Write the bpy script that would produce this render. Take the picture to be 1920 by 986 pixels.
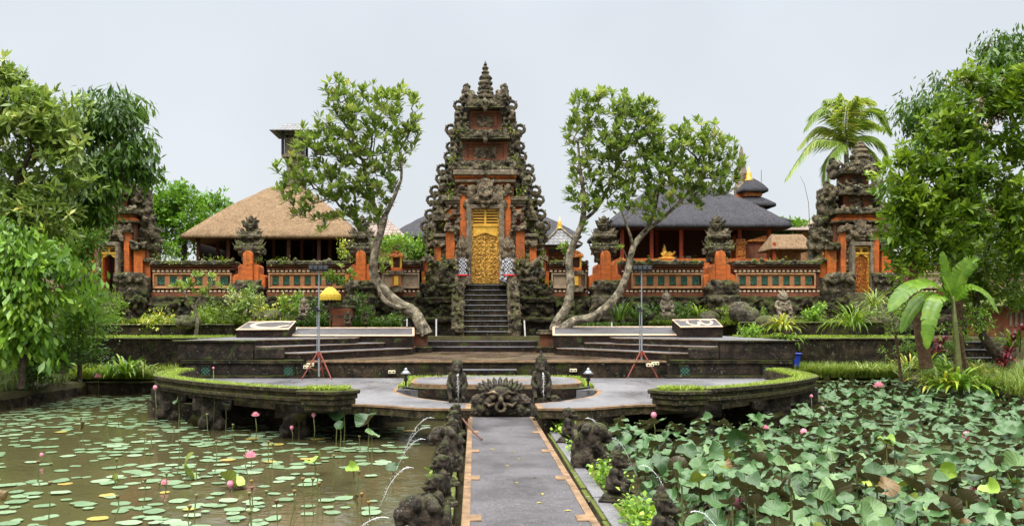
import bpy, math, random
import numpy as np
from mathutils import Vector, Matrix

# ------------------------------------------------------------------ camera, sky, sun, exposure
S = bpy.context.scene
for o in list(bpy.data.objects):
    bpy.data.objects.remove(o)
R = math.radians
FPX, VX, HY, CAMZ = 1600.0, 890.0, 600.0, 2.6      # focal length and vanishing point in photo pixels, eye height
cd = bpy.data.cameras.new('camera')
cam = bpy.data.objects.new('camera', cd)
S.collection.objects.link(cam)
cam.location = (0, 0, CAMZ)
cam.rotation_euler = (R(90), 0, 0)
cd.sensor_width = 36
cd.sensor_fit = 'HORIZONTAL'
cd.lens = 36 * FPX / 1920
cd.shift_x = (960 - VX) / 1920
cd.shift_y = (HY - 493) / 1920
cd.clip_start = .1
cd.clip_end = 3000
S.camera = cam

W = bpy.data.worlds.new('World')
S.world = W
W.use_nodes = True
nt = W.node_tree
nt.nodes.clear()
n_out = nt.nodes.new('ShaderNodeOutputWorld')
n_bg = nt.nodes.new('ShaderNodeBackground')
n_sky = nt.nodes.new('ShaderNodeTexSky')
n_sky.sky_type = 'NISHITA'
n_sky.sun_disc = False
n_sky.sun_elevation = R(58)
n_sky.sun_rotation = R(205)
n_sky.air_density = 1.0
n_sky.dust_density = 3.0
n_sky.ozone_density = 1.0
# overcast: the blue is veiled by an even cloud sheet, brighter overhead than near the horizon
n_tc = nt.nodes.new('ShaderNodeTexCoord')
n_sep = nt.nodes.new('ShaderNodeSeparateXYZ')
n_ramp = nt.nodes.new('ShaderNodeValToRGB')
cr = n_ramp.color_ramp
cr.elements[0].position = 0.0
cr.elements[0].color = (4.55, 4.72, 4.85, 1)
cr.elements[1].position = 1.0
cr.elements[1].color = (58, 57, 56, 1)
e = cr.elements.new(.10); e.color = (4.6, 4.85, 5.05, 1)
e = cr.elements.new(.34); e.color = (4.55, 4.85, 5.2, 1)
e = cr.elements.new(.60); e.color = (7, 7.2, 7.4, 1)
e = cr.elements.new(.80); e.color = (34, 33.8, 33.5, 1)
n_noise = nt.nodes.new('ShaderNodeTexNoise')
n_noise.inputs['Scale'].default_value = 3.0
n_noise.inputs['Detail'].default_value = 6
n_mr = nt.nodes.new('ShaderNodeMapRange')
n_mr.inputs[3].default_value = .86
n_mr.inputs[4].default_value = 1.10
n_mul = nt.nodes.new('ShaderNodeMixRGB'); n_mul.blend_type = 'MULTIPLY'; n_mul.inputs[0].default_value = 1
n_mix = nt.nodes.new('ShaderNodeMixRGB'); n_mix.inputs[0].default_value = .93
lk = nt.links.new
lk(n_tc.outputs['Generated'], n_sep.inputs[0])
lk(n_sep.outputs['Z'], n_ramp.inputs[0])
lk(n_tc.outputs['Generated'], n_noise.inputs['Vector'])
lk(n_noise.outputs[0], n_mr.inputs[0])
lk(n_ramp.outputs[0], n_mul.inputs[1])
lk(n_mr.outputs[0], n_mul.inputs[2])
lk(n_sky.outputs[0], n_mix.inputs[1])
lk(n_mul.outputs[0], n_mix.inputs[2])
lk(n_mix.outputs[0], n_bg.inputs[0])
n_bg.inputs[1].default_value = .12
lk(n_bg.outputs[0], n_out.inputs[0])

sl = bpy.data.lights.new('sun', 'SUN')
sl.energy = 1.5
sl.angle = R(12)
sl.color = (1, .965, .9)
sun = bpy.data.objects.new('sun', sl)
S.collection.objects.link(sun)
sun.rotation_euler = (R(36), 0, R(-30))

S.view_settings.view_transform = 'Standard'
S.view_settings.look = 'None'
S.view_settings.exposure = .55
S.view_settings.gamma = 1
S.view_settings.use_curve_mapping = False
S.render.engine = 'CYCLES'
S.cycles.max_bounces = 6
S.cycles.diffuse_bounces = 3
S.cycles.glossy_bounces = 3
S.cycles.transmission_bounces = 3
S.cycles.transparent_max_bounces = 6
S.cycles.use_denoising = True

# ------------------------------------------------------------------ small helpers
random.seed(11)
RNG = np.random.RandomState(11)
def X(px, d): return (px - VX) * d / FPX
def Z(py, d): return CAMZ - (py - HY) * d / FPX
def P(px, py, d): return Vector((X(px, d), d, Z(py, d)))
def D(z, py): return (CAMZ - z) * FPX / (py - HY)          # distance of the level z seen at photo row py

_RT = np.random.RandomState(5).rand(32, 32, 32)
def vnoise(p):
    i = np.floor(p).astype(int); f = p - i; f = f * f * (3 - 2 * f)
    a = i & 31; b = (i + 1) & 31
    def g(x, y, z): return _RT[x, y, z]
    x0, y0, z0 = a.T; x1, y1, z1 = b.T
    fx, fy, fz = f.T
    c00 = g(x0, y0, z0) * (1 - fx) + g(x1, y0, z0) * fx
    c10 = g(x0, y1, z0) * (1 - fx) + g(x1, y1, z0) * fx
    c01 = g(x0, y0, z1) * (1 - fx) + g(x1, y0, z1) * fx
    c11 = g(x0, y1, z1) * (1 - fx) + g(x1, y1, z1) * fx
    return (c00 * (1 - fy) + c10 * fy) * (1 - fz) + (c01 * (1 - fy) + c11 * fy) * fz
def fbm(p, o=3):
    s = 0; a = 1; t = 0
    for k in range(o):
        s = s + a * vnoise(p * 2 ** k + 7.3 * k); t += a; a *= .5
    return s / t - .5

_WJ = np.random.RandomState(9).rand(16, 16, 16, 3)
def worley(p):
    c = np.floor(p).astype(int); best = np.full(len(p), 9.0)
    for i in (-1, 0, 1):
        for j in (-1, 0, 1):
            for k in (-1, 0, 1):
                q = c + [i, j, k]; m = q & 15
                d = ((q + _WJ[m[:, 0], m[:, 1], m[:, 2]] - p) ** 2).sum(1); best = np.minimum(best, d)
    return np.sqrt(best)
def org(o):
    v = Vector((0, 0, 0))
    while o is not None:
        v = v + o.location; o = o.parent
    return v
def tag(o, label=None, cat=None, group=None, kind=None):
    if label: o['label'] = label
    if cat: o['category'] = cat
    if group: o['group'] = group
    if kind: o['kind'] = kind
    return o
def empty(name, loc, label, cat, group=None):
    o = bpy.data.objects.new(name, None)
    o.empty_display_size = .2
    S.collection.objects.link(o)
    o.location = loc
    return tag(o, label, cat, group)
def link_mesh(name, me, m, parent=None, loc=None):
    o = bpy.data.objects.new(name, me)
    S.collection.objects.link(o)
    if m is not None and not me.materials: me.materials.append(m)
    if parent is not None: o.parent = parent
    if loc is not None: o.location = loc
    return o
def copy_tree(o, parent=None):
    c = o.copy(); S.collection.objects.link(c)
    if parent is not None:
        c.parent = parent
    for ch in list(o.children):
        copy_tree(ch, c)
    return c
def np_mesh(name, V, F, smooth=False, tone=None):
    """V (n,3); F (m,k) faces all of k corners"""
    me = bpy.data.meshes.new(name)
    V = np.asarray(V, dtype=np.float32); F = np.asarray(F, dtype=np.int32)
    n, k = F.shape
    me.vertices.add(len(V)); me.vertices.foreach_set('co', V.ravel())
    me.loops.add(n * k); me.loops.foreach_set('vertex_index', F.ravel())
    me.polygons.add(n)
    me.polygons.foreach_set('loop_start', np.arange(0, n * k, k, dtype=np.int32))
    me.polygons.foreach_set('loop_total', np.full(n, k, dtype=np.int32))
    if smooth: me.polygons.foreach_set('use_smooth', np.ones(n, dtype=bool))
    if tone is not None:
        at = me.attributes.new('tone', 'FLOAT', 'FACE')
        at.data.foreach_set('value', np.asarray(tone, dtype=np.float32))
    me.update(calc_edges=True)
    return me

def rotz(v, a):
    c, s = math.cos(a), math.sin(a)
    return (v[0] * c - v[1] * s, v[0] * s + v[1] * c, v[2])

class MB:
    def __init__(s): s.v = []; s.f = []
    def add(s, vs, fs):
        o = len(s.v)
        s.v += [tuple(v) for v in vs]
        s.f += [tuple(i + o for i in f) for f in fs]
        return s
    def box(s, x0, x1, y0, y1, z0, z1, top=1.0, topy=None, rz=0, tilt=None):
        cx, cy = (x0 + x1) / 2, (y0 + y1) / 2
        hx, hy = (x1 - x0) / 2, (y1 - y0) / 2
        ty = top if topy is None else topy
        v = [(-hx, -hy, z0), (hx, -hy, z0), (hx, hy, z0), (-hx, hy, z0),
             (-hx * top, -hy * ty, z1), (hx * top, -hy * ty, z1), (hx * top, hy * ty, z1), (-hx * top, hy * ty, z1)]
        if rz: v = [rotz(p, rz) for p in v]
        v = [(p[0] + cx, p[1] + cy, p[2]) for p in v]
        return s.add(v, [(3, 2, 1, 0), (4, 5, 6, 7), (0, 1, 5, 4), (1, 2, 6, 5), (2, 3, 7, 6), (3, 0, 4, 7)])
    def tube(s, pts, rad, n=8, cap=True):
        pts = [Vector(p) for p in pts]
        if not hasattr(rad, '__len__'): rad = [rad] * len(pts)
        o = len(s.v); L = len(pts)
        up = Vector((0, 0, 1))
        for i, p in enumerate(pts):
            t = (pts[min(i + 1, L - 1)] - pts[max(i - 1, 0)])
            if t.length < 1e-9: t = Vector((0, 0, 1))
            t.normalize()
            if i == 0:
                a = t.orthogonal().normalized()
                if abs(t.z) > .99: a = Vector((1, 0, 0))
            else:
                a = (a - t * a.dot(t)).normalized()
            b = t.cross(a)
            for k in range(n):
                w = 2 * math.pi * k / n
                q = p + (a * math.cos(w) + b * math.sin(w)) * rad[i]
                s.v.append(tuple(q))
        for i in range(L - 1):
            for k in range(n):
                k2 = (k + 1) % n
                s.f.append((o + i * n + k, o + i * n + k2, o + (i + 1) * n + k2, o + (i + 1) * n + k))
        if cap:
            s.f.append(tuple(o + k for k in reversed(range(n))))
            s.f.append(tuple(o + (L - 1) * n + k for k in range(n)))
        return s
    def lathe(s, c, prof, n=12, sq=False):
        o = len(s.v); L = len(prof)
        for r, z in prof:
            for k in range(n):
                w = 2 * math.pi * (k + (.5 if sq else 0)) / n
                rr = r * (math.sqrt(2) if sq else 1)
                s.v.append((c[0] + rr * math.cos(w), c[1] + rr * math.sin(w), c[2] + z))
        for i in range(L - 1):
            for k in range(n):
                k2 = (k + 1) % n
                s.f.append((o + i * n + k, o + i * n + k2, o + (i + 1) * n + k2, o + (i + 1) * n + k))
        s.f.append(tuple(o + k for k in reversed(range(n))))
        s.f.append(tuple(o + (L - 1) * n + k for k in range(n)))
        return s
    def ell(s, c, r, n=10, m=7, rot=None):
        if not hasattr(r, '__len__'): r = (r, r, r)
        o = len(s.v); c = Vector(c)
        vs = []
        for i in range(1, m):
            ph = math.pi * i / m
            for k in range(n):
                w = 2 * math.pi * k / n
                vs.append(Vector((r[0] * math.sin(ph) * math.cos(w), r[1] * math.sin(ph) * math.sin(w), r[2] * math.cos(ph))))
        vs += [Vector((0, 0, r[2])), Vector((0, 0, -r[2]))]
        if rot is not None: vs = [rot @ v for v in vs]
        s.v += [tuple(v + c) for v in vs]
        T, B = o + (m - 1) * n, o + (m - 1) * n + 1
        for k in range(n):
            k2 = (k + 1) % n
            s.f.append((T, o + k, o + k2))
            s.f.append((B, o + (m - 2) * n + k2, o + (m - 2) * n + k))
            for i in range(m - 2):
                s.f.append((o + i * n + k, o + (i + 1) * n + k, o + (i + 1) * n + k2, o + i * n + k2))
        return s
    def prism(s, poly, y0, y1):                # outline in x,z pulled from y0 to y1
        n = len(poly)
        v = [(p[0], y0, p[1]) for p in poly] + [(p[0], y1, p[1]) for p in poly]
        f = [tuple(range(n)), tuple(reversed(range(n, 2 * n)))]
        f += [(i, i + n, (i + 1) % n + n, (i + 1) % n) for i in range(n)]
        return s.add(v, f)
    def slab(s, poly, z0, z1):                 # outline in x,y pulled from z0 to z1
        n = len(poly)
        v = [(p[0], p[1], z0) for p in poly] + [(p[0], p[1], z1) for p in poly]
        f = [tuple(reversed(range(n))), tuple(range(n, 2 * n))]
        f += [(i, (i + 1) % n, (i + 1) % n + n, i + n) for i in range(n)]
        return s.add(v, f)
    def arc(s, c, Rr, r, a0, a1, n=14, m=7, flat=1.0):   # part of a ring standing in the xz plane
        pts = []
        for i in range(n + 1):
            a = a0 + (a1 - a0) * i / n
            pts.append((c[0] + Rr * math.cos(a), c[1], c[2] + Rr * math.sin(a) * flat))
        return s.tube(pts, r, m)
    def mesh(s, name):
        me = bpy.data.meshes.new(name)
        me.from_pydata(s.v, [], s.f)
        me.update()
        return me
    def build(s, name, m, parent=None, smooth=False, remesh=None, noise=None, bevel=None, loc=None, flat=False):
        off = org(parent) if parent is not None else Vector((0, 0, 0))
        if loc is not None: off = off + Vector(loc)
        if off.length > 0: s.v = [(v[0] - off.x, v[1] - off.y, v[2] - off.z) for v in s.v]
        me = s.mesh(name)
        if remesh:
            me = remeshed(me, remesh)
        if noise:
            displace(me, noise, off)
        if smooth or (remesh and not flat):
            me.polygons.foreach_set('use_smooth', np.ones(len(me.polygons), dtype=bool))
        o = link_mesh(name, me, m, parent, loc)
        if bevel:
            b = o.modifiers.new('bevel', 'BEVEL'); b.width = bevel; b.segments = 1; b.limit_method = 'ANGLE'
        return o
def remeshed(me, vox):
    t = bpy.data.objects.new('tmp', me); S.collection.objects.link(t)
    r = t.modifiers.new('r', 'REMESH'); r.mode = 'VOXEL'; r.voxel_size = vox; r.adaptivity = 0
    dg = bpy.context.evaluated_depsgraph_get()
    new = bpy.data.meshes.new_from_object(t.evaluated_get(dg))
    bpy.data.objects.remove(t); bpy.data.meshes.remove(me)
    return new
def displace(me, noise, off=Vector((0, 0, 0))):
    n = len(me.vertices)
    co = np.empty(n * 3, dtype=np.float32); me.vertices.foreach_get('co', co); co = co.reshape(-1, 3)
    no = np.empty(n * 3, dtype=np.float32); me.vertices.foreach_get('normal', no); no = no.reshape(-1, 3)
    p = co + np.array(off)
    for e in noise:
        if e[0] == 'w': co = co + no * ((.42 - worley(p * e[2])) * 2 * e[1])[:, None]
        else: co = co + no * (fbm(p * e[1] + 31.7, 3) * 2 * e[0])[:, None]
    me.vertices.foreach_set('co', co.astype(np.float32).ravel())
    me.update()

# ------------------------------------------------------------------ materials
class MT:
    def __init__(s, name):
        s.m = bpy.data.materials.new(name); s.m.use_nodes = True
        s.t = s.m.node_tree; s.t.nodes.clear()
        s.out = s.t.nodes.new('ShaderNodeOutputMaterial')
        s.tc = s.t.nodes.new('ShaderNodeTexCoord')
        s.geo = s.t.nodes.new('ShaderNodeNewGeometry')
    def N(s, kind, **kw):
        n = s.t.nodes.new('ShaderNode' + kind)
        for k, v in kw.items():
            setattr(n, k, v)
        return n
    def L(s, a, b): s.t.links.new(a, b)
    def noise(s, scale, detail=4, rough=.55, vec=None, stretch=None, dist=0):
        n = s.N('TexNoise'); n.inputs['Scale'].default_value = scale; n.inputs['Detail'].default_value = detail
        n.inputs['Roughness'].default_value = rough; n.inputs['Distortion'].default_value = dist
        v = vec or s.tc.outputs['Object']
        if stretch:
            mp = s.N('Mapping'); mp.inputs['Scale'].default_value = stretch
            s.L(v, mp.inputs[0]); v = mp.outputs[0]
        s.L(v, n.inputs['Vector'])
        return n.outputs[0]
    def ramp(s, fac, stops, interp='LINEAR'):
        n = s.N('ValToRGB'); c = n.color_ramp; c.interpolation = interp
        while len(c.elements) < len(stops): c.elements.new(.5)
        for el, (p, col) in zip(c.elements, stops):
            el.position = p
            el.color = (col, col, col, 1) if not hasattr(col, '__len__') else (*col, 1)
        s.L(fac, n.inputs[0])
        return n.outputs[0]
    def mix(s, fac, a, b, mode='MIX'):
        n = s.N('MixRGB', blend_type=mode)
        for v, i in ((fac, 0), (a, 1), (b, 2)):
            if hasattr(v, 'is_output'): s.L(v, n.inputs[i])
            elif i == 0: n.inputs[0].default_value = v
            else: n.inputs[i].default_value = (*v, 1)
        return n.outputs[0]
    def math(s, op, a, b=0.0, clamp=False):
        n = s.N('Math', operation=op, use_clamp=clamp)
        for v, i in ((a, 0), (b, 1)):
            if hasattr(v, 'is_output'): s.L(v, n.inputs[i])
            else: n.inputs[i].default_value = v
        return n.outputs[0]
    def up(s):
        x = s.N('SeparateXYZ'); s.L(s.geo.outputs['Normal'], x.inputs[0]); return x.outputs['Z']
    def done(s, col, rough=.8, bump=None, bstr=.3, bdist=.02, metal=0, spec=.4, trans=None, tint=(1.0, 1.0, .45)):
        p = s.N('BsdfPrincipled')
        if hasattr(col, 'is_output'): s.L(col, p.inputs['Base Color'])
        else: p.inputs['Base Color'].default_value = (*col, 1)
        if hasattr(rough, 'is_output'): s.L(rough, p.inputs['Roughness'])
        else: p.inputs['Roughness'].default_value = rough
        p.inputs['Metallic'].default_value = metal
        p.inputs['Specular IOR Level'].default_value = spec
        if bump is not None:
            b = s.N('Bump'); b.inputs['Strength'].default_value = bstr; b.inputs['Distance'].default_value = bdist
            s.L(bump, b.inputs['Height']); s.L(b.outputs[0], p.inputs['Normal'])
        sh = p.outputs[0]
        if trans:
            t = s.N('BsdfTranslucent'); w = s.N('MixShader'); w.inputs[0].default_value = trans
            if hasattr(col, 'is_output'):
                c2 = s.mix(1, col, tint, 'MULTIPLY')
                g = s.N('Gamma'); g.inputs[1].default_value = .85; s.L(c2, g.inputs[0])
                s.L(g.outputs[0], t.inputs[0])
            else: t.inputs[0].default_value = (*col, 1)
            s.L(p.outputs[0], w.inputs[1]); s.L(t.outputs[0], w.inputs[2]); sh = w.outputs[0]
        s.L(sh, s.out.inputs[0])
        return s.m

def stone(name, c1, c2, moss=(.06, .085, .018), moss_amt=.5, lichen=.25, sc=1.0, bump=.6, rough=.8, courses=None):
    s = MT(name)
    a = s.noise(3.1 * sc, 6, .65)
    col = s.ramp(a, [(.36, c1), (.52, tuple((p + q) * .42 for p, q in zip(c1, c2))), (.64, c2)])
    fine = s.noise(28 * sc, 3, .7)
    col = s.mix(.55, col, s.ramp(fine, [(.3, .25), (.7, 1.5)]), 'MULTIPLY')
    if courses:
        br = s.N('TexBrick'); br.inputs['Scale'].default_value = 1
        br.inputs['Brick Width'].default_value = courses[0]; br.inputs['Row Height'].default_value = courses[1]
        br.inputs['Mortar Size'].default_value = .015; br.inputs['Color1'].default_value = (.75, .75, .75, 1)
        br.inputs['Color2'].default_value = (1.35, 1.3, 1.25, 1); br.inputs['Mortar'].default_value = (.5, .48, .42, 1)
        cx = s.N('SeparateXYZ'); s.L(s.tc.outputs['Object'], cx.inputs[0])
        cc = s.N('CombineXYZ'); s.L(s.math('ADD', cx.outputs[0], cx.outputs[1]), cc.inputs[0]); s.L(cx.outputs[2], cc.inputs[1])
        s.L(cc.outputs[0], br.inputs['Vector'])
        col = s.mix(.9, col, br.outputs[0], 'MULTIPLY')
    mn = s.noise(1.7 * sc, 5, .7)
    u = s.math('MULTIPLY', s.up(), .22)
    mf = s.ramp(s.math('ADD', mn, u), [(.72 - .35 * moss_amt, 0.0), (.88 - .35 * moss_amt, 1.0)])
    mcol = s.mix(fine, tuple(c * .6 for c in moss), tuple(min(1, c * 1.5) for c in moss))
    col = s.mix(s.math('MULTIPLY', mf, min(1, .4 + moss_amt)), col, mcol)
    if lichen:
        v = s.noise(13 * sc, 4, .75)
        w = s.noise(1.1 * sc, 2)
        lf = s.math('MULTIPLY', s.ramp(v, [(.60, 0.), (.66, 1.)]), s.ramp(w, [(.38, 0.), (.62, 1.)]))
        col = s.mix(s.math('MULTIPLY', lf, lichen * 2), col, (.42, .43, .36))
    h = s.math('ADD', s.noise(9 * sc, 6, .7), s.math('MULTIPLY', fine, .4))
    return s.done(col, rough, h, bump, .06, spec=.18)
def brickm(name, c1, c2, stain=.4, row=.075, wid=.26, bump=.35):
    s = MT(name)
    x = s.N('SeparateXYZ'); s.L(s.tc.outputs['Object'], x.inputs[0])
    c = s.N('CombineXYZ'); s.L(s.math('ADD', x.outputs[0], x.outputs[1]), c.inputs[0]); s.L(x.outputs[2], c.inputs[1])
    br = s.N('TexBrick'); br.inputs['Scale'].default_value = 1
    br.inputs['Brick Width'].default_value = wid; br.inputs['Row Height'].default_value = row
    br.inputs['Mortar Size'].default_value = .005; br.inputs['Mortar Smooth'].default_value = .3
    br.inputs['Color1'].default_value = (*c1, 1); br.inputs['Color2'].default_value = (*c2, 1)
    br.inputs['Mortar'].default_value = tuple(v * .5 for v in c1) + (1,)
    s.L(c.outputs[0], br.inputs['Vector'])
    col = s.mix(.6, br.outputs[0], s.ramp(s.noise(2.5, 5, .65), [(.25, .55), (.75, 1.35)]), 'MULTIPLY')
    st = s.noise(1.6, 6, .72, stretch=(1, 1, .35))
    col = s.mix(s.ramp(st, [(.62 - .3 * stain, 0.), (.86 - .3 * stain, min(1., .5 + stain))]), col, (.045, .036, .026))
    mo = s.noise(4.3, 5, .7)
    col = s.mix(s.ramp(mo, [(.60, 0.), (.72, stain)]), col, (.07, .08, .025))
    h = s.math('ADD', br.outputs['Fac'], s.math('MULTIPLY', s.noise(22, 4), -1.2))
    return s.done(col, .82, s.math('MULTIPLY', h, -1), bump, .012, spec=.3)
def plain(name, col, rough=.6, metal=0, var=.25, sc=6, bump=.15, spec=.4):
    s = MT(name)
    n = s.noise(sc, 4)
    c = s.mix(1, col, s.ramp(n, [(.25, 1 - var), (.75, 1 + var)]), 'MULTIPLY')
    return s.done(c, rough, s.noise(sc * 5, 3), bump, .01, metal, spec)
def leafm(name, stops, trans=.3, rough=.42, spec=.45, back=None, tint=(1.0, 1.0, .45)):
    s = MT(name)
    a = s.N('Attribute', attribute_name='tone')
    col = s.ramp(a.outputs['Fac'], stops)
    if back: col = s.mix(s.geo.outputs['Backfacing'], col, back)
    return s.done(col, rough, None, spec=spec, trans=trans, tint=tint)

M = {}
M['stone'] = stone('weathered_dark_stone', (.008, .0065, .0045), (.19, .15, .095), moss=(.055, .062, .011), moss_amt=.42, lichen=.6, sc=.75, bump=1.0)
M['stone_carved'] = stone('carved_grey_stone', (.026, .019, .012), (.29, .22, .14), moss_amt=.18, lichen=.45, sc=.9, bump=1.0)
M['stone_grey'] = stone('grey_frame_stone', (.12, .095, .065), (.31, .255, .18), moss_amt=.15, lichen=.25, sc=1.5)
M['stone_moss'] = stone('mossy_black_stone', (.004, .0035, .0025), (.06, .042, .024), moss=(.036, .046, .006), moss_amt=.55, lichen=.3, sc=.7, bump=1.0)
M['stone_ledge'] = stone('mossy_ledge_stone', (.025, .02, .013), (.16, .135, .095), moss=(.075, .092, .013), moss_amt=.6, lichen=.7, sc=.7)
M['statue'] = stone('mossy_brown_statue_stone', (.009, .007, .005), (.10, .076, .055), moss=(.05, .06, .010), moss_amt=.36, lichen=.35, sc=1.9, bump=1.0, rough=.55)
M['block'] = stone('stage_block_stone', (.008, .006, .004), (.046, .032, .023), moss_amt=.4, lichen=.25, courses=(1.05, .32), rough=.7)
M['planter'] = stone('planter_stone', (.012, .009, .005), (.088, .066, .034), moss=(.05, .06, .009), moss_amt=.55, lichen=.4, sc=1.6)
M['brick'] = brickm('orange_brick', (.60, .155, .03), (.46, .105, .023), .46)
M['brick_old'] = brickm('weathered_red_brick', (.25, .08, .034), (.17, .055, .026), .55)
M['brick_dull'] = brickm('dull_brown_brick', (.34, .12, .055), (.25, .085, .042), .6)
M['brick_tan'] = brickm('tan_brick_trim', (.38, .155, .06), (.32, .13, .052), .3)
M['riser'] = stone('dark_red_riser', (.007, .0045, .0032), (.036, .019, .013), moss_amt=.45, lichen=.2)
M['terracotta'] = plain('terracotta_edging', (.165, .102, .052), .85, var=.6, sc=5, bump=.4)
M['emblem'] = plain('pale_tan_inlay', (.50, .36, .24), .8, var=.3, sc=5)
M['wood'] = plain('dark_red_wood', (.10, .035, .018), .55, var=.35)
M['wood_red'] = plain('red_painted_wood', (.36, .06, .02), .5, var=.3)
M['dark'] = plain('shaded_interior_wall', (.03, .02, .016), .9)  # interior shade under the roofs put into a near-black wall colour
M['steel'] = plain('grey_steel', (.30, .32, .34), .4, .5, var=.1)
M['black_metal'] = plain('black_metal', (.02, .02, .022), .45, .3, var=.1)
M['red_metal'] = plain('rusty_red_metal', (.20, .045, .028), .5, .1, var=.4)
M['cream'] = plain('cream_plastic', (.62, .55, .36), .5, var=.15)
M['white'] = plain('white_paint', (.7, .7, .68), .5, var=.15)
M['blue'] = plain('blue_plastic', (.012, .035, .30), .35, var=.1)
M['rock'] = stone('garden_rock', (.02, .016, .011), (.15, .125, .09), moss=(.05, .06, .012), moss_amt=.5, lichen=.5, sc=1)
M['lamp_glass'] = plain('dark_lamp_glass', (.05, .055, .06), .12, var=.1)

def m_deck():
    s = MT('washed_pebble_paving')
    v = s.N('TexVoronoi'); v.inputs['Scale'].default_value = 55; s.L(s.tc.outputs['Object'], v.inputs['Vector'])
    c = s.ramp(v.outputs['Color'], [(.0, (.06, .06, .068)), (.5, (.125, .123, .132)), (.93, (.21, .20, .198)), (1., (.38, .34, .3))])
    c = s.mix(.9, c, s.ramp(s.noise(.55, 7, .72, dist=.5), [(.32, .45), (.5, .95), (.68, 1.25)]), 'MULTIPLY')
    wet = s.ramp(s.noise(.45, 4, .6, stretch=(1, .5, 1)), [(.42, .55), (.62, .25)])
    h = s.math('MULTIPLY', v.outputs['Distance'], -1)
    return s.done(c, wet, h, .25, .012, spec=.5)
M['deck'] = m_deck()
def m_path():
    s = MT('pebbled_path')
    v = s.N('TexVoronoi'); v.inputs['Scale'].default_value = 70; s.L(s.tc.outputs['Object'], v.inputs['Vector'])
    c = s.ramp(v.outputs['Color'], [(.0, (.026, .024, .028)), (.5, (.066, .062, .069)), (.9, (.115, .105, .104)), (1., (.30, .26, .22))])
    c = s.mix(.85, c, s.ramp(s.noise(.8, 7, .72, dist=.4), [(.32, .45), (.5, .95), (.68, 1.3)]), 'MULTIPLY')
    return s.done(c, s.ramp(s.noise(.6, 4), [(.42, .55), (.6, .3)]), s.math('MULTIPLY', v.outputs['Distance'], -1), .4, .012, spec=.45)
M['path'] = m_path()
def m_stage():
    s = MT('wet_brown_stage_floor')
    c = s.ramp(s.noise(1.3, 6, .7), [(.3, (.032, .02, .012)), (.7, (.105, .066, .038))])
    c = s.mix(s.ramp(s.noise(.5, 3), [(.5, 0.), (.7, .6)]), c, (.10, .085, .03))
    r = s.ramp(s.noise(.7, 4), [(.35, .12), (.65, .45)])
    return s.done(c, r, s.noise(14, 4), .12, .01, spec=.5)
M['stage'] = m_stage()
def m_water():
    s = MT('murky_pond_water')
    c = s.ramp(s.noise(.22, 4, .6), [(.3, (.042, .039, .017)), (.7, (.078, .067, .031))])
    v = s.N('TexVoronoi'); v.inputs['Scale'].default_value = 2.1; v.inputs['Randomness'].default_value = 1
    s.L(s.tc.outputs['Object'], v.inputs['Vector'])
    rip = s.math('MULTIPLY', s.math('SINE', s.math('MULTIPLY', v.outputs['Distance'], 60)), s.ramp(v.outputs['Distance'], [(.0, 1.), (.32, 0.)]))
    h = s.math('ADD', s.math('MULTIPLY', rip, .25), s.noise(3.5, 3, .6, stretch=(1, 1.0, 1)))
    return s.done(c, .06, h, .35, .03, spec=.5)
M['water'] = m_water()
def m_thatch(name, c1, c2, c3):
    s = MT(name)
    a = s.noise(9, 5, .7, stretch=(1, 1, .18)); b = s.noise(2.2, 4, .7)
    c = s.ramp(a, [(.28, c1), (.5, c2), (.75, c3)])
    c = s.mix(.7, c, s.ramp(b, [(.3, .7), (.7, 1.2)]), 'MULTIPLY')
    f = s.noise(60, 2, .8)
    c = s.mix(.5, c, s.ramp(f, [(.3, .5), (.7, 1.45)]), 'MULTIPLY')
    return s.done(c, .92, s.math('ADD', a, f), .9, .08, spec=.15)
M['thatch'] = m_thatch('straw_thatch', (.12, .073, .038), (.26, .172, .096), (.38, .27, .16))
M['thatch_black'] = m_thatch('black_palm_fibre_thatch', (.030, .030, .034), (.065, .064, .072), (.11, .108, .118))
M['thatch_gold'] = m_thatch('fresh_yellow_thatch', (.28, .15, .05), (.48, .27, .09), (.6, .38, .15))
def m_tile(name, c1, c2):
    s = MT(name)
    br = s.N('TexBrick'); br.inputs['Scale'].default_value = 1; br.inputs['Brick Width'].default_value = .28; br.inputs['Row Height'].default_value = .2
    br.inputs['Mortar Size'].default_value = .03; br.inputs['Color1'].default_value = (*c1, 1); br.inputs['Color2'].default_value = (*c2, 1)
    br.inputs['Mortar'].default_value = tuple(v * .4 for v in c1) + (1,)
    x = s.N('SeparateXYZ'); s.L(s.tc.outputs['Object'], x.inputs[0])
    c = s.N('CombineXYZ'); s.L(s.math('ADD', x.outputs[0], s.math('MULTIPLY', x.outputs[1], .37)), c.inputs[0]); s.L(x.outputs[2], c.inputs[1])
    s.L(c.outputs[0], br.inputs['Vector'])
    col = s.mix(.6, br.outputs[0], s.ramp(s.noise(3, 5), [(.3, .6), (.7, 1.3)]), 'MULTIPLY')
    return s.done(col, .7, br.outputs[0], .5, .03)
M['tile_grey'] = m_tile('grey_shingle', (.20, .20, .20), (.14, .14, .145))
M['tile_brown'] = m_tile('brown_roof_tile', (.26, .19, .15), (.2, .15, .12))
def m_gold(name, sc, c0, c1, c2, rough=.38):
    s = MT(name)
    v = s.N('TexVoronoi'); v.inputs['Scale'].default_value = sc; s.L(s.tc.outputs['Object'], v.inputs['Vector'])
    c = s.ramp(v.outputs['Distance'], [(.05, c2), (.35, c1), (.75, c0)])
    c = s.mix(.7, c, s.ramp(s.noise(sc * .35, 4, .7), [(.35, .55), (.65, 1.25)]), 'MULTIPLY')
    return s.done(c, rough, s.math('MULTIPLY', v.outputs['Distance'], -1), .8, .03, metal=.35, spec=.5)
M['gold'] = m_gold('carved_gilt_wood', 9, (.36, .16, .02), (.66, .38, .06), (.90, .60, .15))
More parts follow.
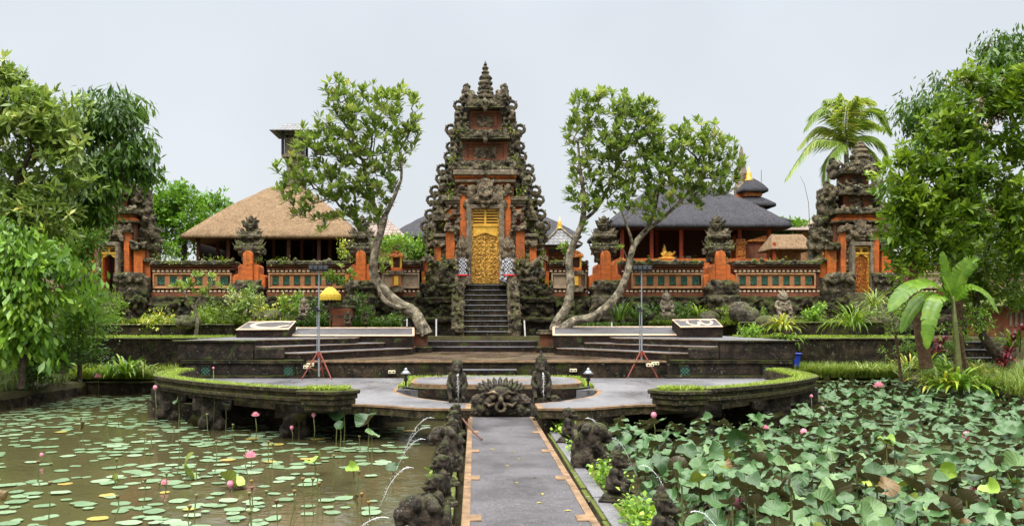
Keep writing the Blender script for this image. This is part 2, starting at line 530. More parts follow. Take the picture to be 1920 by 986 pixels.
M['gold_red'] = m_gold('carved_gilt_on_red_wood', 13, (.30, .05, .015), (.50, .20, .03), (.75, .42, .08))
M['gold_plain'] = plain('gilt', (.75, .42, .06), .35, .4, var=.25)
def m_checker():
    s = MT('black_and_white_check_cloth')
    c = s.N('TexChecker'); c.inputs['Scale'].default_value = 10.5
    c.inputs['Color1'].default_value = (.5, .5, .52, 1); c.inputs['Color2'].default_value = (.02, .02, .025, 1)
    s.L(s.tc.outputs['Object'], c.inputs['Vector'])
    return s.done(c.outputs[0], .85, s.noise(30, 2), .2, .01)
M['check'] = m_checker()
M['red_cloth'] = plain('red_cloth', (.55, .03, .03), .85)
M['blue_cloth'] = plain('faded_blue_cloth', (.09, .11, .16), .85)
M['yellow_cloth'] = plain('yellow_cloth', (.58, .40, .04), .75, var=.25)
M['tile_green'] = plain('green_glazed_tile', (.04, .11, .07), .35, var=.5, sc=9)
M['tile_dark'] = plain('dark_green_tile_back', (.012, .035, .03), .4)
M['tan'] = plain('tan_render', (.36, .19, .09), .85, var=.45, sc=3)
M['tan_grey'] = plain('tan_grey_render', (.34, .25, .165), .85, var=.4, sc=3)
M['bark'] = stone('lichened_pale_bark', (.03, .022, .014), (.42, .36, .25), moss=(.06, .06, .018), moss_amt=.3, lichen=.9, sc=1.1, bump=1.0)
M['bark_dark'] = stone('dark_brown_bark', (.045, .032, .022), (.12, .09, .062), moss_amt=.35, lichen=.2, sc=2.5, bump=.8)
M['bark_red'] = stone('reddish_bark', (.10, .055, .03), (.22, .13, .075), moss_amt=.25, lichen=.2, sc=2.5, bump=.8)
# leaves: light and dark leaves of one tree (a tone kept per leaf)
M['l_frangi'] = leafm('frangipani_leaf', [(0, (.06, .12, .012)), (.45, (.16, .25, .035)), (.8, (.31, .39, .10)), (.96, (.46, .43, .09)), (1, (.55, .42, .05))], .34, .34, tint=(1, 1, .6))
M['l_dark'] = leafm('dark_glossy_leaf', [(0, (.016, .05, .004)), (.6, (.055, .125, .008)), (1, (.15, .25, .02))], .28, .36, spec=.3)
M['l_mid'] = leafm('mid_green_leaf', [(0, (.03, .075, .004)), (.5, (.10, .185, .010)), (.85, (.20, .30, .02)), (1, (.34, .44, .04))], .34, .38, spec=.3)
M['l_olive'] = leafm('olive_leaf', [(0, (.03, .065, .004)), (.55, (.11, .175, .012)), (.85, (.20, .26, .022)), (1, (.38, .40, .05))], .34, .38, spec=.3)
M['l_lime'] = leafm('lime_green_leaf', [(0, (.035, .10, .006)), (.5, (.13, .27, .018)), (.8, (.24, .40, .03)), (1, (.42, .54, .07))], .34, .4)
M['l_round'] = leafm('fresh_green_leaf', [(0, (.04, .11, .006)), (.6, (.11, .25, .015)), (1, (.22, .38, .035))], .3, .42, spec=.3)
M['l_yellow'] = leafm('yellow_green_leaf', [(0, (.10, .17, .015)), (.5, (.26, .34, .03)), (1, (.55, .45, .05))], .3, .4)
M['l_grass'] = leafm('grass_blade', [(0, (.05, .11, .012)), (.5, (.16, .25, .03)), (1, (.38, .42, .11))], .3, .5)
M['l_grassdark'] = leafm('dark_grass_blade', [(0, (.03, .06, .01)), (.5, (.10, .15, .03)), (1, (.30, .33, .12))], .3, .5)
M['l_hedge'] = leafm('ground_cover_leaf', [(0, (.06, .12, .008)), (.5, (.20, .29, .02)), (1, (.40, .46, .06))], .3, .5)
M['l_palm'] = leafm('palm_leaflet', [(0, (.08, .16, .02)), (.55, (.22, .34, .05)), (1, (.48, .50, .12))], .36, .38)
M['l_banana'] = leafm('banana_leaf', [(0, (.08, .18, .012)), (.6, (.15, .28, .025)), (1, (.28, .40, .05))], .4, .35)
M['l_red'] = leafm('red_leaf', [(0, (.07, .008, .015)), (.6, (.24, .02, .04)), (1, (.42, .05, .07))], .3, .35)
M['petal_pink'] = leafm('pink_petal', [(0, (.80, .34, .42)), (1, (.88, .62, .62))], .3, .5, tint=(1, 1, 1))
M['petal_white'] = leafm('white_petal', [(0, (.8, .78, .6)), (1, (.85, .84, .78))], .3, .5, tint=(1, 1, 1))
def m_lotus(name, c0, c1, c2, back, rough=.42, vein=True):
    s = MT(name)
    oi = s.N('ObjectInfo')
    c = s.ramp(oi.outputs['Random'], [(0, c0), (.5, c1), (1, c2)])
    x = s.N('SeparateXYZ'); s.L(s.tc.outputs['Object'], x.inputs[0])
    ang = s.math('ARCTAN2', x.outputs[1], x.outputs[0])
    rib = s.math('ABSOLUTE', s.math('SINE', s.math('MULTIPLY', ang, 10)))
    c = s.mix(.35, c, s.ramp(rib, [(0., 1.6), (.16, .95), (1., .95)]), 'MULTIPLY')
    c = s.mix(.5, c, s.ramp(s.noise(7, 4, .65), [(.3, .65), (.7, 1.2)]), 'MULTIPLY')
    c = s.mix(s.geo.outputs['Backfacing'], c, back)
    return s.done(c, rough, rib, .25, .02, spec=.45, trans=.12)
M['pad'] = m_lotus('lily_pad', (.14, .22, .115), (.20, .30, .165), (.29, .38, .24), (.12, .14, .05), .28)
M['pad_yellow'] = m_lotus('yellowed_lily_pad', (.30, .30, .06), (.34, .24, .05), (.4, .3, .08), (.2, .12, .05))
M['lotus'] = m_lotus('lotus_leaf', (.020, .055, .013), (.055, .125, .034), (.15, .245, .088), (.055, .045, .02), .45)
M['lotus_lime'] = m_lotus('young_lotus_leaf', (.16, .28, .03), (.22, .34, .04), (.30, .36, .05), (.16, .2, .03))
M['lotus_brown'] = m_lotus('withered_lotus_leaf', (.10, .06, .02), (.16, .10, .03), (.24, .15, .03), (.09, .055, .025))
M['stem'] = plain('lotus_stem', (.11, .12, .035), .6, var=.4)
def m_jet():
    s = MT('falling_water')
    p = s.N('BsdfPrincipled'); p.inputs['Base Color'].default_value = (.92, .94, .95, 1); p.inputs['Roughness'].default_value = .12
    p.inputs['Transmission Weight'].default_value = .35; p.inputs['IOR'].default_value = 1.33
    s.L(p.outputs[0], s.out.inputs[0]); return s.m
M['jet'] = m_jet()
def m_soil():
    s = MT('garden_soil')
    c = s.ramp(s.noise(1.2, 6, .7), [(.3, (.02, .016, .009)), (.5, (.045, .04, .016)), (.7, (.05, .07, .014))])
    return s.done(c, .95, s.noise(12, 5), .6, .05, spec=.2)
M['soil'] = m_soil()
def m_turf():
    s = MT('mown_turf')
    c = s.ramp(s.noise(2.5, 6, .75), [(.3, (.085, .14, .014)), (.7, (.22, .29, .04))])
    return s.done(c, .95, s.noise(60, 3), .7, .03, spec=.15)
M['turf'] = m_turf()
# ------------------------------------------------------------------ the setting
def struct(o): o['kind'] = 'structure'; return o
def inset(poly, d):
    """moves every side of a counter-clockwise outline inwards by d"""
    n = len(poly); out = []
    for i in range(n):
        a, b, c = Vector(poly[i - 1]), Vector(poly[i]), Vector(poly[(i + 1) % n])
        e1 = (b - a).normalized(); e2 = (c - b).normalized()
        n1 = Vector((-e1.y, e1.x)); n2 = Vector((-e2.y, e2.x))
        k = n1 + n2
        if k.length < .2: k = n1
        k = k / max(.35, k.length_squared / 2)
        out.append((b.x + k.x * d, b.y + k.y * d))
    return out
def ccw(poly):
    a = sum(poly[i - 1][0] * poly[i][1] - poly[i][0] * poly[i - 1][1] for i in range(len(poly)))
    return poly if a > 0 else list(reversed(poly))
def sweep(mb, path, sec):
    """section (outward offset, z) carried along a plan path; outward is to the right of the direction of travel"""
    o = len(mb.v); L = len(path); k = len(sec)
    for i in range(L):
        a = Vector(path[max(i - 1, 0)]); b = Vector(path[min(i + 1, L - 1)])
        t = (b - a).normalized(); nrm = Vector((t.y, -t.x))
        for q, z in sec:
            mb.v.append((path[i][0] + nrm.x * q, path[i][1] + nrm.y * q, z))
    for i in range(L - 1):
        for j in range(k):
            j2 = (j + 1) % k
            mb.f.append((o + i * k + j, o + (i + 1) * k + j, o + (i + 1) * k + j2, o + i * k + j2))
    mb.f.append(tuple(o + j for j in range(k)))
    mb.f.append(tuple(o + (L - 1) * k + j for j in reversed(range(k))))
    return mb
def smooth_path(pts, sub=5):
    out = []
    P_ = [Vector(p) for p in pts]
    for i in range(len(P_) - 1):
        a, b, c, d = P_[max(i - 1, 0)], P_[i], P_[i + 1], P_[min(i + 2, len(P_) - 1)]
        for s in range(sub):
            t = s / sub
            out.append(.5 * ((2 * b) + (c - a) * t + (2 * a - 5 * b + 4 * c - d) * t * t + (3 * b - a - 3 * c + d) * t ** 3))
    out.append(P_[-1])
    return [tuple(v) for v in out]

WZ = -.40                                     # level of the pond
# terrain: one sheet out to the horizon, stepped where walls hold it
def terr(x, y):
    if y > 44.9: return 4.0
    if y > 36.2 and not (-10.7 < x < 11.55 and y < 40.58):
        return 1.84
    if -10.7 < x < 11.55 and y > 31.5: return .3
    if -15.75 < x < 17.05:
        if y > 35.1 : return .35
        if x < -10.9 and y > 34.85: return .2
        return -1.3
    return .12 + min(1.6, max(0, (abs(x) - 16.5)) * .12)
def axis(cuts, lo, hi, step, far):
    v = set(np.round(np.arange(lo, hi, step), 3))
    for c in cuts: v |= {c - .01, c + .01}
    return sorted(v | set(far))
xs = axis([-15.75, 17.05, -10.9, -10.7, 11.55], -40, 41, 1.5, [-2500, -900, -300, -120, -70, 70, 120, 300, 900, 2500])
ys = axis([34.85, 35.1, 36.2, 40.58, 44.9], -4, 74, 1.5, [-300, -60, -20, 90, 130, 200, 400, 900, 2500])
V = []; F = []
for y in ys:
    for x in xs:
        h = terr(x, y)
        h += (.06 * (math.sin(x * 1.3 + y * .7) + math.sin(y * 1.9 - x * .6)) if h < 1.5 and h > 0 else 0)
        V.append((x, y, h))
nx = len(xs)
F = [(j * nx + i, j * nx + i + 1, (j + 1) * nx + i + 1, (j + 1) * nx + i) for j in range(len(ys) - 1) for i in range(nx - 1)]
struct(link_mesh('ground', np_mesh('ground', V, F, True), M['soil']))
mb = MB(); mb.slab([(-15.9, -3), (17.2, -3), (17.2, 35.3), (-15.9, 35.3)], WZ - .02, WZ)
struct(mb.build('pond_water', M['water']))

# path
mb = MB()
mb.box(-.06, 1.48, -2, 22.9, -.3, 0)
pth = struct(mb.build('path', M['path']))
mb = MB()
mb.box(-.17, -.06, -2, 22.9, -.3, .012); mb.box(1.48, 1.59, -2, 22.9, -.3, .012)
teeth = [19.8, 16.95, 14.05, 11.2, 8.3, 5.4]
for d in teeth:
    for sx, x0 in ((1, -.06), (-1, 1.48)):
        x1 = x0 + sx * .15
        mb.box(min(x0, x1), max(x0, x1), d - .17, d + .17, -.25, .015)
struct(mb.build('path_edging', M['terracotta']))
mb = MB(); mb.box(-.2, 1.62, -2, 22.88, -1.3, -.301)
struct(mb.build('path_footing', M['stone_moss']))
for nm, x0, x1 in (('path_ledge', -.80, -.30), ('path_ledge', 1.74, 2.5)):
    mb = MB()
    y = -2.0
    while y < 22.6:
        y2 = min(22.6, y + random.uniform(.8, 1.3))
        dz = random.uniform(-.015, .015)
        mb.box(x0 + random.uniform(-.02, .02), x1 + random.uniform(-.02, .02), y, y2 - .012, -1.3, -.12 + dz)
        y = y2
    struct(mb.build(nm, M['stone_ledge'], bevel=.012))
mb = MB()
for d in np.arange(4, 22, 1.0):
    if (d + .1) % 3.05 > .3:
        mb.box(1.80, 2.02, d + .02, d + .97, -.11, -.085 + random.uniform(-.006, .006))
struct(mb.build('path_side_slabs', M['deck'], bevel=.01))

# deck (the lower pebbled terrace)
DZ = .5
def mir(p):
    c = .71 if p[1] < 24 else .71 + (.43 - .71) * min(1, (p[1] - 24) / 7)
    return (2 * c - p[0], p[1])
deckL = [(-.12, 20.35), (-.12, 21.5), (-.77, 22.1), (-1.5, 23.0), (-1.95, 23.9), (-2.35, 25.2), (-2.35, 30.95), (-10.9, 30.95),
         (-9.9, 28), (-8.8, 25.9), (-6.4, 23.3), (-4.2, 21.6), (-3.2, 21.2), (-2.8, 21.3), (-2.2, 21.0), (-1.4, 20.42), (-.71, 20.28)]
deckL = ccw(deckL)
deckR = ccw([mir((p[0] + (.45 if p[0] < -5 and p[1] < 30 else 0), p[1])) for p in deckL])
deckC = ccw([(-2.351, 25.6), mir((-2.351, 25.6)), mir((-2.351, 30.95)), (-2.351, 30.95)])
for poly in (deckL, deckR):
    mb = MB(); mb.slab(poly, .26, DZ - .05); struct(mb.build('deck_slab', M['planter']))
    mb = MB(); mb.slab(inset(poly, -.03), DZ - .05, DZ); struct(mb.build('deck_edging', M['terracotta']))
    mb = MB(); mb.slab(inset(poly, .11), DZ - .002, DZ + .006); struct(mb.build('deck', M['deck']))
mb = MB(); mb.slab(deckC, .1, DZ + .005); struct(mb.build('deck', M['deck']))
# ground under the deck, set back over the water
mb = MB()
mb.slab(ccw([(-10.6, 31), (-10.2, 26.6), (-8, 24.9), (-3, 24.4), (-2.0, 25.5), (3.4, 25.5), (4.3, 24.4), (9.4, 24.9), (11.2, 26.6), (11.6, 31)]), -1.3, .12)
for a in (-.42, 1.84):
    mb.box(a - .2, a + .2, 20.6, 22.3, -1.3, .25)
struct(mb.build('deck_footing', M['stone_moss']))

# curved planters along the deck
def blades(n, pts, h, w, lean=.4, seed=0, seg=2):
    """grass blades: n blades at random of pts (array of x,y,z), each seg quads long"""
    r = np.random.RandomState(seed)
    b = pts[r.randint(0, len(pts), n)]
    a = r.rand(n) * 2 * np.pi
    hh = h * (.55 + .9 * r.rand(n)); ww = w * (.6 + .8 * r.rand(n))
    dirx, diry = np.cos(a), np.sin(a)
    ln = lean * (.3 + 1.2 * r.rand(n))
    rows = []
    for k in range(seg + 1):
        t = k / seg
        cx = b[:, 0] + dirx * ln * hh * t ** 1.7
        cy = b[:, 1] + diry * ln * hh * t ** 1.7
        cz = b[:, 2] + hh * (t - .28 * ln * t * t)
        wk = ww * (1 - t * .88) * .5
        rows.append(np.stack([cx - diry * wk, cy + dirx * wk, cz], 1))
        rows.append(np.stack([cx + diry * wk, cy - dirx * wk, cz], 1))
    Vv = np.stack(rows, 1).reshape(-1, 3)
    st = (np.arange(n) * 2 * (seg + 1))[:, None]
    Ff = np.concatenate([st + np.array([[2 * k, 2 * k + 1, 2 * k + 3, 2 * k + 2]]) for k in range(seg)], 1).reshape(-1, 4)
    tone = np.repeat(np.clip(r.rand(n) * .8 + .2 * r.rand(n), 0, 1), seg)
    return Vv, Ff, tone
def grass(name, n, pts, h, w, m, parent=None, lean=.4, seed=0, seg=2):
    Vv, Ff, tone = blades(n, np.asarray(pts, float), h, w, lean, seed, seg)
    off = np.array(org(parent)) if parent is not None else 0
    return link_mesh(name, np_mesh(name, Vv - off, Ff, False, tone), m, parent)
def strip_points(path, o0, o1, z, n, seed=3):
    r = np.random.RandomState(seed)
    p = np.array(path); seg = np.linalg.norm(np.diff(p, axis=0), axis=1); cum = np.concatenate([[0], np.cumsum(seg)])
    t = r.rand(n) * cum[-1]
    i = np.clip(np.searchsorted(cum, t) - 1, 0, len(seg) - 1)
    f = (t - cum[i]) / seg[i]
    q = p[i] + (p[i + 1] - p[i]) * f[:, None]
    tt = (p[i + 1] - p[i]) / seg[i][:, None]
    nr = np.stack([tt[:, 1], -tt[:, 0]], 1)
    q = q + nr * (o0 + (o1 - o0) * r.rand(n))[:, None]
    return np.concatenate([q, np.full((n, 1), z)], 1)

def mir2(p):
    c = .71 - .52 * min(1, max(0, (p[1] - 20.5) / 7))
    return (2 * c - p[0], p[1])
outL = smooth_path([(-10.25, 29.5), (-10.15, 27.8), (-9.55, 25.6), (-8.5, 24.1), (-6.9, 22.45), (-5.2, 21.15), (-4.15, 20.55)], 5)
# travelling from the stage towards the path the pond lies on the right: outward = right
SEC = [(-.02, .56), (-.02, .63), (.04, .655), (.04, .72), (.0, .74), (.0, .84), (.08, .865), (.09, .95), (-.13, .95), (-.13, .88), (-.62, .88), (-.62, .56)]
for side, path, lab in (('l', outL, 'left'), ('r', [mir2(p) for p in outL], 'right')):
    t = empty('curved_planter', (path[0][0], path[0][1], .5),
              'long curved mossy stone planter of bright ground cover ' + ('over the open pond with floating pads' if side == 'l' else 'beside the dense lotus leaves'),
              'planter', 'curved stone planters')
    sec = SEC if side == 'l' else [(-a, z) for a, z in SEC]
    mb = MB(); sweep(mb, path, sec); mb.build('planter_wall', M['planter'], t, noise=[(.012, 5)])
    sg = 1 if side == 'l' else -1
    g = strip_points(path, sg * .02, sg * -.55, .87, 5000, 4)
    gr = grass('ground_cover', 12000, g, .095, .035, M['l_hedge'], t, .8, 5)
    tag(gr, kind='stuff')
    e0 = path[-1]
    bl = [(-4.2, 20.42), (-3.35, 20.2), (-2.85, 20.75), (-3.25, 21.35), (-4.25, 21.3)]
    if side == 'r': bl = [mir(p) for p in bl]
    bl = ccw(bl)
    mb = MB()
    mb.slab(inset(bl, .1), .42, .56); mb.slab(inset(bl, .03), .56, .70); mb.slab(inset(bl, -.01), .70, .82); mb.slab(inset(bl, -.06), .82, .92)
    b = mb.build('end_block', M['planter'], t, bevel=.02)
    cx = sum(p[0] for p in bl) / 5; cy = sum(p[1] for p in bl) / 5
    pts = [(cx + random.uniform(-.5, .5), cy + random.uniform(-.35, .35), .9) for _ in range(400)]
    gb = grass('ground_cover', 1500, pts, .10, .035, M['l_hedge'], t, .8, 6); tag(gb, kind='stuff')
    # carved supports standing in the water under the overhang
    for k, (px, d) in enumerate(((-7.2, 23.6), (-4.6, 22.0), (-9.2, 25.9))):
        p = (px, d) if side == 'l' else mir2((px, d))
        mb = MB(); mb.box(p[0] - .42, p[0] + .42, p[1] - .3, p[1] + .3, -1.3, -.12, .8); mb.box(p[0] - .26, p[0] + .26, p[1] - .2, p[1] + .2, -.14, .16)
        mb.ell((p[0], p[1] - .22, .02), (.3, .2, .22)); mb.ell((p[0] - .2, p[1] - .2, -.2), .2); mb.ell((p[0] + .22, p[1] - .2, -.25), .19)
        mb.box(p[0] - .5, p[0] + .5, p[1] - .3, p[1] + .5, .12, .56)
        mb.build('support', M['statue'], t, remesh=.035, noise=[(.03, 5)])

# middle slab with grass rim between the deck arms
t = empty('fountain_slab', (.66, 27, .5), 'low rounded pebbled slab with terracotta edge and green rim behind the face fountain', 'slab')
def rounded(x0, x1, y0, y1, r, n=6):
    out = []
    for cx, cy, a in ((x1 - r, y0 + r, -90), (x1 - r, y1 - r, 0), (x0 + r, y1 - r, 90), (x0 + r, y0 + r, 180)):
        for k in range(n + 1):
            w = R(a + 90 * k / n); out.append((cx + r * math.cos(w), cy + r * math.sin(w)))
    return out
ro = rounded(-2.25, 3.6, 25.35, 30.1, 1.3)
mb = MB(); mb.slab(ro, .3, .56); mb.build('slab_base', M['riser'], t)
ri = rounded(-2.0, 3.35, 25.42, 29.2, 1.2)
mb = MB(); mb.slab(ri, .56, .68); mb.build('slab_edging', M['terracotta'], t)
mb = MB(); mb.slab(inset(ccw(ri), .13), .67, .686); mb.build('slab_top', M['deck'], t)
mb = MB()
for sx in (-1, 1):
    for k in range(9):
        a = R(10 + 160 * k / 8)
        mb.ell((.68 + sx * (.25 + .11 * k) , 27.3 + .25 * math.sin(k * 1.4), .686), (.14, .22, .006), 8, 4)
mb.build('inlaid_scroll', M['terracotta'], t)
pts = []
for _ in range(2500):
    x, y = random.uniform(-2.3, 3.65), random.uniform(25.7, 30.05)
    if y > 29.25 or x < -2.02 + max(0, y - 28) * .1 or x > 3.37: pts.append((x, y, .54))
g = grass('ground_cover', 5200, pts, .13, .035, M['l_hedge'], t, .7, 8); tag(g, kind='stuff')

# ------------------------------------------------------------------ stage
SZ = 1.12
def smx(p): return (2 * .43 - p[0], p[1])
st = empty('stage', (.43, 31, DZ), 'dark wet brick stage with stepped side tiers in front of the temple gate', 'stage')
stg = ccw([(-10.75, 31), (11.61, 31), (11.61, 40.6), (-10.75, 40.6)])
mb = MB(); mb.slab(stg, .1, SZ - .06); mb.build('front_wall', M['stone_moss'], st)
mb = MB(); mb.box(-6.1, 6.96, 30.93, 31.25, SZ - .06, SZ + .004); mb.build('front_edging', M['terracotta'], st)
mb = MB(); mb.slab(ccw([(-10.7, 31.2), (11.56, 31.2), (11.56, 40.55), (-10.7, 40.55)]), SZ - .06, SZ); mb.build('stage_floor', M['stage'], st)
tiers = [
    (1.40, [(-10.75, 31.02), (-6.2, 31.02), (-5.0, 33), (-3.6, 35.2), (-2.7, 36.5), (-2.7, 40.5), (-10.75, 40.5)]),
    (1.63, [(-10.75, 31.02), (-7.4, 31.02), (-6.1, 33), (-4.8, 35.1), (-3.9, 36.4), (-3.9, 40.5), (-10.75, 40.5)]),
    (1.86, [(-10.75, 31.02), (-8.7, 31.02), (-7.4, 32.6), (-6.0, 34.3), (-5.0, 35.3), (-5.0, 40.5), (-10.75, 40.5)]),
]
for side in (0, 1):
    z0 = SZ
    for z, poly in tiers:
        pl = ccw(poly if side == 0 else [smx(p) for p in poly])
        mb = MB(); mb.slab(pl, z0 - .05, z - .03); tr = mb.build('tier', M['riser'], st)
        mb = MB(); mb.slab(inset(pl, -.02), z - .03, z); mb.build('edging', M['terracotta'], tr)
        mb = MB(); mb.slab(inset(pl, .06), z - .003, z + .006); mb.build('paving', M['deck'], tr)
        z0 = z
    # outer front wall of stone blocks with ledges
    def bx(x0, x1, y0, y1, z0, z1, m, nm, bev=.015):
        if side: x0, x1 = 2 * .43 - x1, 2 * .43 - x0
        mb = MB(); mb.box(x0, x1, y0, y1, z0, z1); return mb.build(nm, m, st, bevel=bev)
    bx(-10.72, -8.0, 30.78, 31.1, 1.18, 1.80, M['block'], 'block_wall')
    bx(-10.9, -7.9, 30.70, 31.1, 1.80, 1.875, M['riser'], 'coping')
    bx(-10.6, -6.2, 30.74, 31.1, 1.02, 1.17, M['stone_moss'], 'ledge')
    bx(-10.5, -6.1, 30.82, 31.1, .62, 1.01, M['block'], 'lower_wall')
    bx(-10.6, -6.0, 30.70, 31.1, .5, .61, M['stone_moss'], 'plinth')
    bx(-7.98, -6.9, 30.84, 31.05, 1.2, 1.58, M['block'], 'block_wall')
    for vx in (-9.72, -6.73):
        x0 = vx if side == 0 else 2 * .43 - vx
        mb = MB()
        mb.box(x0 - .24, x0 + .24, 30.76, 30.84, .56, .62); mb.box(x0 - .24, x0 + .24, 30.76, 30.84, .94, 1.0)
        mb.box(x0 - .24, x0 - .18, 30.76, 30.84, .6, .96); mb.box(x0 + .18, x0 + .24, 30.76, 30.84, .6, .96)
        v = mb.build('vent', M['riser'], st)
        mb = MB()
        for sg in (-1, 1):
            for off in (-.14, 0, .14):
                c = x0 + off * .9
                a = max(-.17, -.17 + 0 * off)
                for s_ in np.linspace(-.16, .16, 2)[:1]:
                    p0 = (max(x0 - .17, min(x0 + .17, c - .16)), 30.80, .78 - sg * (max(x0 - .17, min(x0 + .17, c - .16)) - c))
                    p1 = (max(x0 - .17, min(x0 + .17, c + .16)), 30.80, .78 - sg * (max(x0 - .17, min(x0 + .17, c + .16)) - c))
                    mb.tube([p0, p1], .016, 5)
        mb.build('lattice', M['tile_green'], v)
        mb = MB(); mb.box(x0 - .18, x0 + .18, 30.815, 30.83, .6, .96); mb.build('backing', M['tile_dark'], v)
# steps up to the stage and from the stage to the garden
mb = MB(); mb.box(-.55, 1.45, 30.5, 31, .5, .80); mb.build('front_step', M['riser'], st, bevel=.01)
mb = MB(); mb.box(-.6, 1.5, 30.46, 31, .80, .83); mb.build('front_step_edge', M['deck'], st)
mb = MB(); mb.box(-1.1, 2.0, 30.05, 30.49, .5, .63); mb.build('front_step', M['deck'], st, bevel=.01)
for k, (z, d) in enumerate(((1.36, 40.0), (1.62, 40.5))):
    mb = MB(); mb.box(-2.25, 2.95, d, 41.6, SZ - .02 if k == 0 else 1.3, z - .045); mb.build('rear_step', M['riser'], st)
    mb = MB(); mb.box(-2.28, 2.98, d - .03, 41.6, z - .045, z); mb.build('rear_step_edge', M['deck'], st)

# sloping slabs
def quadpt(A, B, C, Dd, u, v, h=0):
    A, B, C, Dd = map(Vector, (A, B, C, Dd))
    p = (A * (1 - u) + B * u) * (1 - v) + (Dd * (1 - u) + C * u) * v
    n = (B - A).cross(Dd - A).normalized()
    return p + n * h
def slope_slab(name, A, B, C, Dd, zb, label, cat, emblem=None, group=None, bw=(.02, .1)):
    base = Vector(((A[0] + B[0]) / 2, A[1], zb))
    t = empty(name, base, label, cat, group)
    q = lambda u, v, h=0: quadpt(A, B, C, Dd, u, v, h)
    mb = MB(); c = [q(0, 0), q(1, 0), q(1, 1), q(0, 1)]
    mb.add([(p.x, p.y, zb) for p in c] + c, [(3, 2, 1, 0), (4, 5, 6, 7), (0, 1, 5, 4), (1, 2, 6, 5), (2, 3, 7, 6), (3, 0, 4, 7)])
    mb.build('slab_body', M['riser'], t)
    def patch(u0, u1, v0, v1, h0, h1):
        mb = MB(); lo = [q(u0, v0, h0), q(u1, v0, h0), q(u1, v1, h0), q(u0, v1, h0)]; hi = [q(u0, v0, h1), q(u1, v0, h1), q(u1, v1, h1), q(u0, v1, h1)]
        return mb.add(lo + hi, [(3, 2, 1, 0), (4, 5, 6, 7), (0, 1, 5, 4), (1, 2, 6, 5), (2, 3, 7, 6), (3, 0, 4, 7)])
    patch(-.004, 1.004, -.02, 1.01, .002, .035).build('slab_border', M['emblem'], t)
    patch(bw[0], 1 - bw[0], bw[1], 1 - bw[1], .03, .042).build('slab_top', M['path'], t)
    if emblem:
        pts = smooth_path(emblem[0], 6)
        mb = MB(); n = len(pts); o = []
        for i, (u, v) in enumerate(pts):
            a = Vector(pts[max(0, i - 1)]); b = Vector(pts[min(n - 1, i + 1)]); tt = (b - a); tt.x *= 1; tt.normalize()
            w = emblem[1] * (.45 + .55 * math.sin(math.pi * min(1, max(.08, i / (n - 1)))))
            o.append(((u - tt.y * w, v + tt.x * w * 1.9), (u + tt.y * w, v - tt.x * w * 1.9)))
        vs = []
        for l, r in o:
            vs += [q(l[0], l[1], .046), q(r[0], r[1], .046), q(l[0], l[1], .036), q(r[0], r[1], .036)]
        fs = []
        for i in range(n - 1):
            a, b = 4 * i, 4 * i + 4
            fs += [(a + 1, b + 1, b, a), (a, b, b + 2, a + 2), (b + 1, a + 1, a + 3, b + 3)]
        mb.add(vs, fs); mb.build('emblem', M['emblem'], t)
    return t
C_ = [(.93, .80), (.70, .93), (.42, .88), (.22, .66), (.24, .36), (.45, .14), (.68, .13), (.80, .30), (.95, .42)]
W_ = [(.14, .80), (.30, .74), (.26, .48), (.33, .22), (.45, .16), (.52, .40), (.57, .62), (.60, .32), (.70, .22), (.82, .42), (.84, .74), (.70, .88), (.60, .80)]
slope_slab('sloping_slab', P(443, 619, 36), P(541, 618, 36), P(555, 603, 38.2), P(467, 604, 38.2), 1.86,
           'raised sloping slab with a curved letter C inlay at left end of stage', 'slab', (C_, .05), 'raised lettered slabs')
slope_slab('sloping_slab', P(1276, 614, 36), P(1355, 613, 36), P(1341, 599, 38.2), P(1260, 600, 38.2), 1.86,
           'raised sloping slab with a curled W shaped inlay at right end of stage', 'slab', (W_, .034), 'raised lettered slabs')
slope_slab('sloping_slab', P(546, 630, 37), P(776, 630, 37), P(776, 615, 39), P(556, 615, 39), 1.40,
           'long low sloping grey slab with brick edge left of the temple stairs', 'slab', None, 'long grey slabs', (.012, .1))
slope_slab('sloping_slab', P(1037, 629, 37), P(1272, 629, 37), P(1262, 613, 39), P(1037, 613, 39), 1.40,
           'long low sloping grey slab with brick edge right of the temple stairs', 'slab', None, 'long grey slabs', (.012, .1))

# lawns and walls holding the garden
def wall(name, x0, x1, y0, y1, z0, z1, label, m='stone_moss', cap=None, cat='wall', noise=.02):
    mb = MB(); n = max(1, int((x1 - x0) / .6))
    for k in range(n):
        a = x0 + (x1 - x0) * k / n; b = x0 + (x1 - x0) * (k + 1) / n
        mb.box(a, b - .004, y0 + random.uniform(0, noise), y1, z0, z1 - .07)
    t = empty(name, ((x0 + x1) / 2, y0, z0), label, cat)
    mb.build('wall_face', M[m], t)
    mb = MB(); mb.box(x0 - .03, x1 + .03, y0 - .06, y1 + .04, z1 - .068, z1); mb.build('coping', M[cap or 'stone_ledge'], t, bevel=.02)
    return t
wall('retaining_wall', -22, -10.95, 36.0, 36.4, .1, 1.86, 'mossy retaining wall below the left lawn behind the pond bank')
wall('retaining_wall', 11.8, 19, 36.0, 36.4, .1, 1.86, 'mossy retaining wall below the right lawn behind the blue bin')
wall('pond_edge_wall', -15.72, -10.6, 34.6, 35.0, -1.3, .12, 'low dark pond edge wall at the far left corner of the pond')
wall('pond_edge_wall', 11.5, 17.05, 34.6, 35.0, -1.3, .14, 'low dark pond edge wall at the far right corner of the pond')
for x0, x1, lab in ((-16.15, -15.7, 'left pond edge kerb running along the grassy bank under the trees'), (17.0, 17.4, 'right pond edge kerb running beside the lotus leaves and grass')):
    mb = MB(); y = 2
    while y < 35.0:
        y2 = min(35.0, y + random.uniform(.9, 1.6)); mb.box(x0, x1, y, y2 - .02, -1.3, -.05 + random.uniform(-.02, .02)); y = y2
    tag(mb.build('pond_kerb', M['stone_moss'], bevel=.03), lab, 'kerb')
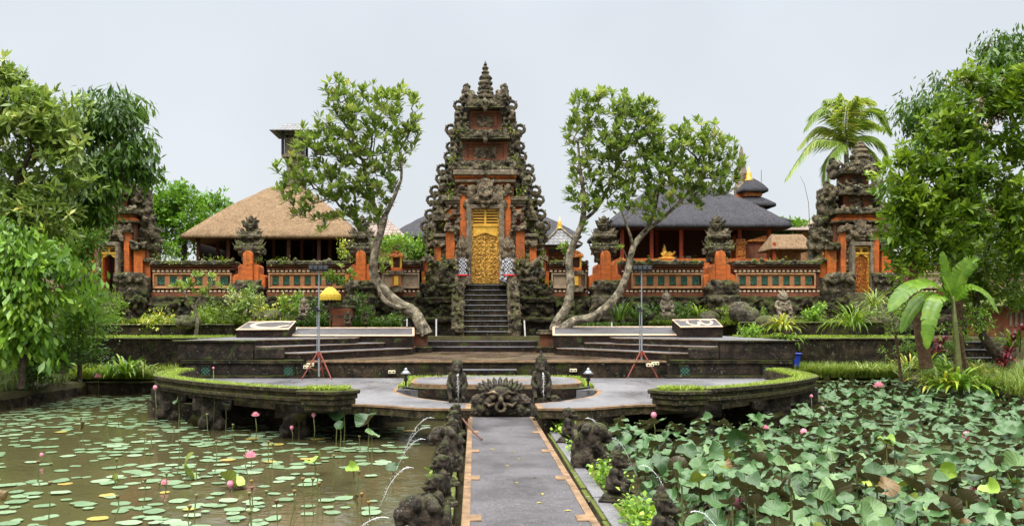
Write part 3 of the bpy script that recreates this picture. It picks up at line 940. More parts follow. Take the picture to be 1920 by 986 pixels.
for x0, x1, y0, y1, z in ((-22, -10.95, 36.3, 39.6, 1.868), (11.8, 19, 36.3, 39.6, 1.868), (-6, -2.3, 40.6, 42.4, 1.66), (3.0, 6, 40.6, 42.4, 1.66)):
    mb = MB(); mb.box(x0, x1, y0, y1, z - .03, z); struct(mb.build('lawn', M['turf']))
    pts = [(random.uniform(x0, x1), random.uniform(y0, y1), z) for _ in range(2500)]
    tag(grass('lawn_grass', 4500, pts, .07, .03, M['l_hedge'], None, .6, 9), 'short bright grass on the lawn strip', 'grass', None, 'stuff')
wall('garden_wall', -22, -11.3, 39.6, 40.0, 1.8, 2.42, 'dark stepped garden wall behind the left lawn strip')
wall('garden_wall', 12.4, 19, 39.6, 40.0, 1.8, 2.52, 'dark stepped garden wall behind the right lawn strip')
# ------------------------------------------------------------------ temple front
KF = 44 / FPX
DEP = [44.0]                                  # depth at which the photo outlines of the front are read
fx = lambda px: X(px, DEP[0])
fz = lambda py: Z(py, DEP[0])
def fbox(mb, x0, x1, yt, yb, d0, d1, top=1.0):
    """box given by its front outline in photo pixels of the temple front, and its depths"""
    return mb.box(fx(x0), fx(x1), d0, d1, fz(yb), fz(yt), top)
def blobs(mb, x0, x1, z0, z1, y, n, r, seed, dy=.1):
    q = random.Random(seed)
    r *= .72; n = int(n * 1.7)
    for _ in range(n):
        rr = r * q.uniform(.5, 1.4)
        mb.ell((q.uniform(x0, x1), y + q.uniform(-dy, dy), q.uniform(z0, z1)), (rr * q.uniform(.7, 1.3), rr * .8, rr * q.uniform(.7, 1.3)), 7, 5)
    return mb
def pblobs(mb, x0, x1, yt, yb, d, n, r, seed, dy=.1):
    return blobs(mb, fx(x0), fx(x1), fz(yb), fz(yt), d, n, r, seed, dy)
def spike(mb, c, dirx, dirz, l, w, y):
    """flame shaped leaf standing out of carved stone"""
    n = Vector((-dirz, 0, dirx))
    a = Vector((c[0], y, c[1])); dv = Vector((dirx, 0, dirz))
    mb.tube([a - dv * l * .2, a + dv * l * .4 + n * w * .2, a + dv * l], [w * .8, w * .7, w * .12], 6)

def scroll_mesh(mb, c, y, s, sx):
    """curled stone ornament with a crescent opening; s size, sx side it points to"""
    x, z = c
    mb.arc((x, y, z), s, s * .40, 0, 2 * math.pi, 18, 8)
    mb.ell((x - sx * s * .06, y, z - s * .30), (s * .46, s * .4, s * .40), 9, 7)
    for k in range(9):
        a = R(-80 + 24 * k) if sx > 0 else R(260 - 24 * k)
        mb.ell((x + math.cos(a) * s * 1.38, y, z + math.sin(a) * s * 1.38), (s * .14, s * .26, s * .14), 6, 5)
    mb.ell((x - sx * s * 1.0, y, z - s * .9), (s * .7, s * .5, s * .7), 8, 6); mb.ell((x + sx * s * .1, y, z - s * 1.5), (s * .5, s * .5, s * .5), 8, 6)
    spike(mb, (x + sx * s * 1.15, z + s * .95), sx * .5, .86, s * .4, s * .22, y)

def CR(v):
    """weathered chiselled surface for stone remeshed at v"""
    return [(v * .7, .5 / v * .25), ('w', v * .75, .22 / v), (v * .3, .45 / v)]
# ---- the great gate
CX = 910
g = empty('temple_gate', (fx(CX), 45.5, fz(630)), 'tall tiered stone and orange brick temple gate with a closed golden door', 'temple gate')
sx_ = lambda s, dx: CX + s * dx
def gbox(mb, s, a, b, yt, yb, d0, d1, top=1.0):
    x0, x1 = sorted((sx_(s, a), sx_(s, b)))
    return fbox(mb, x0, x1, yt, yb, d0, d1, top)
# stone foot left and right of the stairs
for s in (-1, 1):
    mb = MB()
    gbox(mb, s, 38, 118, 600, 634, 42.1, 47); gbox(mb, s, 38, 124, 566, 602, 42.5, 47); gbox(mb, s, 40, 112, 534, 568, 42.8, 47)
    gbox(mb, s, 40, 128, 560, 568, 42.3, 47); gbox(mb, s, 40, 130, 596, 604, 41.9, 47)
    x0, x1 = sorted((sx_(s, 42), sx_(s, 124)))
    pblobs(mb, x0, x1, 536, 622, 42.45, 90, .17, 3 + s, .16)
    mb.build('stone_foot', M['stone_moss'], g, remesh=.055, noise=CR(.055), flat=True)
# brick core
mb = MB()
fbox(mb, CX - 54, CX + 54, 346, 534, 44.35, 47.4)
mb.build('brick_core', M['brick_old'], g)
mb = MB()
fbox(mb, CX - 55, CX + 55, 332, 338, 44.1, 47.5); fbox(mb, CX - 58, CX + 58, 328, 333, 44.0, 47.6); fbox(mb, CX - 48, CX + 48, 339, 347, 44.2, 47.4)
mb.build('brick_cornice', M['brick'], g, bevel=.01)
mb = MB()
fbox(mb, CX - 57, CX + 57, 337, 342, 43.95, 47.6); fbox(mb, CX - 60, CX + 60, 320, 329, 43.8, 47.7)
mb.build('cornice', M['stone_grey'], g, bevel=.03)
for s in (-1, 1):
    mb = MB(); gbox(mb, s, 35.5, 48, 362, 534, 43.95, 44.4); mb.build('pilaster', M['brick'], g, bevel=.01)
    mb = MB(); gbox(mb, s, 34, 50, 352, 363, 43.85, 44.5); pblobs(mb, *sorted((sx_(s, 34), sx_(s, 52))), 350, 366, 43.85, 12, .12, 8)
    mb.build('pilaster_cap', M['stone_carved'], g, remesh=.035, noise=CR(.035), flat=True)
    # first wing
    mb = MB(); gbox(mb, s, 48, 73, 385, 490, 44.3, 47); mb.build('wing', M['brick_old'], g)
    mb = MB(); gbox(mb, s, 47, 79, 369, 376, 43.9, 47.1); gbox(mb, s, 47, 76, 376, 381, 44.0, 47.1); gbox(mb, s, 47, 74, 381, 386, 44.1, 47.1)
    mb.build('wing_cornice', M['stone_grey'], g, bevel=.02)
    mb = MB(); gbox(mb, s, 57, 74, 433, 490, 43.95, 44.4); mb.build('wing_pilaster', M['brick'], g, bevel=.01)
    mb = MB(); gbox(mb, s, 49, 72, 392, 410, 44.05, 44.4); mb.build('wing_block', M['brick'], g, bevel=.01)
    mb = MB()
    gbox(mb, s, 48, 76, 424, 434, 43.85, 44.5)
    pblobs(mb, *sorted((sx_(s, 48), sx_(s, 76))), 424, 436, 43.85, 14, .11, 21)
    pblobs(mb, *sorted((sx_(s, 47), sx_(s, 57))), 388, 488, 44.0, 34, .12, 22)
    pblobs(mb, *sorted((sx_(s, 66), sx_(s, 75))), 386, 424, 44.0, 14, .11, 23)
    pblobs(mb, *sorted((sx_(s, 54), sx_(s, 66))), 396, 408, 43.98, 7, .11, 24)
    gbox(mb, s, 47, 56, 388, 488, 44.05, 44.5)
    mb.build('wing_carving', M['stone_carved'], g, remesh=.032, noise=CR(.032), flat=True)
    # second wing
    mb = MB(); gbox(mb, s, 73, 97, 438, 500, 44.5, 47); mb.build('wing', M['brick_old'], g)
    mb = MB(); gbox(mb, s, 73, 100, 438, 444, 44.0, 47.1); gbox(mb, s, 73, 98, 446, 452, 44.15, 47.1); mb.build('wing_cornice', M['stone_grey'], g, bevel=.02)
    mb = MB(); gbox(mb, s, 83, 96, 460, 492, 44.05, 44.6); mb.build('wing_pilaster', M['brick'], g, bevel=.01)
    mb = MB(); pblobs(mb, *sorted((sx_(s, 74), sx_(s, 83))), 455, 490, 44.2, 26, .10, 31); gbox(mb, s, 74, 82, 455, 490, 44.25, 44.6)
    gbox(mb, s, 74, 98, 452, 460, 43.95, 44.6); pblobs(mb, *sorted((sx_(s, 76), sx_(s, 97))), 451, 462, 43.95, 9, .11, 33)
    mb.build('wing_carving', M['stone_carved'], g, remesh=.032, noise=CR(.032), flat=True)
    # third wing
    mb = MB(); gbox(mb, s, 97, 118, 486, 536, 44.6, 46.6); mb.build('wing', M['brick_old'], g)
    mb = MB(); gbox(mb, s, 100, 114, 488, 508, 44.15, 44.7); gbox(mb, s, 112, 124, 508, 536, 44.2, 46); mb.build('wing_pilaster', M['brick'], g, bevel=.01)
    mb = MB(); gbox(mb, s, 96, 118, 482, 489, 44.0, 46.6); pblobs(mb, *sorted((sx_(s, 97), sx_(s, 118))), 480, 490, 44.0, 9, .12, 35)
    mb.build('wing_cornice', M['stone_carved'], g, remesh=.035, noise=CR(.035), flat=True)
    # mossy carved outcrop below the wings
    mb = MB()
    gbox(mb, s, 50, 104, 500, 536, 43.3, 44.6); gbox(mb, s, 50, 82, 486, 502, 43.5, 44.6)
    pblobs(mb, *sorted((sx_(s, 52), sx_(s, 106))), 492, 534, 43.25, 46, .2, 40 + s, .15)
    mb.build('carved_outcrop', M['stone'], g, remesh=.05, noise=CR(.05), flat=True)
    # slab of carved stone behind the scrolls, stepping outwards to the ground
    mb = MB()
    DEP[0] = 44.8
    steps = [(30, 44, 176, 214), (34, 58, 206, 258), (40, 66, 240, 306), (46, 76, 292, 344), (52, 88, 330, 384), (60, 100, 372, 436), (72, 112, 420, 488)]
    for a, b, t, bt in steps: gbox(mb, s, a, b, t, bt, 45.0, 46.6)
    for a, b, t, bt in steps:
        pblobs(mb, *sorted((sx_(s, a), sx_(s, b - 4))), t, bt, 44.95, int((bt - t) * .5), .17, 50 + a, .15)
        for j in range(int((bt - t) / 11)):
            yy = t + 4 + 11 * j; e = b - 3 + 2.5 * (j % 2); gbox(mb, s, a, e, yy, yy + 3.2, 44.78, 46.5)
            spike(mb, (fx(sx_(s, (a + e) / 2)), fz(yy)), s * .2, .97, .22, .1, 44.72)
    mb.build('carved_wing_mass', M['stone'], g, remesh=.055, noise=CR(.055), flat=True)
    DEP[0] = 44.0
    # little seated figure in the wing
    mb = MB(); cx = fx(sx_(s, 86)); 
    mb.ell((cx, 44.6, fz(392)), (.2, .18, .3)); mb.ell((cx, 44.55, fz(378)), (.13, .13, .16)); mb.lathe((cx, 44.55, fz(374)), [(.12, 0), (.07, .15), (.02, .34)], 8)
    mb.ell((cx - .18, 44.5, fz(398)), .16); mb.ell((cx + .18, 44.5, fz(398)), .16); mb.box(cx - .34, cx + .34, 44.3, 45, fz(412), fz(402))
    mb.build('small_figure', M['stone'], g, remesh=.03, noise=CR(.03), flat=True)
# scrolls: one mesh, copied
mb = MB(); scroll_mesh(mb, (0, 0), 0, .215, -1)
me_l = remeshed(mb.mesh('scroll'), .03); displace(me_l, CR(.03))
mb = MB(); scroll_mesh(mb, (0, 0), 0, .215, 1)
me_r = remeshed(mb.mesh('scroll'), .03); displace(me_r, CR(.03))
SC = [(-33, 181, .8), (-50, 198, 1), (-50, 230, .85), (-65, 243, 1.05), (-65, 275, .9), (-68, 294, 1), (-81, 318, 1.05), (-85, 335, .9), (-94, 358, 1.05), (-102, 375, .9), (-104, 402, 1), (-112, 424, 1), (-108, 448, .95)]
go = org(g)
for s, me in ((-1, me_l), (1, me_r)):
    for dx, py, k in SC:
        o = link_mesh('scroll', me, M['stone'], g, P(CX - s * dx, py, 45.6) - go)
        o.scale = (k, k, k)
DEP[0] = 45.6
# horns at the top
for s in (-1, 1):
    mb = MB()
    c = lambda dx, py: (fx(sx_(s, dx)), 45.7, fz(py))
    mb.tube([c(14, 186), c(26, 182), c(36, 174), c(37, 160)], [.2, .3, .27, .16], 8)
    for dx, py, r in ((36, 161, .17), (31, 162, .12), (40, 172, .15), (24, 173, .16), (43, 186, .2), (32, 190, .3), (20, 183, .22)): mb.ell(c(dx, py), r)
    mb.build('horn', M['stone'], g, remesh=.04, noise=CR(.04), flat=True)
DEP[0] = 44.0
# stacked tiers
def tier(hw, yt, yb, hwb, yb2, hwc, ytc, d0):
    DEP[0] = d0
    tier_(hw, yt, yb, hwb, yb2, hwc, ytc, d0)
    DEP[0] = 44.0
def tier_(hw, yt, yb, hwb, yb2, hwc, ytc, d0):
    """ledge yt..yb of half width hw, brick block below it to yb2"""
    mb = MB(); fbox(mb, CX - hwb, CX + hwb, yb, yb2, d0 + .25, 47 - (d0 - 44.3)); b = mb.build('brick_tier', M['brick_dull'], g)
    mb = MB(); fbox(mb, CX - hwb - 2, CX + hwb + 2, yb + 2, yb + 6, d0 + .12, 46.6); fbox(mb, CX - hwb - 1, CX + hwb + 1, yb + 8, yb + 11, d0 + .18, 46.6); fbox(mb, CX - hwb - 3, CX + hwb + 3, yb2 - 5, yb2, d0 + .12, 46.6)
    for s in (-1, 1): gbox(mb, s, hwb - 8, hwb + 1, yb, yb2, d0 + .16, 46.4)
    mb.build('brick_band', M['brick_old'], b, bevel=.01)
    mb = MB(); pblobs(mb, CX - hwb * .5, CX + hwb * .5, yb + min(12, (yb2 - yb) * .4), yb2 - 6, d0 + .22, 26, .12, int(yt), .04); fbox(mb, CX - hwb * .5, CX + hwb * .5, yb + 11, yb2 - 6, d0 + .2, 46) if yb2 - yb > 24 else None
    mb.build('tier_carving', M['stone_carved'], b, remesh=.032, noise=CR(.032), flat=True)
    mb = MB()
    h = yb - yt
    fbox(mb, CX - hw, CX + hw, yb - h * .36, yb - 1, d0 - .25, 46.9); fbox(mb, CX - hw * .92, CX + hw * .92, yb - h * .5, yb - h * .3, d0 - .14, 46.8)
    fbox(mb, CX - hwb * 1.0, CX + hwb * 1.0, yt - 2, yb - h * .45, d0 + .02, 46.7)
    q = random.Random(int(yt))
    for s in (-1, 1):
        for k in range(9):
            mb.ell((fx(sx_(s, hw * q.uniform(.7, 1.02))), d0 - .12, fz(yt + h * q.uniform(-.1, .7))), .13 * q.uniform(.6, 1.2))
        for k in range(3): spike(mb, (fx(sx_(s, hw * (.74 + .13 * k))), fz(yt + h * (.1 + .15 * k))), s * .35, .93, .26, .1, d0 - .12)
    # guardian head in the middle
    cx = fx(CX); zc = fz(yt + h * .66)
    mb.ell((cx, d0 - .34, zc), (.24, .24, .26)); mb.ell((cx, d0 - .42, fz(yb + 2)), (.13, .16, .24))
    for s in (-1, 1):
        mb.ell((cx + s * .33, d0 - .26, zc + .03), (.17, .13, .2)); mb.ell((cx + s * .52, d0 - .24, zc), (.12, .1, .13)); mb.ell((cx + s * .12, d0 - .62, zc + .07), .075)
        spike(mb, (cx + s * .3, zc + .2), s * .5, .8, .22, .1, d0 - .28)
    spike(mb, (cx, zc + .2), 0, 1, .26, .11, d0 - .28)
    mb.build('roof_tier', M['stone'], g, remesh=.038, noise=CR(.038), flat=True)
    mb = MB(); fbox(mb, CX - hw * 1.02, CX + hw * 1.02, yb - 2.2, yb - .2, d0 - .33, 46.9); mb.build('ledge_course', M['stone_ledge'], g, bevel=.02)
tier(34, 187, 205, 31, 243, 0, 0, 44.95)
tier(45, 244, 263, 42, 302, 0, 0, 44.65)
tier(54, 302, 324, 50, 346, 0, 0, 44.3)
# finial
DEP[0] = 45.8
mb = MB(); c0 = (fx(CX), 45.8, 0); px = KF
prof = [(17, 186), (17, 182), (14, 179), (15, 175), (12.5, 172), (14, 168), (13.5, 164), (11, 162), (13, 158), (12, 154), (10, 152), (11.5, 148), (10.5, 145), (8, 143), (6, 141), (8.5, 139), (8, 136.5), (4.5, 135), (4.5, 133), (7, 131), (6.5, 128.5), (3.2, 127), (3.4, 125), (4.2, 123), (2.2, 121), (1, 118), (.3, 114)]
mb.lathe(c0, [(r * px, fz(186 + (y - 186) * 1.03)) for r, y in prof], 14)
for y, r in ((175, 14.5), (167, 13.5), (157, 12.5), (147, 11)):
    for k in range(10):
        a = 2 * math.pi * k / 10; mb.ell((c0[0] + math.cos(a) * r * px, c0[1] + math.sin(a) * r * px, fz(y)), (.07, .07, .1), 6, 5)
mb.build('finial', M['stone'], g, remesh=.03, noise=CR(.03), flat=True)
DEP[0] = 44.0
# face over the door
def kala(parent, px, py, s, d, seed=1):
    mb = MB(); cx, cz = fx(px), fz(py)
    E = lambda dx, dz, dy, r: mb.ell((cx + dx * s, d + dy * s, cz + dz * s), [v * s for v in (r if hasattr(r, '__len__') else (r, r, r))], 9, 7)
    mb.box(cx - .88 * s, cx + .88 * s, d, d + .3, cz - .62 * s, cz + .35 * s)
    E(0, 0, -.1, (.5, .36, .42)); E(0, .42, -.06, (.46, .25, .34)); E(0, .72, 0, (.3, .2, .24))
    for q in (-1, 1):
        E(.2 * q, .1, -.42, .11); E(.2 * q, .22, -.36, (.17, .08, .06)); E(.34 * q, -.12, -.3, (.16, .16, .14))
        E(.62 * q, .0, -.05, (.22, .2, .36)); E(.8 * q, -.3, -.05, (.2, .2, .28)); E(.58 * q, .4, -.02, (.24, .2, .22)); E(.75 * q, .18, -.04, .17)
        spike(mb, (cx + .66 * q * s, cz + .42 * s), q * .5, .85, .3 * s, .1 * s, d - .05)
        spike(mb, (cx + .36 * q * s, cz + .72 * s), q * .3, .95, .32 * s, .11 * s, d - .05)
        E(.14 * q, -.32, -.36, (.05, .06, .1))
    E(0, .0, -.46, (.1, .12, .1)); E(0, -.22, -.36, (.26, .14, .06)); E(0, -.42, -.3, (.2, .12, .07))
    spike(mb, (cx, cz + .85 * s), 0, 1, .35 * s, .12 * s, d - .05)
    blobs(mb, cx - .85 * s, cx + .85 * s, cz - .55 * s, cz + .35 * s, d - .02, 50, .08 * s, seed, .04)
    return mb.build('kala_face', M['stone_carved'], parent, remesh=.03, noise=CR(.03), flat=True)
kala(g, CX, 372, 1.16, 44.05)
mb = MB()
for s in (-1, 1):
    pblobs(mb, *sorted((sx_(s, 26), sx_(s, 36))), 378, 412, 43.9, 22, .1, 66)
    gbox(mb, s, 27, 36, 380, 408, 43.9, 44.3)
mb.build('door_head_carving', M['stone_carved'], g, remesh=.032, noise=CR(.032), flat=True)
# door
mb = MB()
for s in (-1, 1): gbox(mb, s, 25.5, 35.2, 392, 533, 43.75, 44.33)
fbox(mb, CX - 35.2, CX + 35.2, 385, 392.2, 43.75, 44.33)
df = mb.build('door_frame', M['stone_grey'], g, bevel=.02)
def gold_door(parent, cx, hw, yt, yb, d, ylat, ycan, mat='gold', open_=False):
    dr = None
    mb = MB()
    for s in (-1, 1): fbox(mb, *sorted((cx + s * (hw - 3.2), cx + s * hw)), yt, yb, d, d + .25)
    fbox(mb, cx - hw + 3.2, cx + hw - 3.2, yt, yt + 4, d, d + .25)
    dr = mb.build('door', M['gold'], parent, bevel=.01)
    mb = MB(); n = 5
    for k in range(n):
        y = yt + 6 + (ylat - yt - 7) * k / (n - 1)
        fbox(mb, cx - hw + 3.2, cx - 2, y, y + 2.2, d + .06, d + .2); fbox(mb, cx + 2, cx + hw - 3.2, y, y + 2.2, d + .06, d + .2)
    fbox(mb, cx - 2, cx + 2, yt + 4, ylat + 4, d + .03, d + .2)
    mb.build('transom_lattice', M['gold_plain'], dr)
    mb = MB(); fbox(mb, cx - hw + 3.1, cx + hw - 3.1, yt + 4, ylat + 4, d + .2, d + .25); mb.build('transom_back', M['wood'], dr)
    mb = MB()
    pts = [(fx(cx - hw + 3.1), fz(ylat + 3)), (fx(cx - hw + 3.1), fz(ycan))]
    for k in range(13):
        u = -1 + 2 * k / 12
        pts.append((fx(cx + u * (hw - 3.2)), fz(ycan - 5 * max(0, math.cos(u * 2.6)) + (1.5 if abs(u) > .8 else 0))))
    pts += [(fx(cx + hw - 3.1), fz(ycan)), (fx(cx + hw - 3.1), fz(ylat + 3))]
    mb.prism(pts, d + .02, d + .24); fbox(mb, cx - hw - .5, cx + hw + .5, ylat + 2, ylat + 5, d - .04, d + .24)
    mb.build('door_canopy', M['gold_plain'], dr, bevel=.008)
    for s in (-1, 1):
        if open_ :
            mb = MB(); x0 = fx(cx + s * (hw - 3.2)); mb.box(x0 - .04, x0 + .04, d + .1, d + .75, fz(yb), fz(ylat + 4)); mb.build('door_leaf', M['wood_red'], dr); continue
        x0, x1 = sorted((cx + s * .4, cx + s * (hw - 3.1)))
        mb = MB(); fbox(mb, x0, x1, ylat + 4, yb, d + .12, d + .22)
        lf = mb.build('door_leaf', M[mat], dr)
        mb = MB(); w = fx(x1) - fx(x0); zt, zb = fz(ycan), fz(yb); rows = max(6, int((zt - zb) / .2))
        for i in range(rows):
            z = zb + (zt - zb) * (i + .5) / rows
            for j in range(3):
                x = fx(x0) + w * (j + .5) / 3; r = min(.085, w / 8)
                if j == 1: mb.ell((x, d + .11, z), (r * .75, .05, r * 1.3), 6, 4, Matrix.Rotation(R(45 * (i % 2)), 3, 'Y'))
                else:
                    for q in (-1, 1): mb.ell((x + q * r * .7, d + .11, z + q * r * .5 * (1 if i % 2 else -1)), (r * .65, .045, r * .55), 6, 4)
        for q in (0, 1): mb.box(fx(x0) + q * (w - .03), fx(x0) + q * (w - .03) + .03, d + .07, d + .13, zb, zt)
        for q in (.335, .665): mb.box(fx(x0) + q * w - .012, fx(x0) + q * w + .012, d + .085, d + .13, zb + .1, zt - .1)
        mb.build('door_carving', M[mat], lf)
    return dr
gold_door(g, CX, 25.8, 392, 532.5, 43.95, 420, 442)
mb = MB(); fbox(mb, CX - 40, CX + 40, 532.5, 538, 43.4, 44.4); mb.build('threshold', M['stone_moss'], g, bevel=.02)

# stairs up to the gate
stz = empty('temple_stairs', (fx(CX), 42.2, 1.7), 'steep dark mossy stone stairs with nosings coloured pale as if lit rising to the golden door', 'stairs')
z0, z1, n = 1.80, fz(535), 10
hwid = 1.08
for k in range(n):
    a = z0 + (z1 - z0) * k / n; b = z0 + (z1 - z0) * (k + 1) / n; y = 41.2 + .235 * k
    mb = MB(); mb.box(fx(CX) - hwid, fx(CX) + hwid, y, 43.6, a - .004 if k else 1.5, b - .035); sp = mb.build('step', M['stone_moss'], stz)
    mb = MB(); mb.box(fx(CX) - hwid, fx(CX) + hwid, y - .05, y + .2, b - .034, b); mb.build('lit_nosing', M['deck'], sp, bevel=.012)  # nosing; light caught by the tread edge is put into its paler colour
mb = MB(); mb.box(fx(CX) - 1.75, fx(CX) + 1.75, 40.75, 42.4, 1.4, 1.80); mb.build('bottom_step', M['stone_moss'], stz, bevel=.02)
mb = MB(); mb.box(fx(CX) - 1.78, fx(CX) + 1.78, 40.72, 41.22, 1.80, 1.83); mb.build('bottom_step_edge', M['deck'], stz)
for s in (-1, 1):
    x = fx(CX) + s * 1.37
    mb = MB()
    pts = [(40.95, 1.8), (40.95, 2.5), (41.5, 3.3), (42.6, 4.4), (43.4, 4.5), (43.4, 1.8)]
    n_ = len(pts); v = [(x - .3, p[0], p[1]) for p in pts] + [(x + .3, p[0], p[1]) for p in pts]
    mb.add(v, [tuple(range(n_)), tuple(reversed(range(n_, 2 * n_)))] + [(i, (i + 1) % n_, (i + 1) % n_ + n_, i + n_) for i in range(n_)])
    blobs(mb, x - .25, x + .25, 2.0, 3.0, 40.95, 16, .16, 5 + s, .1)
    blobs(mb, x - .25, x + .25, 3.2, 4.4, 41.7, 20, .18, 15 + s, .3)
    mb.ell((x, 41.3, 3.15), (.26, .24, .26)); mb.ell((x, 41.08, 3.08), (.12, .14, .1)); mb.ell((x - .12, 41.1, 3.25), .07); mb.ell((x + .12, 41.1, 3.25), .07)
    mb.build('balustrade', M['stone'], stz, remesh=.042, noise=CR(.042), flat=True)

# ---- stone guardians
def guardian(name, loc, h, label, cat='statue', m='statue', group=None, base=.16, seed=0, crown=True, kneel=True, face=0.0, snout=.0, cloth=False):
    """seated stone guardian with crown, arms on the knees; unit built at height h, facing -y turned by face"""
    t = empty(name, loc, label, cat, group)
    q = random.Random(seed)
    mb = MB(); u = h
    def E(x, y, z, r, **k):
        p = rotz((x * u, y * u, 0), face)
        mb.ell((p[0], p[1], z * u), [v * u for v in (r if hasattr(r, '__len__') else (r, r, r))], 10, 8, Matrix.Rotation(face, 3, 'Z'))
    def T(pts, rad, n=8): mb.tube([(lambda p: (p[0], p[1], z * u))(rotz((x * u, y * u, 0), face)) for x, y, z in pts], [r * u for r in rad], n)
    bw = .27 * u
    mb.box(-bw, bw, -bw, bw, 0, base * u * .55, 1, rz=face); mb.box(-bw * .86, bw * .86, -bw * .86, bw * .86, base * u * .5, base * u, .95, rz=face)
    b = base
    E(0, .02, b + .17, (.2, .17, .2)); E(0, .0, b + .32, (.175, .14, .16)); E(0, -.05, b + .2, (.15, .15, .14))
    for s in (-1, 1):
        E(s * .17, .0, b + .41, (.085, .085, .075))
        T([(s * .19, 0, b + .40), (s * .25, -.03, b + .26), (s * .17, -.18, b + .2)], [.062, .055, .045])
        E(s * .16, -.2, b + .19, (.05, .05, .045))
        if kneel: T([(s * .1, .02, b + .12), (s * .2, -.17, b + .16), (s * .17, -.19, b + .03)], [.095, .085, .06]); E(s * .17, -.24, b + .02, (.06, .09, .035))
        else: T([(s * .12, .02, b + .1), (s * .24, -.12, b + .06), (s * .05, -.2, b + .05)], [.09, .08, .05])
    hz = b + .55
    E(0, -.02, hz - .07, (.08, .08, .08))
    E(0, -.03, hz + .02, (.115, .12, .125))
    E(0, -.13, hz - .03, (.075, .06 + snout, .05)); E(0, -.15, hz + .025, (.03, .045, .035)); E(0, -.13 - snout * .6, hz - .075, (.055, .045, .022))
    for s in (-1, 1):
        E(s * .048, -.125, hz + .055, (.03, .03, .026)); E(s * .05, -.12, hz + .085, (.045, .03, .014)); E(s * .125, .0, hz + .01, (.03, .045, .07)); E(s * .07, -.11, hz - .02, (.035, .03, .03))
    if crown:
        mb.lathe((*rotz((0, 0, 0), 0)[:2], (hz + .09) * u), [(.125 * u, 0), (.135 * u, .025 * u), (.105 * u, .045 * u), (.11 * u, .075 * u), (.07 * u, .10 * u), (.075 * u, .125 * u), (.04 * u, .15 * u), (.045 * u, .17 * u), (.012 * u, .22 * u)], 10)
        for s in (-1, 1):
            for k in range(3): E(s * (.10 + .03 * k), .02, hz + .16 - .05 * k, (.035, .03, .05))
    else:
        E(0, .03, hz + .09, (.125, .13, .075)); E(0, .08, hz - .02, (.13, .08, .14))
        for k in range(7):
            a = math.pi * k / 6; E(.125 * math.cos(a), .0, hz + .08 + .06 * math.sin(a), (.03, .04, .035))
    for k in range(14):
        a = q.uniform(0, 6.28); rr = .2; E(rr * math.cos(a), rr * .8 * math.sin(a), b + q.uniform(.05, .42), q.uniform(.02, .045))
    mb.v = [(v[0] + loc[0], v[1] + loc[1], v[2] + loc[2]) for v in mb.v]
    mb.build('body', M[m], t, remesh=max(.0105, .015 * h), noise=[(.008 * h, 5 / h), ('w', .009 * h, 11 / h), (.006 * h, 22 / h)])
    if cloth:
        mb = MB(); n = 26; o = []
        zt, zb = loc[2] + (b + .27) * u, loc[2] + b * .62 * u
        for i in range(9):
            f = i / 8; z = zt + (zb - zt) * f
            for k in range(n):
                a = 2 * math.pi * k / n
                rr = (.215 + .04 * f + .018 * math.sin(a * 7 + f * 1.5) * f) * u
                o.append((loc[0] + math.cos(a) * rr * 1.04 , loc[1] + math.sin(a) * rr * 1.05 - .03 * u, z + .02 * math.sin(a * 3) * u))
        mb.add(o, [(i * n + k, i * n + (k + 1) % n, (i + 1) * n + (k + 1) % n, (i + 1) * n + k) for i in range(8) for k in range(n)])
        cl = mb.build('checked_cloth', M['check'], t, smooth=True)
        mb = MB(); pts = [(loc[0] + math.cos(2 * math.pi * k / n) * .262 * u, loc[1] + math.sin(2 * math.pi * k / n) * .268 * u - .03 * u, zb + .02 * u) for k in range(n + 1)]
        mb.tube(pts, .024 * u, 6); mb.build('red_hem', M['red_cloth'], cl)
    return t
gz = fz(536)
ga = guardian('guardian_statue', (fx(867.5), 43.3, gz - .02), 2.2, 'stone guardian in black and white checked cloth left of the golden door', 'statue', 'stone_carved', 'guardians at the golden door', .34, 3, cloth=True)
gb = guardian('guardian_statue', (fx(951), 43.3, gz - .02), 2.2, 'stone guardian in trailing checked cloth right of the golden door', 'statue', 'stone_carved', 'guardians at the golden door', .34, 4, cloth=True)
ga.scale = (.66, .75, 1); gb.scale = (.76, .8, 1)
# trailing end of the right one's cloth
mb = MB(); n = 10; o = []
for i in range(9):
    f = i / 8
    for k in range(n):
        u = k / (n - 1)
        o.append((fx(930 + 17 * u + 8 * (1 - f) * 1.0 + (951 - 930) * 0), 42.75 - .06 * math.sin(u * 9) - .1 * f, fz(490 + 38 * f + 4 * u)))
mb.add(o, [(i * n + k, i * n + k + 1, (i + 1) * n + k + 1, (i + 1) * n + k) for i in range(8) for k in range(n - 1)])
cl = mb.build('trailing_cloth', M['check'], gb, smooth=True)
cl.modifiers.new('s', 'SOLIDIFY').thickness = .015

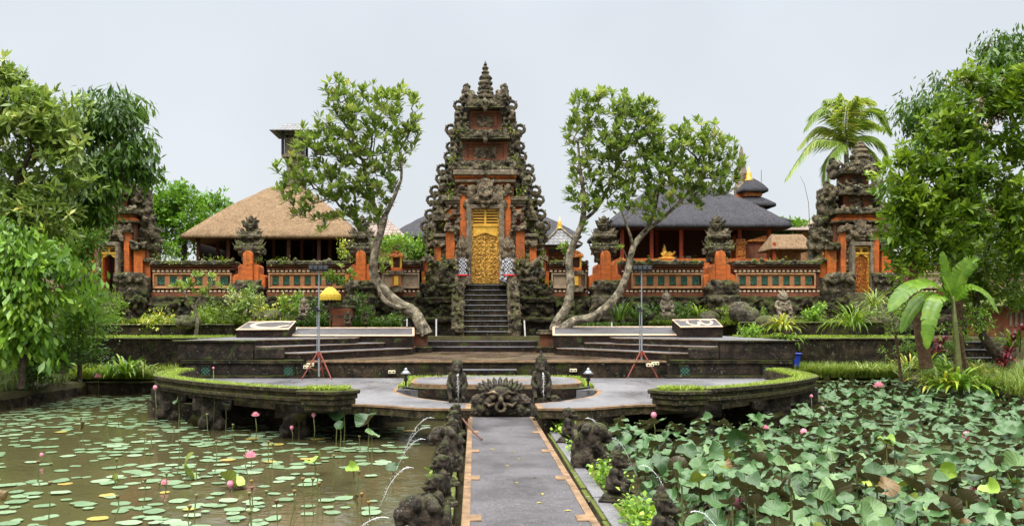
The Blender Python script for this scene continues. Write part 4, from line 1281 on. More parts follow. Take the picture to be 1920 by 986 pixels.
# ---- side gates
def side_gate(cx, label, open_):
    t = empty('side_gate', (fx(cx), 45.3, fz(560)), label, 'temple gate', 'side gates of the temple')
    def gb(mb, s, a, b, yt, yb, d0, d1):
        x0, x1 = sorted((cx + s * a, cx + s * b)); return fbox(mb, x0, x1, yt, yb, d0, d1)
    if open_:
        mb = MB()
        for s in (-1, 1): gb(mb, s, 17, 40, 405, 548, 44.3, 46.6)
        fbox(mb, cx - 17, cx + 17, 405, 452, 44.3, 46.6); mb.build('brick_core', M['brick_old'], t)
    else:
        mb = MB(); fbox(mb, cx - 40, cx + 40, 405, 548, 44.3, 46.6); mb.build('brick_core', M['brick_old'], t)
    mb = MB(); fbox(mb, cx - 43, cx + 43, 408, 413, 44.0, 46.7); fbox(mb, cx - 38, cx + 38, 402, 407, 44.1, 46.7); mb.build('brick_cornice', M['brick'], t, bevel=.01)
    mb = MB(); fbox(mb, cx - 46, cx + 46, 413.2, 417, 43.9, 46.7); fbox(mb, cx - 48, cx + 48, 392, 401.5, 43.8, 46.8)
    pblobs(mb, cx - 48, cx + 48, 388, 400, 43.85, 40, .13, 3); mb.build('cornice', M['stone'], t, remesh=.042, noise=CR(.042), flat=True)
    for s in (-1, 1):
        mb = MB(); gb(mb, s, 26, 36, 436, 512, 43.95, 44.4); mb.build('pilaster', M['brick'], t, bevel=.01)
        mb = MB(); pblobs(mb, *sorted((cx + s * 20, cx + s * 26)), 436, 510, 44.1, 22, .1, 5); gb(mb, s, 19, 26, 432, 512, 44.1, 44.5); gb(mb, s, 24, 39, 424, 436, 43.8, 44.5); pblobs(mb, *sorted((cx + s * 24, cx + s * 40)), 422, 436, 43.85, 10, .12, 6)
        mb.build('pilaster_carving', M['stone_carved'], t, remesh=.034, noise=CR(.034), flat=True)
        mb = MB(); gb(mb, s, 40, 62, 466, 540, 44.4, 46); gb(mb, s, 62, 74, 496, 548, 44.6, 45.8); mb.build('wing', M['brick_old'], t)
        mb = MB(); gb(mb, s, 43, 60, 468, 516, 44.05, 44.5); gb(mb, s, 60, 72, 490, 520, 44.2, 44.7); mb.build('wing_pilaster', M['brick'], t, bevel=.01)
        mb = MB(); gb(mb, s, 39, 66, 456, 467, 43.9, 46); gb(mb, s, 60, 78, 484, 491, 44.0, 46); pblobs(mb, *sorted((cx + s * 38, cx + s * 70)), 452, 468, 43.9, 20, .13, 7)
        gb(mb, s, 36, 60, 412, 458, 44.9, 46.2); gb(mb, s, 56, 70, 436, 488, 45, 46); pblobs(mb, *sorted((cx + s * 38, cx + s * 68)), 405, 486, 44.9, 55, .19, 8, .2)
        gb(mb, s, 30, 50, 345, 405, 44.9, 46.2); pblobs(mb, *sorted((cx + s * 30, cx + s * 54)), 345, 405, 44.8, 40, .18, 9, .2)
        q = random.Random(12)
        for dx, py in ((36, 318), (44, 345), (50, 368), (58, 385), (64, 410), (72, 435), (76, 458), (33, 300)):
            spike(mb, (fx(cx + s * dx), fz(py)), s * .55, .8, .5, .13, 45); mb.ell((fx(cx + s * (dx - 2)), 45, fz(py + 4)), .26)
            mb.arc((fx(cx + s * (dx + 3)), 45, fz(py - 4)), .17, .07, 0, 5.2, 10, 6)
        mb.build('carved_wing_mass', M['stone'], t, remesh=.05, noise=CR(.05), flat=True)
        mb = MB(); gb(mb, s, 15.5, 75, 520, 548, 43.5, 45.5); pblobs(mb, *sorted((cx + s * 20, cx + s * 70)), 516, 530, 43.45, 26, .18, 10, .1)
        gb(mb, s, 14, 62, 512, 522, 43.4, 45)
        mb.build('carved_plinth', M['stone'], t, remesh=.05, noise=CR(.05), flat=True)
    for hw, yt, yb, hwb, yb2, d0 in ((34, 310, 326, 21, 348, 44.7), (39, 346, 366, 27, 392, 44.45)):
        DEP[0] = d0
        mb = MB(); fbox(mb, cx - hwb, cx + hwb, yb, yb2, d0 + .25, 46.2); b = mb.build('brick_tier', M['brick_old'], t)
        mb = MB(); pblobs(mb, cx - hwb * .6, cx + hwb * .6, yb + 2, yb2 - 2, d0 + .22, 14, .13, yt); mb.build('tier_carving', M['stone_carved'], b, remesh=.036, noise=CR(.036), flat=True)
        mb = MB(); h = yb - yt
        fbox(mb, cx - hw, cx + hw, yt + h * .5, yb, d0 - .2, 46.4); fbox(mb, cx - hw * .85, cx + hw * .85, yt, yt + h * .55, d0 - .05, 46.3)
        pblobs(mb, cx - hw, cx + hw, yt, yb, d0 - .15, 36, .15, yt + 1)
        for s in (-1, 1):
            spike(mb, (fx(cx + s * hw * .9), fz(yt + 3)), s * .5, .85, .5, .14, d0)
            spike(mb, (fx(cx + s * hw * .6), fz(yt + 2)), s * .3, .95, .4, .12, d0 - .1)
        mb.build('roof_tier', M['stone'], t, remesh=.045, noise=CR(.045), flat=True)
    DEP[0] = 45.4
    mb = MB()
    mb.lathe((fx(cx), 45.4, 0), [(r * KF, fz(y)) for r, y in [(24, 312), (22, 304), (16, 302), (20, 296), (18, 292), (13, 290), (16, 285), (14, 281), (9, 280), (11.5, 276), (10, 273), (6, 272), (8, 269), (6, 267), (3, 266), (3.5, 263), (1.5, 260), (.4, 254)]], 12)
    blobs(mb, fx(cx - 18), fx(cx + 18), fz(308), fz(288), 45.1, 14, .14, 4); mb.build('finial', M['stone'], t, remesh=.036, noise=CR(.036), flat=True)
    DEP[0] = 44.0
    kala(t, cx, 438, .78, 44.0, 2)
    mb = MB()
    for s in (-1, 1): gb(mb, s, 14.5, 20, 462, 548, 43.6, 44.6)
    fbox(mb, cx - 20, cx + 20, 455, 462, 43.6, 44.6); mb.build('door_frame', M['stone_grey'], t, bevel=.02)
    gold_door(t, cx, 14.4, 462.5, 548, 43.8, 472, 482, 'gold_red', open_)
    for s in (-1, 1):
        mb = MB(); gb(mb, s, 18, 76, 546, 572, 43.45, 46); gb(mb, s, 18, 80, 570, 600, 43.2, 46); gb(mb, s, 18, 84, 598, 630, 43.0, 46); pblobs(mb, *sorted((cx + s * 20, cx + s * 80)), 555, 625, 43.1, 40, .18, 14, .15)
        mb.build('stone_foot', M['stone_moss'], t, remesh=.07, noise=CR(.07), flat=True)
    mb = MB()
    for k in range(6): mb.box(fx(cx) - .95, fx(cx) + .95, 43.3 - .3 * k, 43.4, 2.0, fz(548) - .25 * k - .03)
    mb.build('steps', M['stone_ledge'], t, bevel=.02)
    return t
side_gate(207, 'smaller temple gate at far left with its door standing open', True)
side_gate(1612, 'smaller temple gate at right below the palm with a closed gilt door', False)

# ---- temple wall with green tile panels
def temple_wall(px0, px1, panels, label, plain_panel=False):
    t = empty('temple_wall', (fx((px0 + px1) / 2), 44.3, fz(620)), label, 'wall', 'temple wall sections')
    mb = MB(); n = int((px1 - px0) / 9)
    fbox(mb, px0, px1, 489, 497, 43.85, 45.3)
    pblobs(mb, px0, px1, 486, 496, 43.9, n, .11, int(px0), .06)
    mb.build('coping', M['stone_ledge'], t, remesh=.05, noise=CR(.05), flat=True)
    mb = MB(); fbox(mb, px0, px1, 497.2, 500, 43.95, 45.2); fbox(mb, px0, px1, 503, 505.5, 44.02, 45); fbox(mb, px0, px1, 549, 556, 43.95, 45.1)
    mb.build('brick_course', M['brick_old'], t, bevel=.01)
    mb = MB(); fbox(mb, px0, px1, 500, 549, 44.2, 45.0); mb.build('wall_core', M['brick_old'], t)
    for a, b, nt in panels:
        mb = MB()
        fbox(mb, a, b, 512, 515, 44.0, 44.3); fbox(mb, a, b, 537.5, 541, 44.0, 44.3); fbox(mb, a, a + 3, 515, 537.5, 44.0, 44.3); fbox(mb, b - 3, b, 515, 537.5, 44.0, 44.3)
        p = mb.build('panel', M['tan'] if nt else M['tan_grey'], t, bevel=.015)
        if nt:
            mb = MB(); step = (b - a - 6) / nt
            fbox(mb, a + 3, b - 3, 515, 517.5, 44.06, 44.25); fbox(mb, a + 3, b - 3, 535, 537.5, 44.06, 44.25)
            for k in range(nt + 1): fbox(mb, a + 3 + step * k - step * (.2 if 0 < k < nt else 0), a + 3 + step * k + step * (.2 if 0 < k < nt else .2), 517.5, 535, 44.06, 44.25)
            mb.build('panel_surround', M['brick_tan'], p)
            for k in range(nt):
                cxp = a + 3 + step * (k + .5); r = min(step * .30, 6.8) * KF; cz = fz(526.2); x = fx(cxp); y = 44.12
                mb = MB()
                mb.arc((x, y, cz), r * .62, .022, 0, 2 * math.pi, 12, 5)
                for q in (-1, 1):
                    mb.tube([(x - r, y, cz - q * r), (x + r, y, cz + q * r)], .022, 5)
                    mb.box(x + q * r * .98 - .02, x + q * r * .98 + .02, y - .04, y + .03, cz - r, cz + r); mb.box(x - r, x + r, y - .04, y + .03, cz + q * r * .98 - .02, cz + q * r * .98 + .02)
                mb.tube([(x - r, y, cz), (x, y, cz + r), (x + r, y, cz), (x, y, cz - r), (x - r, y, cz)], .022, 5)
                tl = mb.build('green_tile', M['tile_green'], p)
                mb = MB(); mb.box(x - r, x + r, y + .04, y + .07, cz - r, cz + r); mb.build('tile_back', M['tile_dark'], tl)
        else:
            mb = MB(); fbox(mb, a + 3, b - 3, 515, 537.5, 44.1, 44.25); mb.build('panel_field', M['tan_grey'], p)
    # rows of small round bosses above and below
    mb = MB(); k = px0 + 4
    while k < px1 - 3:
        for py in (508.5, 546.3): mb.ell((fx(k), 44.08, fz(py)), (.10, .1, .062), 7, 5)
        k += 8.2
    mb.build('bosses', M['emblem'], t, smooth=True)
    mb = MB(); fbox(mb, px0, px1, 505.7, 511.3, 44.14, 44.3); fbox(mb, px0, px1, 543.2, 549, 44.14, 44.3); mb.build('boss_band', M['riser'], t)
    mb = MB()
    fbox(mb, px0, px1, 556, 575, 43.6, 45); fbox(mb, px0, px1, 573, 596, 43.3, 45); fbox(mb, px0, px1, 594, 626, 42.9, 45); fbox(mb, px0, px1, 570, 575, 43.4, 45); fbox(mb, px0, px1, 593, 598, 43.05, 45)
    pblobs(mb, px0, px1, 562, 620, 43.2, int((px1 - px0) * .35), .2, int(px1), .2)
    mb.build('stone_base', M['stone_moss'], t, remesh=.075, noise=CR(.075), flat=True)
    return t
temple_wall(284, 438, [(286, 434, 6)], 'temple wall section with a green tile panel between left side gate and first orange pillar')
temple_wall(500, 652, [(503, 650, 7)], 'temple wall section with a green tile panel below the straw thatched pavilion')
temple_wall(706, 790, [(716, 786, 0)], 'short temple wall section with a plain tan panel left of the great gate')
temple_wall(1030, 1104, [(1034, 1100, 0)], 'short temple wall section with a plain tan panel right of the great gate')
temple_wall(1164, 1320, [(1184, 1318, 6)], 'temple wall section with a green tile panel behind the right lamp stand')
temple_wall(1376, 1540, [(1380, 1530, 7)], 'temple wall section with a green tile panel between last pillar and right side gate')

temple_wall(-120, 126, [(-60, 110, 0)], 'temple wall section left of the left side gate hidden by the bank trees')
temple_wall(1694, 2000, [(1710, 1990, 0)], 'temple wall section right of the right side gate behind the bank trees')
# ---- orange pillars with carved crowns
def pillar(cx, label, big=1.0):
    t = empty('temple_pillar', (fx(cx), 44.2, fz(625)), label, 'pillar', 'orange pillars of the temple wall')
    mb = MB()
    def arch(a, b, yt, yb, d0, d1, rise):
        pts = [(fx(a), fz(yb)), (fx(b), fz(yb))]
        for k in range(9):
            u = k / 8; pts.append((fx(b + (a - b) * u), fz(yt + rise - rise * math.sin(math.pi * u) ** .6)))
        mb.prism(pts, d0, d1)
    arch(cx - 9, cx + 9, 471, 536, 43.62, 44.9, 7); b0 = mb.build('pillar_shaft', M['brick'], t, bevel=.02)
    for w, yt, dd in ((19, 496, .12), (30, 514, .22)):
        for s in (-1, 1):
            mb = MB(); arch(*sorted((cx + s * 9.1, cx + s * w)), yt, 540, 43.62 + dd, 44.9, 5); mb.build('pillar_wing', M['brick'], t, bevel=.02)
    mb = MB()
    fbox(mb, cx - 26, cx + 26, 532, 558, 43.3, 44.6); fbox(mb, cx - 22, cx + 22, 526, 534, 43.4, 44.5); fbox(mb, cx - 30, cx + 30, 538, 544, 43.2, 44.6); pblobs(mb, cx - 26, cx + 26, 528, 556, 43.3, 30, .15, int(cx), .08)
    fbox(mb, cx - 30, cx + 30, 556, 625, 42.9, 44.6); pblobs(mb, cx - 30, cx + 30, 560, 620, 42.9, 24, .22, int(cx) + 1, .15)
    mb.build('carved_base', M['stone'], t, remesh=.055, noise=CR(.055), flat=True)
    mb = MB(); q = random.Random(int(cx))
    for w, yt, yb in ((19, 474, 490), (26, 463, 475), (22, 456, 463), (12, 447, 456), (20, 440, 447), (15, 434, 440), (7, 427, 435), (12, 419, 427), (6, 412, 419)):
        fbox(mb, cx - w * .8, cx + w * .8, yt, yb, 44.42 - w * .022, 44.6 + w * .022)
        for s in (-1, 1):
            for j in range(3):
                x = fx(cx + s * w * (.95 - .22 * j)); z = fz(yt + 3)
                mb.ell((x, 44.42 - w * .02, z), .07 + .002 * w); spike(mb, (x, z), s * .5, .85, .30 + .007 * w, .07, 44.42 - w * .02)
    mb.ell((fx(cx), 44.3, fz(410)), (.16, .16, .2)); mb.lathe((fx(cx), 44.3, fz(408)), [(.1, 0), (.12, .08), (.05, .12), (.02, .25)], 8)
    mb.build('carved_crown', M['stone'], t, remesh=.03, noise=CR(.03), flat=True)
    return t
pillar(468, 'orange brick pillar with carved stone crown in front of the straw thatched roof')
pillar(678, 'orange brick pillar with carved crown half hidden by the left frangipani tree')
pillar(1134, 'orange brick pillar with carved crown between the two right frangipani trunks')
pillar(1348, 'orange brick pillar with carved crown in front of the black thatched hall')
# ------------------------------------------------------------------ buildings behind the temple wall
GZ = 4.0
mb = MB(); mb.box(-22, -11.3, 39.95, 43.3, 1.8, 2.40); mb.box(12.4, 19.5, 39.95, 43.3, 1.8, 2.46); mb.box(-11.3, -3.2, 41.4, 43.4, 1.8, 2.3); mb.box(4.3, 12.4, 41.4, 43.4, 1.8, 2.3)
struct(mb.build('planting_bed', M['soil'], noise=[(.0, 1)]))

def hip_roof(name, m, parent, cx, cy, hw, hd, ridge, ze, zt, thick=.3, sag=.12, seg=10, lumps=.05, drop=0.0):
    """thick hipped roof, slightly bowed, with a rounded eave"""
    mb = MB(); rows = []
    n = 14
    def ring(hx, hy, z, r=.0):
        out = []
        for i in range(n): out.append((cx - hx + 2 * hx * i / n, cy - hy, z))
        for i in range(n): out.append((cx + hx, cy - hy + 2 * hy * i / n, z))
        for i in range(n): out.append((cx + hx - 2 * hx * i / n, cy + hy, z))
        for i in range(n): out.append((cx - hx, cy + hy - 2 * hy * i / n, z))
        return out
    rows.append(ring(hw * .80, hd * .80, ze + thick * .3)); rows.append(ring(hw * .985, hd * .985, ze - thick * .55)); rows.append(ring(hw, hd, ze - thick * .3)); rows.append(ring(hw * .99, hd * .99, ze))
    for k in range(1, seg + 1):
        t = k / seg
        z = ze + (zt - ze) * (t + sag * math.sin(math.pi * t))
        rows.append(ring(ridge + (hw - ridge) * (1 - t) * .985, .06 + (hd - .06) * (1 - t) * .985, z))
    for r in rows: mb.v += r
    N = 4 * n
    for i in range(len(rows) - 1):
        for k in range(N): mb.f.append((i * N + k, i * N + (k + 1) % N, (i + 1) * N + (k + 1) % N, (i + 1) * N + k))
    mb.f.append(tuple((len(rows) - 1) * N + k for k in range(N)))
    return mb.build(name, m, parent, smooth=True, noise=[(lumps, 1.4), (lumps * .5, 5)])

# straw thatched pavilion
d = 52.0; xk = lambda px: X(px, d); zk = lambda py: Z(py, d)
t = empty('thatched_pavilion', (xk(506), 55, GZ), 'open pavilion with a large straw thatched roof behind the left temple wall', 'pavilion')
hip_roof('roof', M['thatch'], t, xk(506), d + 5, xk(672) - xk(506), 5.2, .95, zk(440), 11.55, .45, .05)
mb = MB(); mb.ell((xk(506), d + 5, 11.6), (.4, .3, .2)); mb.ell((xk(506) - .45, d + 5, 11.75), .15); mb.ell((xk(506) + .45, d + 5, 11.75), .15); mb.build('ridge_cap', M['stone'], t, smooth=True)
for k in range(6):
    for yy in (d + 1.0, d + 5, d + 9):
        x = xk(362) + (xk(650) - xk(362)) * k / 5
        mb = MB(); mb.box(x - .1, x + .1, yy - .1, yy + .1, GZ, zk(440) + .4); mb.box(x - .2, x + .2, yy - .2, yy + .2, GZ, GZ + .7); mb.build('post', M['wood'], t)
mb = MB(); mb.box(xk(358), xk(654), d + .9, d + 1.1, zk(446), zk(440)); mb.build('beam', M['wood'], t)
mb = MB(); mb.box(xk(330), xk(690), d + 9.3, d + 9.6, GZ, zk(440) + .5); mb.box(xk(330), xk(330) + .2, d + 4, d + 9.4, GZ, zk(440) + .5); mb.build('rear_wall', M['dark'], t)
mb = MB(); mb.box(xk(352), xk(660), d + .3, d + 9.8, GZ, GZ + 1.0); mb.build('floor', M['brick_old'], t)
for k in range(7):
    mb = MB(); mb.box(xk(380 + 40 * k), xk(386 + 40 * k) + .35, d + 5, d + 5.5, GZ + 1, GZ + 2 + .5 * (k % 2))
    mb.build('inner_post', M['wood'], t)

# black thatched hall
t = empty('black_thatched_hall', (xk(1312), 55, GZ), 'hall with a wide black palm fibre roof and carved posts behind the right temple wall', 'hall')
hip_roof('roof', M['thatch_black'], t, xk(1312), d + 5, xk(1482) - xk(1312), 5.4, 1.5, zk(420), 11.7, .5, .06, lumps=.04)
for k in range(6):
    for yy in (d + 1.0, d + 8):
        x = xk(1172) + (xk(1452) - xk(1172)) * k / 5
        mb = MB(); mb.box(x - .1, x + .1, yy - .1, yy + .1, GZ, zk(420) + .4); mb.box(x - .19, x + .19, yy - .19, yy + .19, GZ, GZ + 1.1); mb.build('post', M['wood_red'], t)
mb = MB(); mb.box(xk(1166), xk(1458), d + .85, d + 1.1, zk(428), zk(421)); b = mb.build('beam', M['wood'], t)
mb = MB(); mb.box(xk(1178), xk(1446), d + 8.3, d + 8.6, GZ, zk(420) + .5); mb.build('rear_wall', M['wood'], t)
mb = MB(); mb.box(xk(1160), xk(1464), d + .2, d + 9.4, GZ, zk(484)); mb.build('floor', M['brick'], t)
for a, b_ in ((1386, 1404),):
    mb = MB(); fb = mb.box(xk(a), xk(b_), d + .6, d + 1.6, zk(484), zk(446)); mb.box(xk(a - 2), xk(b_ + 2), d + .5, d + 1.7, zk(456), zk(452)); mb.box(xk(a + 3), xk(b_ - 3), d + .55, d + .6, zk(478), zk(458)); mb.build('carved_cabinet', M['gold_red'], t)
mb = MB()
for k in range(3):
    mb.box(xk(1282 + 14 * k), xk(1291 + 14 * k), d + 3, d + 3.3, zk(484), zk(473))
mb.build('offering_boxes', M['cream'], t)
# gilt statue in the hall
t = empty('golden_statue', (xk(1255), d + .8, zk(484)), 'small golden winged statue sitting in the hall opening above the right wall', 'statue')
mb = MB(); x, z = xk(1255), zk(484); y = d + .8
mb.box(x - .5, x + .5, y - .2, y + .25, z, z + .1); mb.ell((x - .1, y, z + .32), (.24, .18, .26)); mb.ell((x - .14, y, z + .6), (.12, .12, .14)); mb.tube([(x - .1, y, z + .7), (x - .16, y, z + .95)], [.08, .02], 7)
mb.tube([(x + .0, y, z + .25), (x + .3, y, z + .2), (x + .5, y, z + .38)], [.16, .13, .05], 8); mb.ell((x + .5, y, z + .42), .09)
for s in (-1, 1): mb.tube([(x + s * .15, y, z + .45), (x + s * .34, y - .1, z + .3), (x + s * .2, y - .2, z + .18)], [.08, .07, .05], 6)
mb.build('figure', M['gold_plain'], t, remesh=.03, noise=[(.01, 8)])

# big dark roofed hall behind the gate
d2 = 60.0
t = empty('dark_roofed_hall', (X(909, d2), d2 + 3, GZ), 'dark black thatched roof showing at both sides behind the great gate', 'hall')
hip_roof('roof', M['thatch_black'], t, X(909, d2), d2 + 6, X(1092, d2) - X(909, d2), 6, 3.2, Z(441, d2), Z(380, d2) + .4, .4, .04)
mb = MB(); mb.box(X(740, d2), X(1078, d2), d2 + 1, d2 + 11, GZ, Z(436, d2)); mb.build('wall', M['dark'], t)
# brown tiled roof left
t = empty('brown_tiled_house', (X(720, 57), 58, GZ), 'house with a brown tiled roof glimpsed behind the left frangipani trunk', 'house')
hip_roof('roof', M['tile_brown'], t, X(706, 56), 58.5, 1.9, 2.2, .2, Z(441, 56), Z(396, 56), .15, .0)
mb = MB(); mb.box(X(706, 56) - 1.6, X(706, 56) + 1.6, 57, 60, GZ, Z(438, 56)); mb.build('wall', M['tan'], t)
# grey shingled shrine
d3 = 50.0
t = empty('grey_roofed_shrine', (X(1053, d3), d3 + 1, GZ), 'small shrine with a grey shingled roof and gilt finial right of the gate', 'shrine')
hip_roof('roof', M['tile_grey'], t, X(1053, d3), d3 + 1.2, X(1092, d3) - X(1053, d3), 1.25, .1, Z(458, d3), Z(424, d3), .14, -.08, lumps=.0)
mb = MB(); mb.lathe((X(1053, d3), d3 + 1.2, Z(426, d3)), [(.2, 0), (.22, .08), (.12, .14), (.17, .24), (.1, .34), (.12, .42), (.05, .5), (.02, .75)], 10); mb.build('finial', M['gold_plain'], t, smooth=True)
for s in (-1, 1):
    mb = MB(); x = X(1053 + s * 26, d3); mb.box(x - .08, x + .08, d3 + .5, d3 + .66, GZ, Z(455, d3)); mb.build('post', M['wood_red'], t)
mb = MB(); mb.box(X(1030, d3), X(1077, d3), d3 + 1.0, d3 + 1.9, GZ, Z(470, d3)); mb.build('shrine_body', M['brick_old'], t)
mb = MB()
for s in (-1, 1):
    for k in range(6):
        pass
    mb = MB(); mb.tube([(X(1053, d3) + s * .05, d3 + 1.15, Z(423, d3)), (X(1053, d3) + s * .6, d3 + .55, Z(441, d3)), (X(1053, d3) + s * 1.22, d3 - .02, Z(457, d3))], .06, 6); mb.build('roof_ridge', M['stone_grey'], t, smooth=True)

# many tiered shrine
d4 = 60.0
mx_, my_ = X(1421, d4), d4 + 1.5
t = empty('tiered_meru_shrine', (mx_, my_, GZ), 'tiered shrine with three black thatched roofs and a gilt finial at right', 'shrine')
mb = MB(); mb.box(mx_ - 1.5, mx_ + 1.5, my_ - 1.3, my_ + 1.3, GZ, Z(486, d4)); mb.box(mx_ - 1.2, mx_ + 1.2, my_ - 1, my_ + 1, Z(486, d4), Z(452, d4)); mb.build('base', M['brick_old'], t)
mb = MB(); mb.box(mx_ - 1.0, mx_ + 1.0, my_ - .9, my_ + .9, Z(452, d4), Z(416, d4)); mb.box(mx_ - 1.4, mx_ + 1.4, my_ - 1.2, my_ + 1.2, Z(452, d4), Z(447, d4)); mb.build('carved_cella', M['gold_red'], t)
for hw, ye, yt, nx_, nb in ((58, 413, 396, 28, 392), (37, 380, 363, 20, 362), (26, 351, 331, 8, 334)):
    hip_roof('roof', M['thatch_black'], t, mx_ if hw < 60 else mx_, my_, hw * d4 / FPX, hw * d4 / FPX * .9, .15, Z(ye, d4), Z(yt, d4) + .1, .4, .10, lumps=.02)
mb = MB(); mb.box(mx_ - .75, mx_ + .75, my_ - .65, my_ + .65, Z(392, d4), Z(374, d4)); mb.box(mx_ - .62, mx_ + .62, my_ - .55, my_ + .55, Z(364, d4), Z(346, d4)); mb.build('gilt_neck', M['gold_red'], t)
mb = MB(); mb.lathe((mx_ - .15, my_, Z(334, d4)), [(.3, 0), (.32, .12), (.2, .2), (.24, .4), (.16, .5), (.18, .62), (.07, .7), (.02, 1.05)], 10); mb.build('finial', M['gold_plain'], t, smooth=True)
mb = MB(); mb.tube([(X(1441, d4), my_, Z(352, d4)), (X(1441, d4), my_, Z(312, d4))], .03, 5); mb.build('lightning_rod', M['steel'], t)
# pointed stone shrine tip
t = empty('stone_spire', (X(1390, 62), 62, GZ), 'slim pale pointed stone spire rising behind the black thatched hall', 'spire')
mb = MB(); x = X(1390, 62)
mb.lathe((x, 62, 0), [(.55, GZ), (.5, 10), (.55, 12.2), (.42, 12.6), (.46, 13.2), (.3, 13.6), (.34, 14.1), (.2, 14.4), (.05, Z(273, 62))], 8); mb.build('spire_stone', M['stone_grey'], t, remesh=.06, noise=[(.05, 4)])
mb = MB(); mb.box(x - .6, x + .6, 61.4, 62.6, GZ, 11.6); mb.build('spire_base', M['brick'], t)
# watch tower
d5 = 62.0
wx = X(553, d5)
t = empty('watch_tower', (wx, d5, GZ), 'slim wooden bell tower with a small flared roof above the straw thatch', 'tower')
hip_roof('roof', M['tile_grey'], t, wx, d5, X(592, d5) - wx, 1.45, .55, Z(251, d5), Z(232, d5), .16, -.12, lumps=0)
mb = MB(); mb.box(wx - .5, wx + .5, d5 - .5, d5 + .5, GZ, Z(298, d5)); mb.box(wx - .8, wx + .8, d5 - .8, d5 + .8, Z(298, d5), Z(292, d5)); mb.build('tower_body', M['stone_grey'], t)
for s in (-1, 1):
    for q in (-1, 1):
        mb = MB(); mb.box(wx + s * .72 - .09, wx + s * .72 + .09, d5 + q * .72 - .09, d5 + q * .72 + .09, Z(294, d5), Z(250, d5)); mb.build('post', M['black_metal'], t)
mb = MB(); mb.box(wx - .62, wx + .62, d5 - .6, d5 + .6, Z(294, d5), Z(262, d5)); mb.build('screen', M['stone_grey'], t)
# yellow thatch shed near the right gate
d6 = 48.0
t = empty('thatched_shelter', (X(1490, d6), d6 + 1.5, GZ), 'little yellow thatched shelter beside the right side gate', 'shelter')
hip_roof('roof', M['thatch'], t, X(1497, d6), d6 + 1.8, 1.3, 1.2, .9, Z(463, d6), Z(434, d6), .2, .0)
for px in (1462, 1534):
    mb = MB(); x = X(px, d6); mb.box(x - .08, x + .08, d6 + .8, d6 + .95, GZ, Z(452, d6)); mb.build('post', M['wood_red'], t)
mb = MB(); mb.box(X(1470, d6), X(1532, d6), d6 + 2.4, d6 + 2.6, GZ, Z(458, d6)); mb.build('rear_wall', M['tan'], t)
# white house and low roof far right behind the trees
t = empty('white_house', (X(1700, 64), 66, GZ), 'pale house with a dark tiled roof partly hidden behind the right side gate', 'house')
mb = MB(); mb.box(X(1660, 64), X(1800, 64), 64, 70, GZ, Z(410, 64)); mb.build('wall', M['white'], t)
hip_roof('roof', M['tile_brown'], t, X(1700, 64), 67, 6.2, 4, 2, Z(412, 64), Z(375, 64), .2, 0)
t = empty('brown_roofed_house', (X(1530, 66), 68, GZ), 'house with a low brown roof behind the left shoulder of the right side gate', 'house')
hip_roof('roof', M['tile_brown'], t, X(1545, 66), 69, 3.4, 3, 1, Z(430, 66), Z(404, 66), .2, 0)
mb = MB(); mb.box(X(1500, 66), X(1590, 66), 66.8, 71, GZ, Z(427, 66)); mb.build('wall', M['tan'], t)

# shrine on the short wall left of the gate
def wall_shrine(px, label, h=1.0):
    t = empty('wall_shrine', (fx(px), 43.5, fz(545)), label, 'shrine', 'little shrines on the short walls')
    B = lambda a, b, yt, yb, m, nm, d0=43.4, d1=44.1: (lambda q: (fbox(q, px + a, px + b, yt, yb, d0, d1), q.build(nm, M[m], t, bevel=.012))[1])(MB())
    B(-13, 13, 538, 548, 'stone_carved', 'base'); B(-9, 9, 516, 538, 'brick_tan', 'stem'); B(-4, 4, 519, 536, 'gold_plain', 'gilt_panel', 43.34, 43.45)
    B(-13, 13, 509, 516, 'stone_carved', 'shelf', 43.3); B(-10, 10, 503, 509, 'brick', 'tray')
    for s in (-1, 1): B(*sorted((s * 6.5, s * 10)), 483, 503, 'gold_plain', 'post', 43.45, 43.6)
    B(-9, 9, 484, 503, 'wood', 'back', 43.8); B(-13, 13, 479, 484, 'gold_red', 'roof_board', 43.3)
    q = MB(); q.prism([(fx(px - 12), fz(479)), (fx(px + 12), fz(479)), (fx(px + 7), fz(474)), (fx(px), fz(471)), (fx(px - 7), fz(474))], 43.35, 44.05); q.build('pediment', M['gold_red'], t)
    return t
wall_shrine(745, 'small gilt shrine box on a carved stem left of the great gate')
wall_shrine(1078, 'small gilt offering shrine on a carved stem right of the great gate')

